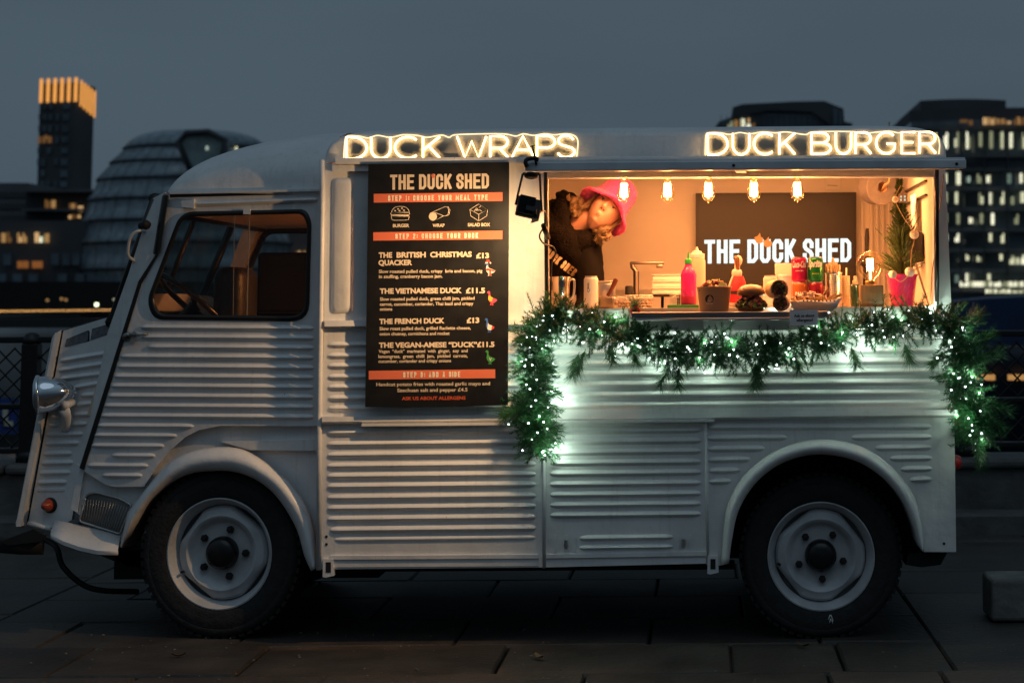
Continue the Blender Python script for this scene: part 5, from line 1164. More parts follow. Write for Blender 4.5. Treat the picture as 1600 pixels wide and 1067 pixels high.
for i in range(1600):
    u = random.random() * (NG - 1); k = int(u); q = GP[k].lerp(GP[min(NG - 1, k + 1)], u - k)
    o = P(q.x + random.gauss(0, 4), q.y + random.gauss(0, 5), min(-.012, q.z + random.gauss(0, .02)))
    tg = (GP[min(NG - 1, k + 2)] - GP[max(0, k - 1)]); tw = Vector((tg.x, 0, -tg.y)).normalized()
    rd = Vector((random.gauss(0, 1), random.gauss(-.35, .55), random.gauss(0, 1))); rd -= tw * rd.dot(tw) * .35
    L = random.uniform(.05, .115) * (1.0 if 860 < q.x < 1480 else 1.1)
    sprig(fb_, o, rd + tw * random.uniform(-.6, .6), L, random.choice((.017, .021, .025)), 68, .0027, .75)
tufts = [(915, 545, -.3, -1, .11), (905, 550, -.5, -1, .10), (1050, 565, -.6, -.9, .11), (1062, 570, -.2, -1, .09), (1180, 562, .1, -1, .12), (1186, 560, -.15, -1, .11), (1118, 548, .5, -.8, .08), (1500, 510, .9, .6, .10), (1520, 560, 1, .35, .12), (1512, 545, .9, .7, .12), (1530, 640, 1, -.6, .12), (1538, 630, .8, -.3, .11), (1520, 650, .7, -1, .10), (1528, 692, .3, -1, .09),
         (875, 500, .2, 1, .08), (990, 505, .1, 1, .09), (992, 535, .0, -1, .08), (822, 632, -1, -.5, .10), (818, 640, -1, -.2, .09), (838, 560, .8, -.4, .08), (1330, 540, .2, -1, .08), (1412, 535, .4, -.8, .08), (1240, 545, .2, -1, .09), (845, 655, .6, -.3, .08), (1480, 548, -.6, -.5, .09), (950, 540, .3, -1, .07), (840, 540, -.8, .3, .08)]
for x, y, dx, dz, L in tufts: sprig(pb_, P(x, y, -.07), Vector((dx, random.uniform(-.4, .05), dz)), L, .066, 210, .0022, .55, .1)
for i in range(26):
    u = random.random() * (NG - 1); q = GP[int(u)]; sprig(pb_, P(q.x, q.y, q.z - .02), Vector((random.gauss(0, 1), -.5, random.gauss(0, 1))), random.uniform(.05, .09), .055, 120, .002, .6, .1)
for x, y, dx, dz in ((992, 500, .1, .9), (878, 490, .2, .6), (1300, 500, -.3, .8), (1335, 510, -.6, .3), (1510, 498, .8, .9)): sprig(bb_, P(x, y, -.08), Vector((dx, -.4, dz)), .06, .055, 80, .0016, .7, .1)
fb_.build('fir_sprays', firm, gar, False, fix=False); pb_.build('pine_sprays', pinem, gar, False, fix=False); bb_.build('browned_sprays', pineb, gar, False, fix=False)
redm = mat('red_tie', (.45, .02, .03), .4)
for x, y, h in ((845, 494, 12), (990, 487, 10), (1464, 492, 9)):
    b = MB(); q = spline([(x - 3, y + h), (x - 4, y), (x + 1, y - 6), (x + 7, y - 5), (x + 9, y + 1)] if x == 990 else [(x - 1, y + h), (x - 2, y), (x + 1, y - 5), (x + 4, y - 6)], 5); b.tube([P(v.x, v.y, -.05 if x != 990 else -.10) for v in q], .0075, 8); b.build('red_tie', redm, gar, True)
fl_ = thing('fairy_lights', 'string of small white fairy lights wound through the fir garland', 'fairy lights', P(1170, 530, -.12))
led = emit('led_white', (.90, .93, 1.0), 14, False)
pos = []
for i in range(235):
    u = (i + random.random()) / 235 * (NG - 1); k = int(u); q = GP[k].lerp(GP[min(NG - 1, k + 1)], u - k)
    sx = 15 if (q.x < 860 or q.x > 1480) else 8
    pos.append((q.x + random.gauss(0, sx), q.y + random.gauss(3, 15 if 860 < q.x < 1480 else 9), -.03 - abs(random.gauss(.06, .045)), q))
pos += [(x, y, -.05, Vector((x - 8, y - 16, -.06))) for x, y in ((1020, 560), (1032, 566), (1038, 568), (1092, 574), (1101, 582), (1114, 574), (1118, 526), (1135, 527), (868, 692), (868, 700), (862, 702), (848, 706), (866, 625), (864, 582), (864, 568), (1388, 484), (1350, 560), (1325, 560), (1212, 576), (1216, 576))]
stalk = MB()
lw = MB(); lw.tube([P(q.x + 6 * math.sin(i * .9), q.y + 5 * math.cos(i * .9), q.z - .03 - .02 * math.sin(i * .7)) for i, q in enumerate(GP)], .0013, 4, False)
lw.build('wire', mat('dark_green_wire', (.006, .015, .008), .5), fl_)
order = sorted(range(len(pos)), key=lambda i: pos[i][2])
rest = MB(); bead0 = None
for n_, i in enumerate(order):
    x, y, Y, q = pos[i]; c = P(x, y, Y); a = P(q.x, q.y, max(q.z, Y + .01)); d = (a - c).normalized() if (a - c).length > 1e-4 else Vector((0, 1, 0))
    stalk.tube([c + d * .003, c + d * min(.035, (a - c).length)], .0018, 5)
    if n_ < 100:
        if bead0 is None:
            bb = MB(); bb.ball(c, .0033, 4); bead0 = bb.build('bulb', led, fl_, True); c0 = c
        else:
            o = bead0.copy(); C.objects.link(o); o.parent = fl_; o.matrix_parent_inverse = bead0.matrix_parent_inverse; o.location = c - c0
    else: rest.ball(c, .0031, 4)
kind(rest.build('bulb_cluster', led, fl_, True), 'stuff')
kind(stalk.build('stalk', mat('led_stalk', (.01, .02, .012), .5), fl_), 'stuff')
for i in range(0, len(pos), 4):
    x, y, Y, q = pos[i]
    ld = bpy.data.lights.new('led_glow', 'POINT'); ld.energy = .25; ld.color = (.74, 1, .80); ld.shadow_soft_size = .006
    lo = bpy.data.objects.new('led_glow', ld); C.objects.link(lo); lo.parent = fl_; lo.location = P(x, y, min(Y, -.055) * .9) - fl_.location
# allergen note on the shelf
t = thing('allergen_note', 'small white card reading Ask us about allergens at the shelf edge', 'card', P(1256, 508, -.292))
b = MB(); b.panel([(1234, 484.5), (1278, 484), (1278, 508), (1234, 508.5)], -.2955, .001); b.build('card', PAPER, t)
b = MB(); ptext(b, 'Ask us about', 1240.5, 1272.5, 495.5, 494.8, 4.6, -.297, .03); ptext(b, 'allergens!', 1244.5, 1270, 502.2, 501.8, 4.4, -.297, .03); b.build('lettering', boardm, t, False, fix=False)
# ------------------------------------------------------------------ person leaning out of the hatch
from mathutils.bvhtree import BVHTree
random.seed(44)
def skin(nodes, edges, sub=2):
    me = bpy.data.meshes.new('s'); me.from_pydata([n[0] for n in nodes], edges, []); ob = bpy.data.objects.new('s', me); C.objects.link(ob)
    md = ob.modifiers.new('k', 'SKIN'); md.use_smooth_shade = True
    for v, n in zip(me.skin_vertices[0].data, nodes): v.radius = n[1] if isinstance(n[1], tuple) else (n[1], n[1])
    me.skin_vertices[0].data[0].use_root = True
    sd = ob.modifiers.new('d', 'SUBSURF'); sd.levels = sub; sd.render_levels = sub
    bpy.context.view_layer.update(); dg = bpy.context.evaluated_depsgraph_get(); ev = ob.evaluated_get(dg)
    t = bmesh.new(); t.from_mesh(ev.to_mesh()); ev.to_mesh_clear(); bpy.data.objects.remove(ob); bpy.data.meshes.remove(me)
    for f in t.faces: f.smooth = True
    return t
skinm = bpy.data.materials.new('skin'); skinm.use_nodes = True; nosm = mat('nostril', (.20, .07, .05), .6); pb = skinm.node_tree.nodes['Principled BSDF']
pb.inputs['Base Color'].default_value = (.60, .33, .25, 1); pb.inputs['Roughness'].default_value = .48; pb.inputs['Subsurface Weight'].default_value = .12; pb.inputs['Subsurface Radius'].default_value = (.01, .004, .002)
lipm = mat('lips', (.42, .12, .11), .4, var=.05); browm = mat('brow_hair', (.16, .09, .05), .7); eyew = mat('eye_white', (.7, .66, .6), .25); irism = mat('iris', (.05, .06, .06), .15)
HYp = 1.00
hc = P(947, 328.5, HYp)
u = Vector((.66, 0, .75)).normalized(); f = Vector((-.16, -1, -.02)); f = (f - u * f.dot(u)).normalized()
pit = math.radians(14); f, u = f * math.cos(pit) + u * math.sin(pit), u * math.cos(pit) - f * math.sin(pit)
s_ = u.cross(f)            # her left hand side points along s_
def hp(a, bq, c): return hc + s_ * a + f * bq + u * c
pr = thing('person', 'person in a pink fluffy hat and black hoodie leaning out of the hatch', 'person', P(840, 500, 1.260))
pr.location = Vector((P(822, 500, 1.260).x, 1.26, zf))
# body: legs, trunk, arms, neck grown as one skin, then the head joined on
px3 = lambda x, y, Y: tuple(P(x, y, Y))
hipz = 1.14
hx_ = P(815, 500, 1.280).x
nodes = [((hx_, 1.28, hipz), .10), (px3(836, 478, 1.240), .09), (px3(858, 430, 1.180), .10), (px3(880, 385, 1.110), .085), (px3(895, 358, 1.070), .06), (px3(912, 344, 1.040), .052), (px3(925, 335, 1.025), .055),
         (px3(914, 384, 1.060), .042), (px3(925, 420, 1.020), .042), (px3(921, 476, 1.000), .038), (px3(905, 500, 0.900), .036),
         (px3(856, 346, 1.160), .050), (px3(826, 352, 1.180), .045), (px3(812, 420, 1.160), .038), (px3(840, 470, 1.000), .036),
         ((hx_ - .09, 1.28, hipz - .08), .10), ((hx_ - .12, 1.26, .80), .07), ((hx_ - .12, 1.29, zf + .06), .05), ((hx_ - .12, 1.18, zf + .035), .035),
         ((hx_ + .09, 1.28, hipz - .08), .10), ((hx_ + .12, 1.26, .80), .07), ((hx_ + .12, 1.29, zf + .06), .05), ((hx_ + .12, 1.18, zf + .035), .035)]
ed = [(0, 1), (1, 2), (2, 3), (3, 4), (4, 5), (5, 6), (3, 7), (7, 8), (8, 9), (9, 10), (3, 11), (11, 12), (12, 13), (13, 14), (0, 15), (15, 16), (16, 17), (17, 18), (0, 19), (19, 20), (20, 21), (21, 22)]
b = MB(); b.merge(skin(nodes, ed, 2))
# hands: palm and five fingers each
def hand(w0, d, side):
    d = Vector(d).normalized(); n = Vector((0, 0, 1)); t = d.cross(n).normalized() * side
    nd = [(tuple(w0), .026), (tuple(w0 + d * .05), (.036, .02))]; e = [(0, 1)]
    for k, (o, L) in enumerate(((-.028, .07), (-.009, .08), (.010, .075), (.028, .06))):
        a = w0 + d * .085 + t * o; i = len(nd); nd += [(tuple(a), .0095), (tuple(a + d * L * .5 - n * .008), .0085), (tuple(a + d * L * .85 - n * .03), .007)]; e += [(1, i), (i, i + 1), (i + 1, i + 2)]
    a = w0 + d * .03 - t * .04; i = len(nd); nd += [(tuple(a), .012), (tuple(a + d * .035 - t * .02), .0095), (tuple(a + d * .06 - t * .024), .008)]; e += [(1, i), (i, i + 1), (i + 1, i + 2)]
    return skin(nd, e, 1)
for w0, d, sd in ((Vector(nodes[10][0]), (-.3, -1, -.4), 1), (Vector(nodes[14][0]), (.3, -1, -.4), -1)):
    b.merge(hand(w0 + Vector((0, .02, 0)), d, sd))
g = lambda a, c, q: math.exp(-((a - c) / q) ** 2)
nT, nP = 60, 84; grid = []
for i in range(nT + 1):
    th = PI * i / nT; v = math.cos(th); row = []
    for k in range(nP):
        ph = 2 * PI * k / nP; a = (ph + PI) % (2 * PI) - PI; fr = max(0, math.cos(a))
        wd = .071 * (1 - .30 * max(0, -v) ** 1.7); dp = .094 * (1 - .10 * max(0, -v)) if fr > 0 else .098 * (1 - .35 * max(0, -v) ** 1.2)
        r = math.sin(th); x = wd * r * math.sin(a); y = dp * r * math.cos(a); z = .117 * v
        if fr > 0:
            y += .006 * fr * (1 if -.8 < v < .2 else .3) - .012 * fr * g(v, 1, .5)
            aw = abs(a)
            y += .026 * g(a, 0, .13 + .06 * max(0, .05 - v)) * g(v, -.17, .11) + .011 * g(a, 0, .12) * g(v, .02, .14)          # nose
            y += .006 * g(aw, .16, .07) * g(v, -.20, .06)                                                     # nostril wings
            y -= .010 * g(aw, .40, .17) * g(v, .08, .09)                                                      # eye sockets
            y += .006 * g(v, .24, .09) * fr                                                                  # brow
            y += .007 * g(aw, .62, .25) * g(v, -.18, .2)                                                      # cheeks
            y += .009 * g(aw, 0, .27) * (g(v, -.46, .045) + 1.05 * g(v, -.56, .05)) - .004 * g(aw, 0, .26) * g(v, -.51, .018)  # lips
            y += .012 * g(a, 0, .35) * g(v, -.80, .14)                                                       # chin
        row.append((hp(x, y, z), a, v, fr))
    grid.append(row)
R = [[b.v(q[0]) for q in r] for r in grid]
for i in range(nT):
    for k in range(nP):
        l = (k + 1) % nP; q = b.face([R[i][k], R[i + 1][k], R[i + 1][l], R[i][l]])
        if not q: continue
        q.smooth = True; _, a, v, fr = grid[i][k]; aw = abs(a)
        if fr > 0:
            if aw < .21 and abs(v + .512) < .060 * (1 - (aw / .22) ** 2) ** .5: q.material_index = 1
            elif .2 < aw < .62 and abs(v - .25 + .05 * abs(aw - .4)) < .028: q.material_index = 2
            elif aw < .22 and .07 < aw and abs(v + .245) < .022: q.material_index = 5
for sg in (-1, 1):
    e0 = hp(sg * .032, .0775, .009)
    t = bmesh.new(); bmesh.ops.create_uvsphere(t, u_segments=16, v_segments=10, radius=.0098); 
    for q in t.faces: q.smooth = True
    b.mi = 3; b.merge(t, Matrix.Translation(e0) @ Matrix.Diagonal((1.15, .9, .62, 1)))
    b.mi = 4; b.lathe([(.0050, 0), (.0042, .0008), (0, .001)], e0 + f * .0082, f, 14); b.mi = 2
    b.tube([e0 + s_ * q + u * (.0058 - 14 * q * q) + f * (.0085 - 20 * q * q) for q in (-.012, -.007, 0, .007, .012)], .0024, 5); b.mi = 0
    b.tube([hp(sg * .074, -.004, .018), hp(sg * .083, -.014, .022), hp(sg * .084, -.016, .0), hp(sg * .076, -.006, -.022)], [.006, .011, .010, .005], 8)
body = b.build('body', [skinm, lipm, browm, eyew, irism, nosm], pr)
# hoodie
hn = [((hx_, 1.28, hipz - .02), .175), (px3(836, 470, 1.240), .165), (px3(858, 425, 1.180), .175), (px3(880, 385, 1.120), .15), (px3(892, 363, 1.090), .095),
      (px3(911, 388, 1.070), .118), (px3(923, 424, 1.030), .072), (px3(920, 470, 1.005), .062), (px3(908, 496, 0.920), .05),
      (px3(858, 346, 1.160), .082), (px3(828, 352, 1.180), .072), (px3(812, 420, 1.160), .062), (px3(836, 464, 1.020), .05)]
t = skin(hn, [(0, 1), (1, 2), (2, 3), (3, 4), (3, 5), (5, 6), (6, 7), (7, 8), (3, 9), (9, 10), (10, 11), (11, 12)], 3)
bvh = BVHTree.FromBMesh(t)
for v in t.verts:
    q = v.co * 13; v.co += v.normal * (.008 * noise.noise(Vector((q.x, q.y, q.z * .6))) + .005 * noise.noise(v.co * 30))
b = MB(); b.merge(t)
hoodm = mat('black_jersey', (.008, .0075, .0075), .9, var=.2, bump=.3, bscale=250, spec=.08)
hood = b.build('hoodie', hoodm, pr)
b = MB()
def on_hoodie(x, y, lift=.003):
    d = _ray(x, y).normalized(); h = bvh.ray_cast(CAM, d); p = h[0] if h[0] else P(x, y, .8)
    return p - d * lift
ang = math.radians(38); ca, sa = math.cos(ang), math.sin(ang)
block_text(b, 'DUCK SHED', 0, 56, 0, 0, 13.5, 0, .19, .3, lambda a, bb, q: on_hoodie(850.5 + a * ca - bb * sa, 398.5 + a * sa + bb * ca, .032 + q * .0001))
b.build('lettering', mat('print_cream', (.72, .62, .45), .6), hood, False, fix=False)
# snood: two thick woolly rolls round the neck
na = (P(925, 332, 1.020) - P(882, 372, 1.090)).normalized(); n1_ = na.cross(Vector((0, 1, 0))).normalized(); n2_ = na.cross(n1_)
b = MB()
for c, R1, R2, r, sd in ((P(897, 356, 1.065), .112, .105, .055, 0), (P(886, 366, 1.080), .128, .12, .062, 3)):
    rings = []
    for k in range(56):
        a = 2 * PI * k / 56; d = n1_ * math.cos(a) * R1 + n2_ * math.sin(a) * R2; e = d.normalized(); ring = []
        for j in range(18):
            w_ = 2 * PI * j / 18; rr = r * (1 + .22 * noise.noise(Vector((math.cos(a) * 2, math.sin(a) * 2 + sd, w_ * .8))))
            p = c + d + e * math.cos(w_) * rr * .8 + na * math.sin(w_) * rr * 1.1 + na * .02 * math.sin(3 * a + sd); p += Vector((noise.noise(p * 70), noise.noise(p * 70 + Vector((5, 0, 0))), noise.noise(p * 70 + Vector((0, 9, 0))))) * .006; ring.append(p)
        rings.append(ring)
    rings.append(rings[0]); b.loft(rings, True, False)
    for k in range(2600):
        q = random.choice(random.choice(rings)); d = (q - c - (q - c).project(na)).normalized(); needle(b, q, (d + Vector((random.gauss(0, .7), random.gauss(0, .7) - .3, random.gauss(0, .7)))).normalized(), random.uniform(.006, .014), .0022)
b.build('snood', mat('black_wool', (.009, .0075, .0065), .95, var=.4, scale=60, bump=.8, bscale=120, spec=.08), pr, fix=False)
# hood of the hoodie bunched behind the neck
b = MB(); t = bmesh.new(); bmesh.ops.create_icosphere(t, subdivisions=4, radius=1)
for v in t.verts: v.co *= 1 + .16 * noise.noise(v.co * 2.2)
for q in t.faces: q.smooth = True
b.merge(t, Matrix.Translation(P(889, 318, 1.180)) @ Matrix.Rotation(math.radians(-45), 4, 'Y') @ Matrix.Diagonal((.05, .075, .075, 1))); b.build('hood', hoodm, pr)
# hat
hatm = mat('pink_fleece', (.84, .06, .36), .85, var=.18, scale=40, bump=.7, bscale=160, sheen=.3)
hu = (u + f * -.10 + s_ * .0).normalized(); ho = hp(-.008, .004, .040)
hs = (s_ - hu * s_.dot(hu)).normalized(); hf = hs.cross(hu) * -1
if hf.dot(f) < 0: hf = -hf
prof = [(r * .90, h * .92) for r, h in [(.004, .140), (.035, .139), (.062, .134), (.080, .118), (.090, .090), (.097, .048), (.102, .010), (.112, -.010), (.132, -.032), (.150, -.047), (.156, -.054), (.152, -.060), (.140, -.055), (.118, -.038), (.100, -.012)]]
rings = []
for r, h in prof:
    ring = []
    for k in range(72):
        a = 2 * PI * k / 72; w_ = 1 + (.05 * math.sin(3 * a + 1) + .04 * math.sin(5 * a)) * max(0, (r - .09) / .05)
        dr = max(0, (r - .094)) * (.25 * math.sin(2 * a + .6) + .12 * math.sin(5 * a)) + max(0, r - .094) * (.35 * math.cos(a))
        p = ho + hs * math.sin(a) * r * w_ * .98 + hf * math.cos(a) * r * w_ * 1.06 + hu * (h + dr); p += Vector((noise.noise(p * 45), noise.noise(p * 45 + Vector((3, 0, 0))), noise.noise(p * 45 + Vector((0, 7, 0))))) * .004; ring.append(p)
    rings.append(ring)
b = MB(); b.loft(rings, True, False)
for ri, ring in enumerate(rings[:-2]):
    for q in range(560 if ri > 2 else 200):
        k = random.random() * 72; i = int(k); p = ring[i].lerp(ring[(i + 1) % 72], k - i).lerp(rings[ri + 1][i], random.random()); d = (p - ho - hu * .03).normalized()
        needle(b, p - d * .001, (d + Vector((random.gauss(0, .6), random.gauss(0, .6), random.gauss(0, .6)))).normalized(), random.uniform(.004, .0085), .0024)
b.build('hat', hatm, pr, fix=False)
# hair: curly bunches either side of the face
hairm = leafmat('blonde_hair', (.09, .052, .028), (.46, .33, .19))
def curls(cx, cy, Y, rx, ry, n, seed):
    """ringlets: bundles of fine strands winding round one another"""
    random.seed(seed); b = MB()
    for i in range(n):
        a = random.uniform(0, 2 * PI); q = math.sqrt(random.random()); o = P(cx + rx * q * math.cos(a), cy + ry * q * math.sin(a), Y + random.gauss(0, .015)); ph = random.uniform(0, 6); rad = random.uniform(.008, .018); dr = Vector((random.gauss(.1, .45), random.gauss(0, .3), -1)).normalized()
        e1 = dr.cross(Vector((0, 1, 0))).normalized(); e2 = dr.cross(e1); L = random.uniform(.05, .09); tw = random.uniform(5, 8)
        for st in range(26):
            ja, jr = random.gauss(0, .55), random.gauss(0, .005); pts = []
            for k in range(16):
                w_ = k / 15; r_ = (rad + jr) * (.5 + .6 * math.sin(PI * (.15 + .8 * w_))); pts.append(o + dr * L * (w_ - .5) + (e1 * math.cos(ph + ja + w_ * tw) + e2 * math.sin(ph + ja + w_ * tw)) * r_)
            b.tube(pts, [.0003 + .0007 * math.sin(PI * k / 15) for k in range(16)], 4, False)
    return b
b = curls(899, 323, .99, 10, 13, 16, 3); t2 = curls(940, 367, .96, 9, 9, 11, 5)
hr1 = b.build('hair_bunch', hairm, pr, True, fix=False); hr2 = t2.build('hair_bunch', hairm, pr, True, fix=False)
random.seed(8); b = MB()
for i in range(60):
    a = random.choice((random.uniform(1.35, 2.5), random.uniform(-2.5, -1.35))); p0 = hp(.079 * math.sin(a), .09 * math.cos(a), .045); p1 = hp(.080 * math.sin(a) + random.gauss(0, .004), .088 * math.cos(a), -.01); p2 = hp(.076 * math.sin(a) + random.gauss(0, .008), .08 * math.cos(a), -.06 + random.gauss(0, .015)); b.tube(spline([p0, p1, p2], 4), .0016, 4, False)
b.build('side_hair', hairm, pr, True, fix=False)
# ------------------------------------------------------------------ fittings inside
random.seed(50)
def at(px, Y, z): return Vector((P(px, 480, Y).x, Y, z))
def K(Y): return 1 / SC(Y)
TVY = BW - .06
t = thing('wall_screen', 'large dark wall screen lettered THE DUCK SHED on the back wall', 'screen', P(1212, 446, TVY))
b = MB(); b.panel([(1087, 302), (1338, 300.5), (1338, 447), (1087, 447)], TVY, .055); b.build('casing', mat('dark_frame', (.014, .011, .009), .4), t)
b = MB(); b.panel([(1092, 306), (1334, 304.5), (1334, 443), (1092, 443)], TVY - .002, .002); b.build('display', mat('screen_face', (.019, .0175, .017), .38, var=.03, scale=2), t)
b = MB(); block_text(b, 'THE DUCK SHED', 1100.5, 1330, 412, 409.5, 37, TVY - .0035, .165, .16); b.build('lettering', emit('screen_white', (.86, 1, .95), 1.15, False), t, False, fix=False)
feet = mat('webbed_feet_cream', (.75, .50, .28), .6)
for x, y in ((1186.5, 371), (1200, 377)):
    b = MB(); b.panel([(x - 8, y), (x - 3, y - 2), (x + 1, y - 7), (x + 2, y - 1), (x + 6, y + 1), (x + 5, y + 8), (x - 1, y + 10), (x - 5, y + 8)], TVY - .006, .002); b.build('foot_mark', feet, t)
b = MB(); b.box((P(870, 480, 1.3).x, 1.3, 1.30), (Xi1 - .02, BW - .002, 1.335)); 
bc = b.build('back_counter', STEEL, van)
b = MB(); b.box((P(870, 480, 1.34).x, 1.34, zf + .001), (Xi1 - .03, BW - .003, 1.299)); b.build('back_cupboard', WALLIN, van)
def done(b, nm, m, t, sm=None, ang=40):
    o = b.build(nm, m, t)
    if sm is not False: shade(o, ang)
    return o
# tap
ty = 1.55; z0 = 1.336; t = thing('tap', 'square steel swan neck tap behind the counter', 'tap', at(994, ty, z0)); k = K(ty)
zt_ = P(994, 411, ty).z
b = MB(); b.tube([at(994, ty, z0), at(994, ty, P(994, 424, ty).z)], 4.6 * k, 16); b.tube([at(994, ty, P(994, 424, ty).z), at(988.5, ty, P(994, 417, ty).z), at(988, ty, zt_ + .004)], 4 * k, 10); b.rbox((at(985, ty, 0).x, ty - .016, zt_ - 2.4 * k), (at(1038, ty, 0).x, ty + .016, zt_ + 2.4 * k), .004); b.rbox((at(1026, ty, 0).x, ty - .012, zt_ - 8 * k), (at(1036, ty, 0).x, ty + .012, zt_ - 2.4 * k), .003); done(b, 'spout', mat('dark_nickel', (.36, .32, .28), .34, 1, var=.06), t)
b = MB(); b.rbox((at(978, ty, 0).x, ty - .12, z0 + .0), (at(990, ty, 0).x, ty - .06, P(980, 447, ty).z), .006); tag(done(b, 'timer_box', BLACKM, None), 'small black box in front of the steel tap', 'box')
# jug
def P_(px, dz, Y, z): q = at(px, Y, z); return q + Vector((0, 0, dz * K(Y)))
y_ = .16; k = K(y_); o = at(875, y_, ctz + .0005); t = thing('steel_jug', 'tall shiny steel jug at the left end of the counter', 'jug', o)
b = MB(); b.lathe([(13.5 * k, 0), (14.5 * k, 2 * k), (15.2 * k, 40 * k), (15.8 * k, 46 * k), (17 * k, 49 * k), (15.5 * k, 49.3 * k), (14.6 * k, 46 * k), (14 * k, 4 * k), (0, 3.5 * k)], o, n=36); done(b, 'pot', mat('polished_steel', (.72, .70, .67), .14, 1, var=.04), t, ang=60)
b = MB(); b.tube(spline([P_(888, 44, y_, o.z), P_(897, 43, y_, o.z), P_(896, 20, y_, o.z), P_(889, 12, y_, o.z)], 5), 1.8 * k, 8); done(b, 'handle', STEEL, t)
# tall white can
def can(px, Y, z, r, h, lab, m, nm='drink_can', cat='can', grp=None, top=True):
    k = K(Y); o = at(px, Y, z); t = thing(nm, lab, cat, o, grp); R = r * k; H = h * k
    b = MB(); b.lathe([(R * .72, .0), (R * .78, 0), (R * .97, H * .06), (R, H * .09), (R, H * .88), (R * .97, H * .91), (R * .82, H * .965)], o, n=40, cap=False); body = done(b, 'body', m, t, ang=50)
    b = MB(); b.lathe([(R * .82, H * .965), (R * .84, H * .985), (R * .84, H), (R * .79, H), (R * .77, H * .97), (0, H * .97)], o, n=40); done(b, 'rim', ALU, t, ang=50)
    return t, body, o, R, H
def wraptext(body, s, o, R, z0, h, a0, a1, m, bold=.03, rot=False, shear=0, nm='lettering'):
    b = MB()
    def fn(x, y):
        if rot: x, y = -y, x - 0
        a = a0 + (a1 - a0) * x; return o + Vector((math.sin(a) * (R + .0006), -math.cos(a) * (R + .0006), z0 - y))
    if rot:
        ptext(b, s, 0, h, 0, 0, rot, 0, bold, shear, lambda x, y: o + Vector((math.sin(a0 - y / R) * (R + .0006), -math.cos(a0 - y / R) * (R + .0006), z0 + x)))
    else: ptext(b, s, 0, 1, 0, 0, h, 0, bold, shear, fn)
    b.build(nm, m, body, False, fix=False)
ink = mat('dark_ink', (.03, .03, .03), .6)
t, bd, o, R, H = can(923.5, .12, ctz + .0005, 11.2, 50, 'tall slim white drink can with dark script on the left of the counter', mat('white_can', (.78, .75, .70), .35, .1, var=.03)); wraptext(bd, 'Cano', o, R, H * .50, H * .28, -.45, 0, ink, .02, rot=.012, shear=.3)
# steel pan with a spatula
y_ = .33; k = K(y_); o = at(948, y_, ctz + .0005); t = thing('gastro_pan', 'dark steel food pan behind the tall white can', 'pan', o)
b = MB(); b.rbox((o.x - 14 * k, y_ - .07, o.z), (o.x + 14 * k, y_ + .09, o.z + 17 * k), .008); done(b, 'pan', mat('dark_steel', (.18, .15, .12), .35, .8), t)
b = MB(); b.rbox((o.x - 15 * k, y_ + .1, o.z), (o.x + 10 * k, y_ + .24, o.z + 40 * k), .008); b.rbox((o.x - 16 * k, y_ + .095, o.z + 40.2 * k), (o.x + 11 * k, y_ + .245, o.z + 43 * k), .003); tag(done(b, 'steel_tub', STEEL, None), 'deep steel tub standing behind the dark food pan', 'tub')
b = MB(); b.tube([P_(949, 19, y_, o.z), P_(954, 26, y_, o.z), P_(960, 38, y_, o.z), P_(962.5, 44, y_, o.z), P_(963, 45.5, y_, o.z)], [2.4 * k, 3 * k, 3.6 * k, 3.8 * k, 2 * k], 8, flat=.5); tag(done(b, 'spatula', mat('dark_red_wood', (.10, .025, .016), .4), None), 'spatula with a dark red handle leaning in the steel pan', 'spatula')
# wire baskets
def basket(x0, x1, h, Y, lab, fill):
    k = K(Y); o = at((x0 + x1) / 2, Y, ctz + .0005); t = thing('wire_basket', lab, 'basket', o, 'wire baskets on the counter'); b = MB(); X0, X1 = at(x0, Y, 0).x, at(x1, Y, 0).x; dp = .055
    def wall(z, g): return [Vector((X0 + g, Y - dp + g, z)), Vector((X1 - g, Y - dp + g, z)), Vector((X1 - g, Y + dp - g, z)), Vector((X0 + g, Y + dp - g, z))]
    for z, g, r in ((o.z + .002, .004, .0014), (o.z + h * k, 0, .0022), (o.z + h * k * .5, .002, .0009), (o.z + h * k * .8, .001, .0009), (o.z + h * k * .25, .003, .0009)): q = wall(z, g); b.tube(q + q[:1], r, 5)
    n = int((x1 - x0) / 2.4)
    for i in range(n + 1):
        u_ = i / n
        for sy in (-1, 1): b.tube([(X0 + .004 + (X1 - X0 - .008) * u_, Y + sy * (dp - .004), o.z + .002), (X0 + (X1 - X0) * u_, Y + sy * dp, o.z + h * k)], .0008, 4)
    b.build('wires', STEEL, t, True)
    if fill:
        b = MB()
        for i in range(26):
            q = Vector((random.uniform(X0 + .012, X1 - .012), Y + random.uniform(-.035, .035), o.z + random.uniform(.008, h * k * .6))); tt = bmesh.new(); bmesh.ops.create_icosphere(tt, subdivisions=2, radius=random.uniform(.008, .013))
            for v in tt.verts: v.co *= 1 + .35 * noise.noise(v.co * 90)
            b.merge(tt, Matrix.Translation(q))
        tag(b.build('onion_pile', mat('brown_onion', (.22, .11, .05), .6, var=.5, scale=40), None, True), 'pile of brown bits in the wide wire basket', 'food')
basket(958, 1020, 19, .14, 'wide low wire basket of brown bits on the counter', True)
basket(1047, 1066, 20, .16, 'narrow wire basket left of the pink sauce bottle', False)
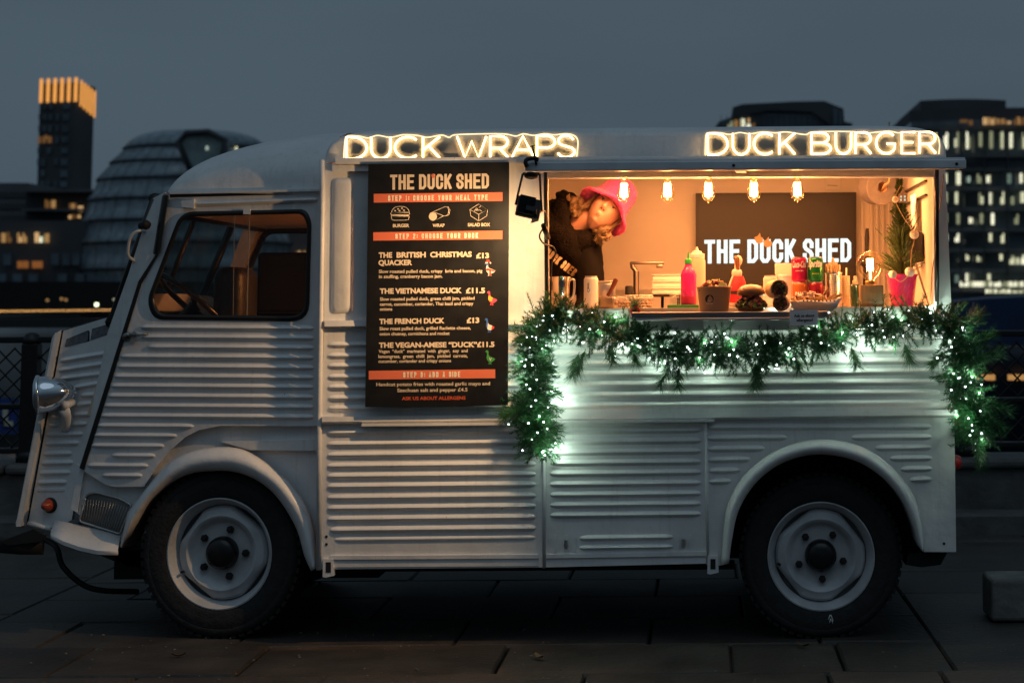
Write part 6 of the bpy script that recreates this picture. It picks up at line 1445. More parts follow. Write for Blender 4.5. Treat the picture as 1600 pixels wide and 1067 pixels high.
# stack of white boxes on a black stand
y_ = .8; k = K(y_); o = at(1043, y_, ctz - .35); t = thing('black_stand', 'black stand holding the stack of white takeaway boxes', 'stand', o)
zz = P(1043, 460.5, y_).z
b = MB(); b.box((at(1017, y_, 0).x, y_ - .09, zz - .010), (at(1068, y_, 0).x, y_ + .09, zz)); b.tube([at(1035, y_, 1.02), at(1035, y_, zz - .01)], .007, 8); b.tube([at(1060, y_, 1.02), at(1060, y_, zz - .01)], .007, 8); b.box((at(1010, y_, 0).x, y_ - .1, 1.0), (at(1075, y_, 0).x, y_ + .1, 1.02)); b.box((at(1000, y_, 0).x, y_ - .12, zf + .001), (at(1085, y_, 0).x, y_ + .12, .999)); b.build('frame', BLACKM, t)
for i in range(3):
    b = MB(); za = zz + .0005 + i * 10.3 * k; b.rbox((at(1019, y_, 0).x + i * .002, y_ - .085, za), (at(1066, y_, 0).x - i * .001, y_ + .085, za + 9 * k), .004); b.rbox((at(1018, y_, 0).x + i * .002, y_ - .088, za + 9 * k + .0002), (at(1067, y_, 0).x - i * .001, y_ + .088, za + 10.1 * k), .002)
    tag(done(b, 'takeaway_box', WHITE, None), ('white takeaway box at the bottom of the stack behind the sauce', 'white takeaway box in the middle of the stack behind the sauce', 'white takeaway box on top of the stack behind the sauce')[i], 'box', 'stacked white takeaway boxes')
# green board, sauce bottle, squeeze bottle
y_ = .09; k = K(y_)
b = MB(); b.rbox((at(1043, y_, 0).x, .04, ctz + .0005), (at(1092, y_, 0).x, .22, ctz + 4.5 * k), .002); tag(done(b, 'chopping_board', mat('green_board', (.01, .16, .035), .4), None), 'thin green chopping board under the pink sauce bottle', 'board')
zb_ = ctz + 4.5 * k + .0005
o = at(1076, .12, zb_); k = K(.12); t = thing('sauce_bottle', 'bright pink sauce bottle with a green pointed cap', 'bottle', o)
b = MB(); b.lathe([(0, 0), (11 * k, 0), (12 * k, 1.5 * k), (12 * k, 46 * k), (10.5 * k, 51 * k), (7 * k, 57 * k), (5.2 * k, 61 * k), (5 * k, 64 * k)], o, n=32); done(b, 'bottle', mat('pink_sauce', (.76, .025, .27), .2, var=.15, scale=90, coat=.5), t, ang=60)
b = MB(); b.lathe([(5.6 * k, 63.5 * k), (5.6 * k, 69 * k), (4.4 * k, 70.5 * k), (1.8 * k, 72 * k), (1.4 * k, 77 * k), (.5 * k, 82 * k)], o, n=24); done(b, 'cap', mat('green_cap', (.02, .35, .06), .35), t)
b = MB(); b.lathe([(12.15 * k, 2 * k), (12.15 * k, 13 * k)], o, n=32, cap=False); done(b, 'label', mat('dark_pink_label', (.40, .015, .07), .4), t)
o = at(1089.5, .26, ctz + .0005); k = K(.26); t = thing('squeeze_bottle', 'clear squeeze bottle of pale mayo behind the pink bottle', 'bottle', o)
b = MB(); b.lathe([(0, 0), (12 * k, 0), (13 * k, 2 * k), (13 * k, 72 * k), (11.5 * k, 76 * k)], o, n=32); done(b, 'bottle', mat('mayo', (.74, .58, .44), .3, var=.06, coat=.3), t, ang=60)
b = MB(); b.lathe([(12 * k, 76.2 * k), (12 * k, 83 * k), (8 * k, 84 * k), (7 * k, 87 * k), (3 * k, 88 * k), (1.4 * k, 94 * k)], o, n=24); done(b, 'cap', WHITE, t)
# salad bowl on the shelf
y_ = -.14; k = K(y_); o = at(1116, y_, shz + .0005); t = thing('salad_bowl', 'brown card bowl heaped with chopped salad and a round black logo', 'bowl', o)
kraft = mat('kraft_card', (.50, .32, .19), .65, var=.06)
b = MB(); b.lathe([(0, .5 * k), (21.5 * k, 0), (22 * k, 1 * k), (26.6 * k, 36 * k), (27.8 * k, 37 * k), (27.6 * k, 38.5 * k), (26 * k, 38 * k), (24.5 * k, 30 * k), (0, 29 * k)], o, n=48); done(b, 'bowl', kraft, t, ang=50)
b = MB(); lc = Vector((0, -1, -.13)).normalized(); lo_ = Vector((P(1108.5, 473, y_ - 24.6 * k).x, y_ - 24.9 * k, o.z + 19.5 * k)); 
def disc(c, r, h=0): 
    return [c + Vector((r * math.cos(a * PI / 12), 0, r * math.sin(a * PI / 12))) for a in range(24)]
def onbowl(p): 
    hgt = p.z - o.z; R_ = (22 * k + (26.6 - 22) * k * (hgt - k) / (35 * k)) + .0005; dx = p.x - o.x; return Vector((p.x, o.y - math.sqrt(max(1e-6, R_ * R_ - dx * dx)), p.z))
b.face([b.v(onbowl(p)) for p in disc(lo_, 6.6 * k)]); lg = b.build('logo', mat('logo_black', (.015, .014, .013), .6), t, False, fix=False)
b = MB(); ptext(b, 'THE', 1106.5, 1110.5, 471, 471, 1.7, 0, .03, 0, lambda x, y: onbowl(P(x, y, y_ - 25 * k)) - Vector((0, .0007, 0))); ptext(b, 'DUCK SHED', 1103.5, 1113.5, 475.3, 475.3, 2.4, 0, .03, 0, lambda x, y: onbowl(P(x, y, y_ - 25 * k)) - Vector((0, .0007, 0))); b.build('lettering', PAPER, lg, False, fix=False)
def crumbs(nm, c, rx, ry, h, n, mats, par_, r0=.004, r1=.009, seed=1, cyl=False):
    random.seed(seed); b = MB()
    for i in range(n):
        a = random.uniform(0, 2 * PI); q = math.sqrt(random.random()); p = Vector((c.x + rx * q * math.cos(a), c.y + ry * q * math.sin(a), c.z + h * (1 - q * q) * random.random() ** .5))
        t_ = bmesh.new(); bmesh.ops.create_icosphere(t_, subdivisions=1, radius=1); s3 = [random.uniform(r0, r1) * random.choice((1, 1, 1.6, .6)) for _ in range(3)]
        for v in t_.verts: v.co *= 1 + .3 * noise.noise(v.co * 2 + Vector((i, 0, 0)))
        b.mi = random.randrange(len(mats)); b.merge(t_, Matrix.Translation(p) @ Matrix.Rotation(random.uniform(0, 6), 4, 'Y') @ Matrix.Rotation(random.uniform(0, 6), 4, 'X') @ Matrix.Diagonal((*s3, 1)))
    return b.build(nm, mats, par_, True)
redc = mat('red_cabbage', (.32, .03, .06), .45, var=.5, scale=60); lett = mat('lettuce', (.12, .24, .04), .45, var=.5, scale=50); palev = mat('pale_onion', (.6, .45, .36), .45, var=.3); meat = mat('pulled_duck', (.20, .085, .04), .5, var=.5, scale=70); carr = mat('carrot', (.65, .22, .03), .5)
crumbs('salad', Vector((o.x, o.y, o.z + 33 * k)), 24 * k, 22 * k, 17 * k, 170, [redc, redc, lett, palev, meat, carr], t, .004, .009, 3)
b = MB(); q = o + Vector((13 * k, -14 * k, 39 * k)); b.lathe([(0, -.002), (.017, -.002), (.018, 0), (.017, .002), (0, .002)], q, (.2, -1, .45), 24); done(b, 'cucumber', mat('cucumber', (.34, .42, .16), .4, var=.2), t)
# santa duck ornament
y_ = .20; k = K(y_); o = at(1150, y_, ctz + .0005); t = thing('duck_ornament', 'wooden duck ornament in a painted red santa coat', 'ornament', o)
wd = mat('painted_white_wood', (.72, .64, .56), .4); rd = mat('painted_red', (.42, .02, .035), .4); bk = mat('painted_black', (.02, .018, .018), .4); bill = mat('brown_bill', (.20, .075, .03), .4)
def egg(k0, off, ex): return [(0, -3), (11, -1), (15.5, 6), (16.5, 16), (14.5, 28), (11, 40), (7.5, 49), (6.2, 53)]
pts = [((r + 0) * k, h * k) for r, h in egg(0, 0, 0)]
LEAN = Matrix.Translation(o) @ Matrix.Rotation(math.radians(2), 4, 'Y')
def lz(b, prof, n=28, ctr=(0, 0)):
    bb = MB(); bb.lathe(prof, (0, 0, 0), n=n)
    for v in bb.bm.verts: v.co = LEAN @ Vector((v.co.x + ctr[0], v.co.y + ctr[1], v.co.z))
    b.merge(bb.bm)
b = MB(); lz(b, [(0, 0)] + [(r * k * .98, max(0.2, h) * k) for r, h in egg(0, 0, 0)] + [(6 * k, 56 * k), (0, 57 * k)]); done(b, 'body', wd, t, ang=60)
b = MB(); lz(b, [(15.6 * k, 7 * k), (16.7 * k, 16 * k), (14.8 * k, 28 * k), (11.4 * k, 40 * k), (8.0 * k, 48.5 * k)], 28, (2.2 * k, -2.5 * k)); done(b, 'coat', rd, t, ang=60)
b = MB(); lz(b, [(7.2 * k, 48 * k), (8 * k, 51 * k), (8 * k, 55 * k), (6.6 * k, 58 * k), (4 * k, 59 * k)], 24); done(b, 'collar', wd, t, ang=60)
b = MB(); lz(b, [(16.9 * k, 20.2 * k), (16.6 * k, 25 * k)], 28, (2.2 * k, -2.6 * k)); done(b, 'belt', bk, t, ang=60)
b = MB(); q = LEAN @ Vector((4 * k, -19.6 * k, 22.5 * k)); b.rbox(tuple(q - Vector((2.6 * k, .001, 2.6 * k))), tuple(q + Vector((2.6 * k, .001, 2.6 * k))), .0006); done(b, 'buckle', mat('gold_paint', (.6, .4, .1), .35, .6), t)
b = MB()
for hh in (30, 37, 43): b.ball(LEAN @ Vector((3.4 * k, -(18.6 - (hh - 28) * .42) * k, hh * k)), .0032, 5)
done(b, 'buttons', bk, t)
b = MB(); t_ = bmesh.new(); bmesh.ops.create_icosphere(t_, subdivisions=3, radius=1); b.merge(t_, LEAN @ Matrix.Translation((1.5 * k, 0, 72 * k)) @ Matrix.Diagonal((6.6 * k, 6.6 * k, 8.5 * k, 1))); b.tube([LEAN @ Vector((0, 0, 55 * k)), LEAN @ Vector((.4 * k, 0, 68 * k))], [4.2 * k, 4.4 * k], 16); done(b, 'head', wd, t, ang=80)
b = MB(); b.tube([LEAN @ Vector(q) for q in ((1.5 * k, -5.2 * k, 58 * k), (.5 * k, -7.2 * k, 66 * k), (-1.4 * k, -7.6 * k, 75 * k), (-2 * k, -6.6 * k, 79 * k))], [2.6 * k, 3.2 * k, 4.2 * k, 2.4 * k], 12, flat=.5); done(b, 'bill', bill, t, ang=80)
# burger
y_ = -.15; k = K(y_); o = at(1173.5, y_, shz + .0005); t = thing('burger', 'seeded bun burger stuffed with dark pulled duck on the shelf', 'burger', o)
bun = bpy.data.materials.new('toasted_bun'); bun.use_nodes = True; nn = bun.node_tree.nodes; nn['Principled BSDF'].inputs['Roughness'].default_value = .35; tcx = nn.new('ShaderNodeTexCoord'); nz = nn.new('ShaderNodeTexNoise'); nz.inputs['Scale'].default_value = 25; rp = nn.new('ShaderNodeValToRGB'); rp.color_ramp.elements[0].color = (.14, .052, .018, 1); rp.color_ramp.elements[1].color = (.34, .155, .055, 1)
bun.node_tree.links.new(tcx.outputs['Object'], nz.inputs['Vector']); bun.node_tree.links.new(nz.outputs['Fac'], rp.inputs[0]); bun.node_tree.links.new(rp.outputs[0], nn['Principled BSDF'].inputs['Base Color'])
b = MB(); b.lathe([(0, 0), (18 * k, 0), (21 * k, 3 * k), (21 * k, 7 * k), (19 * k, 9 * k), (0, 9 * k)], o, n=40); done(b, 'bottom_bun', bun, t, ang=60)
b = MB(); b.lathe([(18 * k, 24 * k), (21 * k, 25 * k), (22 * k, 28 * k), (20.5 * k, 33 * k), (16 * k, 38 * k), (9 * k, 41 * k), (0, 42 * k)], o, n=40)
for v in b.bm.verts: v.co += (v.co - o).normalized() * .002 * noise.noise(v.co * 50)
done(b, 'top_bun', bun, t, ang=60)
b = MB()
for i in range(60):
    a = random.uniform(0, 2 * PI); q = random.uniform(.1, .85); r = 21.5 * k * q; h = (42 - 12.5 * q ** 2.4) * k; b.ball(o + Vector((r * math.cos(a), r * math.sin(a), h - .0008)), .0013, 3, (1, 1.3, .7))
b.build('sesame', mat('sesame_seed', (.62, .46, .25), .5), t, True)
crumbs('filling', o + Vector((0, 0, 9 * k)), 23 * k, 23 * k, 18 * k, 260, [meat, meat, mat('dark_duck', (.07, .03, .018), .35, var=.5), redc], t, .005, .011, 5)
b = MB()
for i in range(34):
    a = 2 * PI * i / 34; q = [o + Vector((math.cos(a) * r * k, math.sin(a) * r * k, h * k)) for r, h in ((14, 14), (21, 13 + random.uniform(-1, 2)), (24.5 + random.uniform(-1, 2), 8 + random.uniform(-3, 3)))]; w_ = Vector((-math.sin(a), math.cos(a), 0)) * .009; b.loft([[p - w_ * (1 + .3 * random.random()), p + Vector((0, 0, .002)), p + w_] for p in q], False, False)
b.build('lettuce', lett, t, True)
b = MB()
for a0, dz in ((3.9, 0), (4.5, 1), (5.1, -1)):
    pts = [o + Vector((math.cos(a0 + .25 * math.sin(q)) * (12 + q * 2.2) * k, math.sin(a0) * (12 + q * 2.2) * k, (25 - q * 1.5 + dz + 1.3 * math.sin(q * 2.5)) * k)) for q in range(7)]; b.tube(pts, .007, 6, flat=.25)
b.build('bacon', mat('bacon', (.45, .18, .11), .35, var=.4, scale=60), t, True)
# wraps
tort = mat('tortilla', (.62, .42, .24), .55, var=.2, scale=45); 
for i, (x, zc0, r, yaw, lab) in enumerate(((1221, 12.6, 12.5, .15, 'lower wrap half lying on the shelf beside the burger'), (1213.5, 33.5, 15.0, -.28, 'upper wrap half with a dark green filling resting on the lower one'))):
    y_ = -.16; k = K(y_); o = at(x, y_, shz); c = o + Vector((0, 0, (zc0 + .4) * k)); ax = Vector((math.sin(yaw), 1, 0)).normalized(); t = thing('wrap_half', lab, 'wrap', c, 'wrap halves on the shelf')
    b = MB(); b.lathe([(r * k * .82, .004), (r * k * .9, 0), (r * k, .002), (r * k, .05), (r * k * .96, .08), (r * k * .6, .1), (0, .105)], c - ax * .04, ax, 32, cap=False)
    for v in b.bm.verts: v.co += Vector((noise.noise(v.co * 40), 0, noise.noise(v.co * 40 + Vector((4, 0, 0))))) * .002
    done(b, 'tortilla', tort, t, ang=60)
    random.seed(60 + i); b = MB(); mts = [meat, mat('dark_duck', (.07, .03, .018), .35, var=.5), lett, redc]
    for q in range(70):
        a = random.uniform(0, 2 * PI); rr = math.sqrt(random.random()) * r * k * .78; p = c - ax * .036 + Vector((rr * math.cos(a), random.uniform(-.004, .004), rr * math.sin(a))); t_ = bmesh.new(); bmesh.ops.create_icosphere(t_, subdivisions=1, radius=1); b.mi = random.randrange(4) if random.random() < .6 else 1; b.merge(t_, Matrix.Translation(p) @ Matrix.Diagonal((random.uniform(.004, .008), .006, random.uniform(.003, .006), 1)))
    b.build('filling', mts, t, True)
# fries tray
y_ = -.14; k = K(y_); o = at(1270, y_, shz + .0005); t = thing('fries_tray', 'white card tray of loaded fries lined with printed paper', 'food tray', o)
b = MB(); lo4 = [o + Vector((a * 30 * k, c * .06, 0)) for a, c in ((-1, -1), (1, -1), (1, 1), (-1, 1))]; hi4 = [o + Vector((a * 35 * k, c * .085, 15 * k)) for a, c in ((-1, -1), (1, -1), (1, 1), (-1, 1))]
vl = [b.v(p) for p in lo4]; vh = [b.v(p) for p in hi4]; b.face(vl[::-1])
for i in range(4): b.face([vl[i], vl[(i + 1) % 4], vh[(i + 1) % 4], vh[i]])
tr = b.build('tray', WHITE, t, False); m_ = tr.modifiers.new('s', 'SOLIDIFY'); m_.thickness = .0015
b = MB(); b.loft([[o + Vector((x * k, -.088, z * k)) for x, z in ((-26, 16), (-10, 17), (8, 15.5), (30, 17), (43, 20))], [o + Vector((x * k, -.094, z * k)) for x, z in ((-24, 12), (-8, 13.5), (10, 11.5), (28, 8), (33, 3))]], False, False); pp = b.build('liner', PAPER, t); m_ = pp.modifiers.new('s', 'SOLIDIFY'); m_.thickness = .0006
b = MB()
for i in range(9): b.panel([(1254 + i * 6, 469), (1256 + i * 6, 468.6), (1257 + i * 6, 471), (1255 + i * 6, 471.4)], y_ - .096, .0004)
b.build('print', ink, pp)
random.seed(71); b = MB()
for i in range(46):
    a = random.uniform(0, 2 * PI); c = o + Vector((random.uniform(-28, 28) * k, random.uniform(-.05, .05), random.uniform(10, 20) * k)); M_ = Matrix.Translation(c) @ Matrix.Rotation(random.uniform(0, PI), 4, 'Z') @ Matrix.Rotation(random.gauss(0, .35), 4, 'Y'); b.rbox((-.028, -.0045, -.0045), (.028, .0045, .0045), .001, M_, 1)
for x, z, r in ((18, 26, -1.0), (26, 20, -.6), (34, 20, -.55), (12, 20, -.8)): b.rbox((-.03, -.005, -.005), (.03, .005, .005), .001, Matrix.Translation(o + Vector((x * k, -.03, z * k))) @ Matrix.Rotation(r, 4, 'Y'), 1)
b.build('fries', mat('fried_potato', (.70, .44, .16), .5, var=.2, scale=60), t)
crumbs('topping', o + Vector((-6 * k, -.01, 20 * k)), 24 * k, .05, 9 * k, 120, [palev, mat('pale_sauce', (.7, .5, .38), .4), meat], t, .004, .009, 9)
# jars, cups, napkins, cans
t, bd, o, R, H = can(1204, .24, ctz + .0005, 11, 49, 'small can with a printed white label left of the plain cup', mat('white_label', (.72, .66, .60), .5), 'label_can'); wraptext(bd, 'Bia', o, R, H * .72, .006, -.5, .3, ink)
o = at(1226.5, .16, ctz + .0005); k = K(.16); t = thing('paper_cup', 'plain white lidded cup between the labelled can and the stacked cans', 'cup', o)
b = MB(); b.lathe([(0, 0), (8.6 * k, 0), (9.8 * k, 46 * k), (0, 46 * k)], o, n=32); done(b, 'cup', WHITE, t); b = MB(); b.lathe([(10.6 * k, 46.2 * k), (10.6 * k, 49 * k), (9.4 * k, 50 * k), (9.2 * k, 51.5 * k), (0, 51 * k)], o, n=32); done(b, 'lid', WHITE, t)
o = at(1226, .42, ctz + .0005); k = K(.42); t = thing('napkin_holder', 'steel napkin holder with white napkins behind the cans', 'napkin holder', o)
b = MB(); b.rbox((o.x - 14 * k, .39, o.z), (o.x + 14 * k, .45, o.z + 50 * k), .003); done(b, 'holder', STEEL, t); b = MB(); b.rbox((o.x - 14 * k, .395, o.z + 50.4 * k), (o.x + 13 * k, .445, o.z + 67 * k), .002); done(b, 'napkins', PAPER, t)
G = 'stacked drink cans on the counter'
creamt = mat('can_script_white', (.75, .72, .68), .45)
ho_ = .104
kk = K(.1); hcan = 38.5
t, bd, o, R, H = can(1250.5, .10, ctz + .0005, 12, hcan, 'orange drink can at the bottom left of the can stack', mat('orange_can', (.52, .13, .03), .3, .3, var=.03), grp=G); wraptext(bd, 'FANT', o, R, H * .36, H * .26, -.8, .75, creamt, .05, shear=.2)
t, bd, o, R, H = can(1275.5, .10, ctz + .0005, 12, hcan, 'dark red drink can at the bottom right of the can stack', mat('cherry_can', (.30, .015, .03), .3, .3, var=.03), grp=G)
b = MB(); b.face([b.v(o + Vector((math.sin(.2 + .42 * math.cos(a * PI / 10)) * (R + .0006), -math.cos(.2 + .42 * math.cos(a * PI / 10)) * (R + .0006), H * .45 + H * .24 * math.sin(a * PI / 10)))) for a in range(20)]); b.build('roundel', mat('dark_roundel', (.05, .008, .012), .4), bd, False, fix=False)
z2 = ctz + .001 + hcan * kk
t, bd, o, R, H = can(1249.5, .10, z2, 12, hcan, 'bright red cola can at the top left of the can stack', mat('red_can', (.50, .010, .075), .28, .3, var=.03), grp=G); wraptext(bd, 'Coca-Cola', o, R, H * .58, H * .28, -1.05, 1.05, creamt, .035, shear=.35); wraptext(bd, 'ORIGINAL TASTE', o, R, H * .42, H * .05, -.6, .5, creamt, .03, nm='small_lettering')
t, bd, o, R, H = can(1275, .10, z2, 12, hcan, 'green lemonade can at the top right of the can stack', mat('green_can', (.015, .17, .035), .28, .3, var=.03), grp=G); wraptext(bd, 'Sprite', o, R, H * .60, H * .30, -1.2, .9, creamt, .05, shear=.3); wraptext(bd, 'ZERO SUGAR', o, R, H * .3, H * .05, -.5, .4, mat('can_yellow', (.6, .5, .05), .45), .03, nm='small_lettering')
# tin of wooden forks
o = at(1303, .12, ctz + .0005); k = K(.12); t = thing('ribbed_tin', 'ribbed steel tin can holding wooden forks', 'tin', o)
prof = [(0, .3 * k)] + [(12.6 * k + (.55 * k if i % 2 else 0), i * 1.45 * k) for i in range(0, 35)] + [(13.6 * k, 51 * k), (13.6 * k, 53 * k), (12.4 * k, 53 * k), (12.2 * k, 5 * k), (0, 5 * k)]
b = MB(); b.lathe(prof, o, n=48); done(b, 'tin', STEEL, t, ang=20)
random.seed(5)
for i, lab in enumerate(('short wooden fork at the left of the ribbed tin', 'wooden fork leaning left in the ribbed tin', 'tallest wooden fork standing in the ribbed tin', 'wooden fork leaning right in the ribbed tin', 'pale wooden fork at the right rim of the tin', 'wooden fork at the back of the ribbed tin')):
    dx = (-9, -5, -.5, 4, 8, 1)[i]; hh = (66, 68, 76, 69, 65, 67)[i]; b = MB(); p0 = o + Vector((dx * .5 * k, (.008 if i != 5 else .016), 8 * k)); p1 = o + Vector((dx * 1.15 * k, (-.004 if i != 5 else .01), hh * k)); b.tube([p0, p0.lerp(p1, .7), p0.lerp(p1, .92), p1], [2 * k, 2 * k, 2.6 * k, 1.4 * k], 8, flat=.4); tag(b.build('wooden_fork', mat('pale_wood', (.66, .44, .24), .6, var=.1), None, True), lab, 'fork', 'forks in the ribbed tin')
o = at(1321.5, .18, ctz + .0005); k = K(.18); t = thing('cup_stack', 'slim stack of small pale tubs right of the ribbed tin', 'stack of tubs', o)
b = MB()
pr_ = []
for i in range(14): pr_ += [(6.6 * k, i * 3.4 * k), (7.3 * k, i * 3.4 * k + 2.4 * k), (7.3 * k, i * 3.4 * k + 3.2 * k)]
b.lathe([(0, 0)] + pr_ + [(0, 48 * k)], o, n=28); done(b, 'tubs', mat('pale_tub', (.66, .50, .34), .4), t, ang=20); b = MB(); b.tube([o + Vector((1.5 * k, 0, 48.4 * k)), o + Vector((1.9 * k, 0, 60 * k))], 1.2 * k, 6); done(b, 'stirrer', WHITE, t)
o = at(1337, .22, ctz + .0005); k = K(.22); t = thing('green_bottle', 'small dark green bottle behind the wooden lamp', 'bottle', o)
b = MB(); b.lathe([(0, 0), (8 * k, 0), (9 * k, 2 * k), (9 * k, 30 * k), (7 * k, 34 * k)], o, n=24); done(b, 'bottle', mat('green_glassy', (.012, .055, .035), .2, coat=.4), t, ang=60); b = MB(); b.lathe([(4.4 * k, 34.2 * k), (4.4 * k, 40 * k), (2.5 * k, 41 * k), (2.5 * k, 47 * k), (0, 47.5 * k)], o, n=16); done(b, 'pump', mat('pump_cream', (.5, .42, .32), .4), t)
# globe lamp on a wooden block
o = at(1361.5, .06, ctz + .0005); k = K(.06); t = thing('globe_lamp', 'round glowing globe bulb on a square wooden block', 'lamp', o)
wm_ = bpy.data.materials.new('oak_block'); wm_.use_nodes = True; nn = wm_.node_tree.nodes; tcx = nn.new('ShaderNodeTexCoord'); mpx = nn.new('ShaderNodeMapping'); mpx.inputs['Scale'].default_value = (60, 60, 6); nz = nn.new('ShaderNodeTexNoise'); nz.inputs['Scale'].default_value = 1.5; nz.inputs['Detail'].default_value = 5; rp = nn.new('ShaderNodeValToRGB'); rp.color_ramp.elements[0].color = (.16, .08, .03, 1); rp.color_ramp.elements[1].color = (.36, .21, .09, 1); L_ = wm_.node_tree.links; L_.new(tcx.outputs['Object'], mpx.inputs[0]); L_.new(mpx.outputs[0], nz.inputs['Vector']); L_.new(nz.outputs['Fac'], rp.inputs[0]); L_.new(rp.outputs[0], nn['Principled BSDF'].inputs['Base Color']); nn['Principled BSDF'].inputs['Roughness'].default_value = .5
b = MB(); b.rbox((o.x - 17.5 * k, .06 - 17 * k, o.z), (o.x + 17.5 * k, .06 + 17 * k, o.z + 33 * k), .0015); done(b, 'block', wm_, t)
gc = o + Vector((-1 * k, 0, 64 * k))
b = MB(); b.lathe([(6 * k, 33.2 * k), (8 * k, 34 * k), (8.5 * k, 38 * k), (7.5 * k, 40 * k)], o - Vector((1 * k, 0, 0)), n=20); done(b, 'holder', mat('brass', (.5, .33, .12), .35, 1), t)
b = MB(); b.lathe([(7 * k, -24 * k), (10 * k, -20.5 * k), (16 * k, -15.5 * k), (20.5 * k, -8.5 * k), (22.3 * k, 0), (21 * k, 8 * k), (16.5 * k, 15 * k), (9 * k, 20.5 * k), (3 * k, 22.4 * k), (0, 23.5 * k)], gc, n=40, cap=False); b.build('globe', glass('globe_glass', (1, .93, .80), .05, .02, fr=.35), t, True)
b = MB()
for a in range(6): c = Vector((math.cos(a), math.sin(a), 0)) * 4.2 * k; b.tube([gc + c + Vector((0, 0, -8 * k)), gc + c + Vector((0, 0, 10 * k))], 1.2 * k, 6)
b.tube([gc - Vector((0, 0, 22 * k)), gc - Vector((0, 0, 8 * k))], 1.2 * k, 6); b.build('filament', fil, t)
ld = bpy.data.lights.new('globe_glow', 'POINT'); ld.energy = 6.0; ld.color = warmL; ld.shadow_soft_size = .012; lo = bpy.data.objects.new('globe_glow', ld); C.objects.link(lo); lo.parent = t; lo.location = gc - o
# potted tree with felt balls
o = at(1410, .16, ctz + .0005); k = K(.16); t = thing('potted_fir', 'small decorated fir tree in a bright pink metal pot', 'potted plant', o)
b = MB(); b.lathe([(0, .5 * k), (17 * k, 0), (17.6 * k, 1.5 * k), (23.6 * k, 46 * k), (25 * k, 47.5 * k), (24.6 * k, 49.5 * k), (22.8 * k, 49 * k), (21 * k, 40 * k), (0, 39 * k)], o, n=48)
done(b, 'pot', mat('pink_pot', (.50, .010, .15), .3, var=.1, scale=40, bump=.5, bscale=90, coat=.3), t, ang=50)
tm = leafmat('tree_needles', (.035, .065, .010), (.12, .18, .035)); tb = MB(); trk = MB(); random.seed(90)
top = P(1405, 284, .16); basep = o + Vector((0, 0, 42 * k)); trk.tube([basep, basep.lerp(top, .6), top], [.008, .005, .0015], 6); trk.build('trunk', mat('bark', (.07, .04, .02), .8), t, True)
for i in range(430):
    h = random.random() ** 1.15; p = basep.lerp(top, h); a = random.uniform(0, 2 * PI); rad = (28 * (1 - h) ** .85 + 2) * k * 1.5 * (.75 + .35 * noise.noise(Vector((math.cos(a) * 2, math.sin(a) * 2, h * 7)))) * 1.15; d = Vector((math.cos(a), math.sin(a), random.uniform(.7, 1.3)))
    if h < .18: d.z = random.uniform(.35, .9)
    L = max(.02, rad * 1.0); pts = sprig(tb, p, d, L, .0095, int(26 + L * 420), .0021, .8, -.05, .05)
for x, y in ((1366, 357), (1441, 340), (1428, 330)): sprig(tb, P(1400, 400, .16), P(x, y, .14) - P(1400, 400, .16), (P(x, y, .14) - P(1400, 400, .16)).length, .010, 70, .0022, .8, -.02, .2)
tb.build('foliage', tm, t, False, fix=False)
felt = mat('cream_felt', (.72, .64, .54), .9, var=.1, bump=.6, bscale=150, sheen=.3); red_f = mat('rose_felt', (.6, .35, .3), .9)
bt = thing('felt_garland', 'string of cream felt balls hung on the potted fir', 'garland', P(1425, 420, .08))
pp_ = [(1399, 312, .10, 5.2), (1428.5, 366.5, .09, 7.4), (1421.5, 425, .06, 7.8), (1395, 429, .07, 6.5)]
for x, y, Y, r in pp_: b = MB(); b.ball(P(x, y, Y), r * K(Y), 9); b.build('felt_ball', felt, bt, True)
b = MB(); b.tube(spline([P(1407, 290, .12), P(1399, 312, .10), P(1412, 340, .07), P(1428.5, 366, .085), P(1424, 395, .06), P(1421.5, 425, .05), P(1408, 440, .045), P(1395, 432, .06)], 6), .0015, 5, False); b.build('string', mat('twine', (.5, .33, .18), .8), bt)
hd_ = thing('house_ornament', 'tiny pale wooden house ornament near the tip of the fir', 'ornament', P(1410, 312, .07)); b = MB(); b.panel([(1404, 317), (1417, 317), (1418, 305), (1411, 296), (1404, 305)], .07, .004); b.build('house', mat('rose_wood', (.50, .34, .25), .7), hd_)
b = MB()
for x, y in ((1406.5, 307.5), (1412.5, 307.5), (1406.5, 312.5), (1412.5, 312.5)): b.pbox(x, y - 1.6, x + 2.6, y + 1.6, .0695, .0004)
b.build('window', mat('pale_window', (.75, .62, .5), .6), hd_)
# hanging ring of paper
Yr = .95; k = K(Yr); c = P(1379, 293, Yr); ax = Vector((.42, -1, -.1)).normalized(); t = thing('paper_roll', 'big pale paper roll hanging on a rope in the upper right corner', 'roll', c)
b = MB(); R_ = 28 * k; r_ = 8.5 * k; th = .085; b.lathe([(r_, 0), (R_ - .003, 0), (R_, .003), (R_, th), (r_, th), (r_, 0)], c, -ax, 56, cap=False); done(b, 'paper', mat('grey_paper', (.16, .15, .15), .8, var=.12, scale=30, bump=.3), t, ang=35)
b = MB(); b.lathe([(r_ * .98, .002), (r_ * .98, th - .002)], c, -ax, 32, cap=False); done(b, 'core', kraft, t)
b = MB(); b.tube(spline([P(1391, 274, Yr - .05) + Vector((0, 0, .25)), P(1390, 276, Yr - .03), P(1382, 289, Yr - .01), P(1377, 299, Yr + .05)], 6), .004, 6); b.build('rope', mat('rope', (.5, .36, .2), .8), t, True)
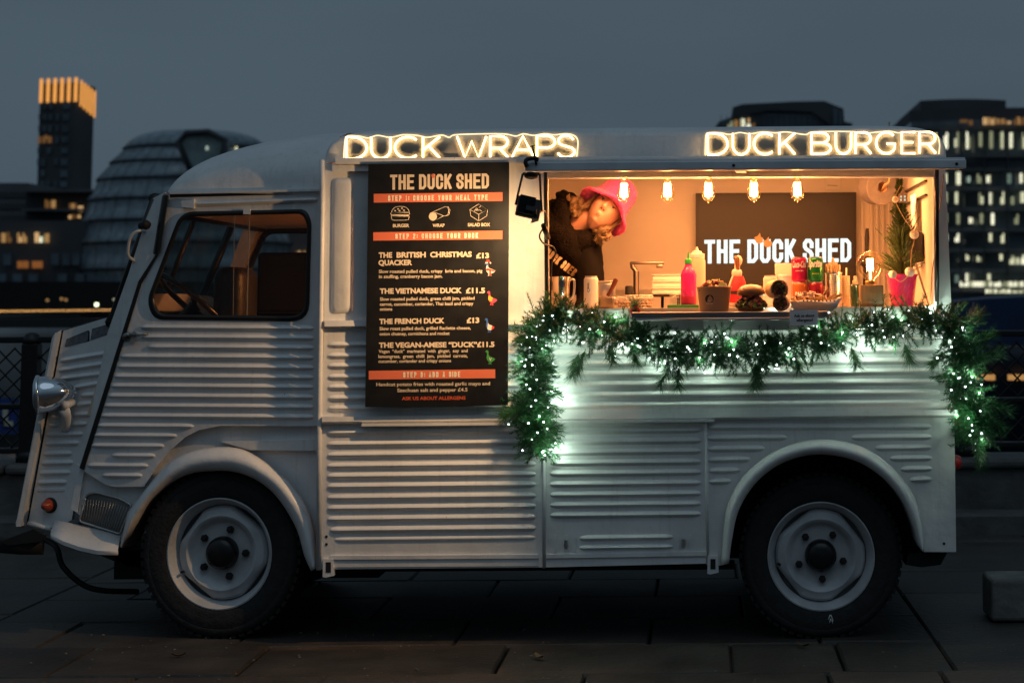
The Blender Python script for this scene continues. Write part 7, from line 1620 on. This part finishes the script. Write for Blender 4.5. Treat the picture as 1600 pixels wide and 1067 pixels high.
# notes, cloth and tools on the walls
b = MB(); b.panel([(1290, 270), (1313, 270), (1313, 297), (1290, 296)], BW - .012, .004); nt_ = thing('wall_note', 'blank white paper note taped above the screen', 'paper note', P(1301, 297, BW - .01)); b.build('sheet', PAPER, nt_)
b = MB(); b.panel([(1293, 289.4), (1309, 289.8), (1309, 290.8), (1293, 290.4)], BW - .0128, .0004); b.build('written_line', mat('grey_ink', (.35, .28, .22), .7), nt_)
b = MB(); b.loft([[Vector((Xi1 - .02 - .008 * math.sin(i * 1.7 + j), .48 + i * .035, P(1440, 304 + j * 19, .55).z)) for i in range(6)] for j in range(4)], False, False); o_ = b.build('hanging_cloth', PAPER, None, True); m_ = o_.modifiers.new('s', 'SOLIDIFY'); m_.thickness = .004; tag(o_, 'white cloth hanging on the right wall beside the fir', 'cloth')
b = MB(); b.rbox((Xi1 - .07, .40, P(1445, 410, .45).z), (Xi1 - .002, .56, P(1445, 362, .45).z), .015); tag(done(b, 'wall_dispenser', BLACKM, None), 'black dispenser on the right wall below the white cloth', 'dispenser')
q = P(1355, 357, 1.3); b = MB(); b.tube([q, P(1355, 372, 1.3), P(1354.5, 396, 1.3)], [.008, .011, .009], 8, flat=.6); b.lathe([(.012, 0), (.03, .01), (.03, .05), (.012, .055)], P(1352, 398, 1.3) - Vector((0, 0, .06)), n=16); b.tube([P(1352, 404, 1.3), at(1352, 1.4, 1.336)], .012, 8); tag(done(b, 'pan_handle', BLACKM, None), 'black long handled pan standing behind the globe lamp', 'pan')
t = thing('boards', 'pale boards leaning against the right wall behind the pot', 'boards', at(1440, .3, ctz)); t.name = 'leaning_board'; t['label'] = 'narrow pale board leaning at the right end of the counter'; t['category'] = 'board'
b = MB(); b.hexa([at(1450, .10, ctz + .001), at(1453, .10, ctz + .001), P(1429, 398, .16), P(1425, 400, .16)], [at(1450, .14, ctz + .001), at(1453, .14, ctz + .001), P(1429, 398, .2), P(1425, 400, .2)]); b.build('board', mat('pale_board', (.55, .40, .26), .6), t)
b = MB(); b.tube(spline([P(1474, 272, -.012), P(1471, 310, -.012), P(1464, 350, -.012), P(1462, 390, -.012), P(1457, 420, -.012), P(1455, 450, -.01), P(1453, 476, -.008)], 6), .0022, 6); tag(b.build('power_cable', mat('tan_cable', (.45, .30, .17), .5), None, True), 'thin tan cable strung down the rear pillar of the hatch', 'cable')
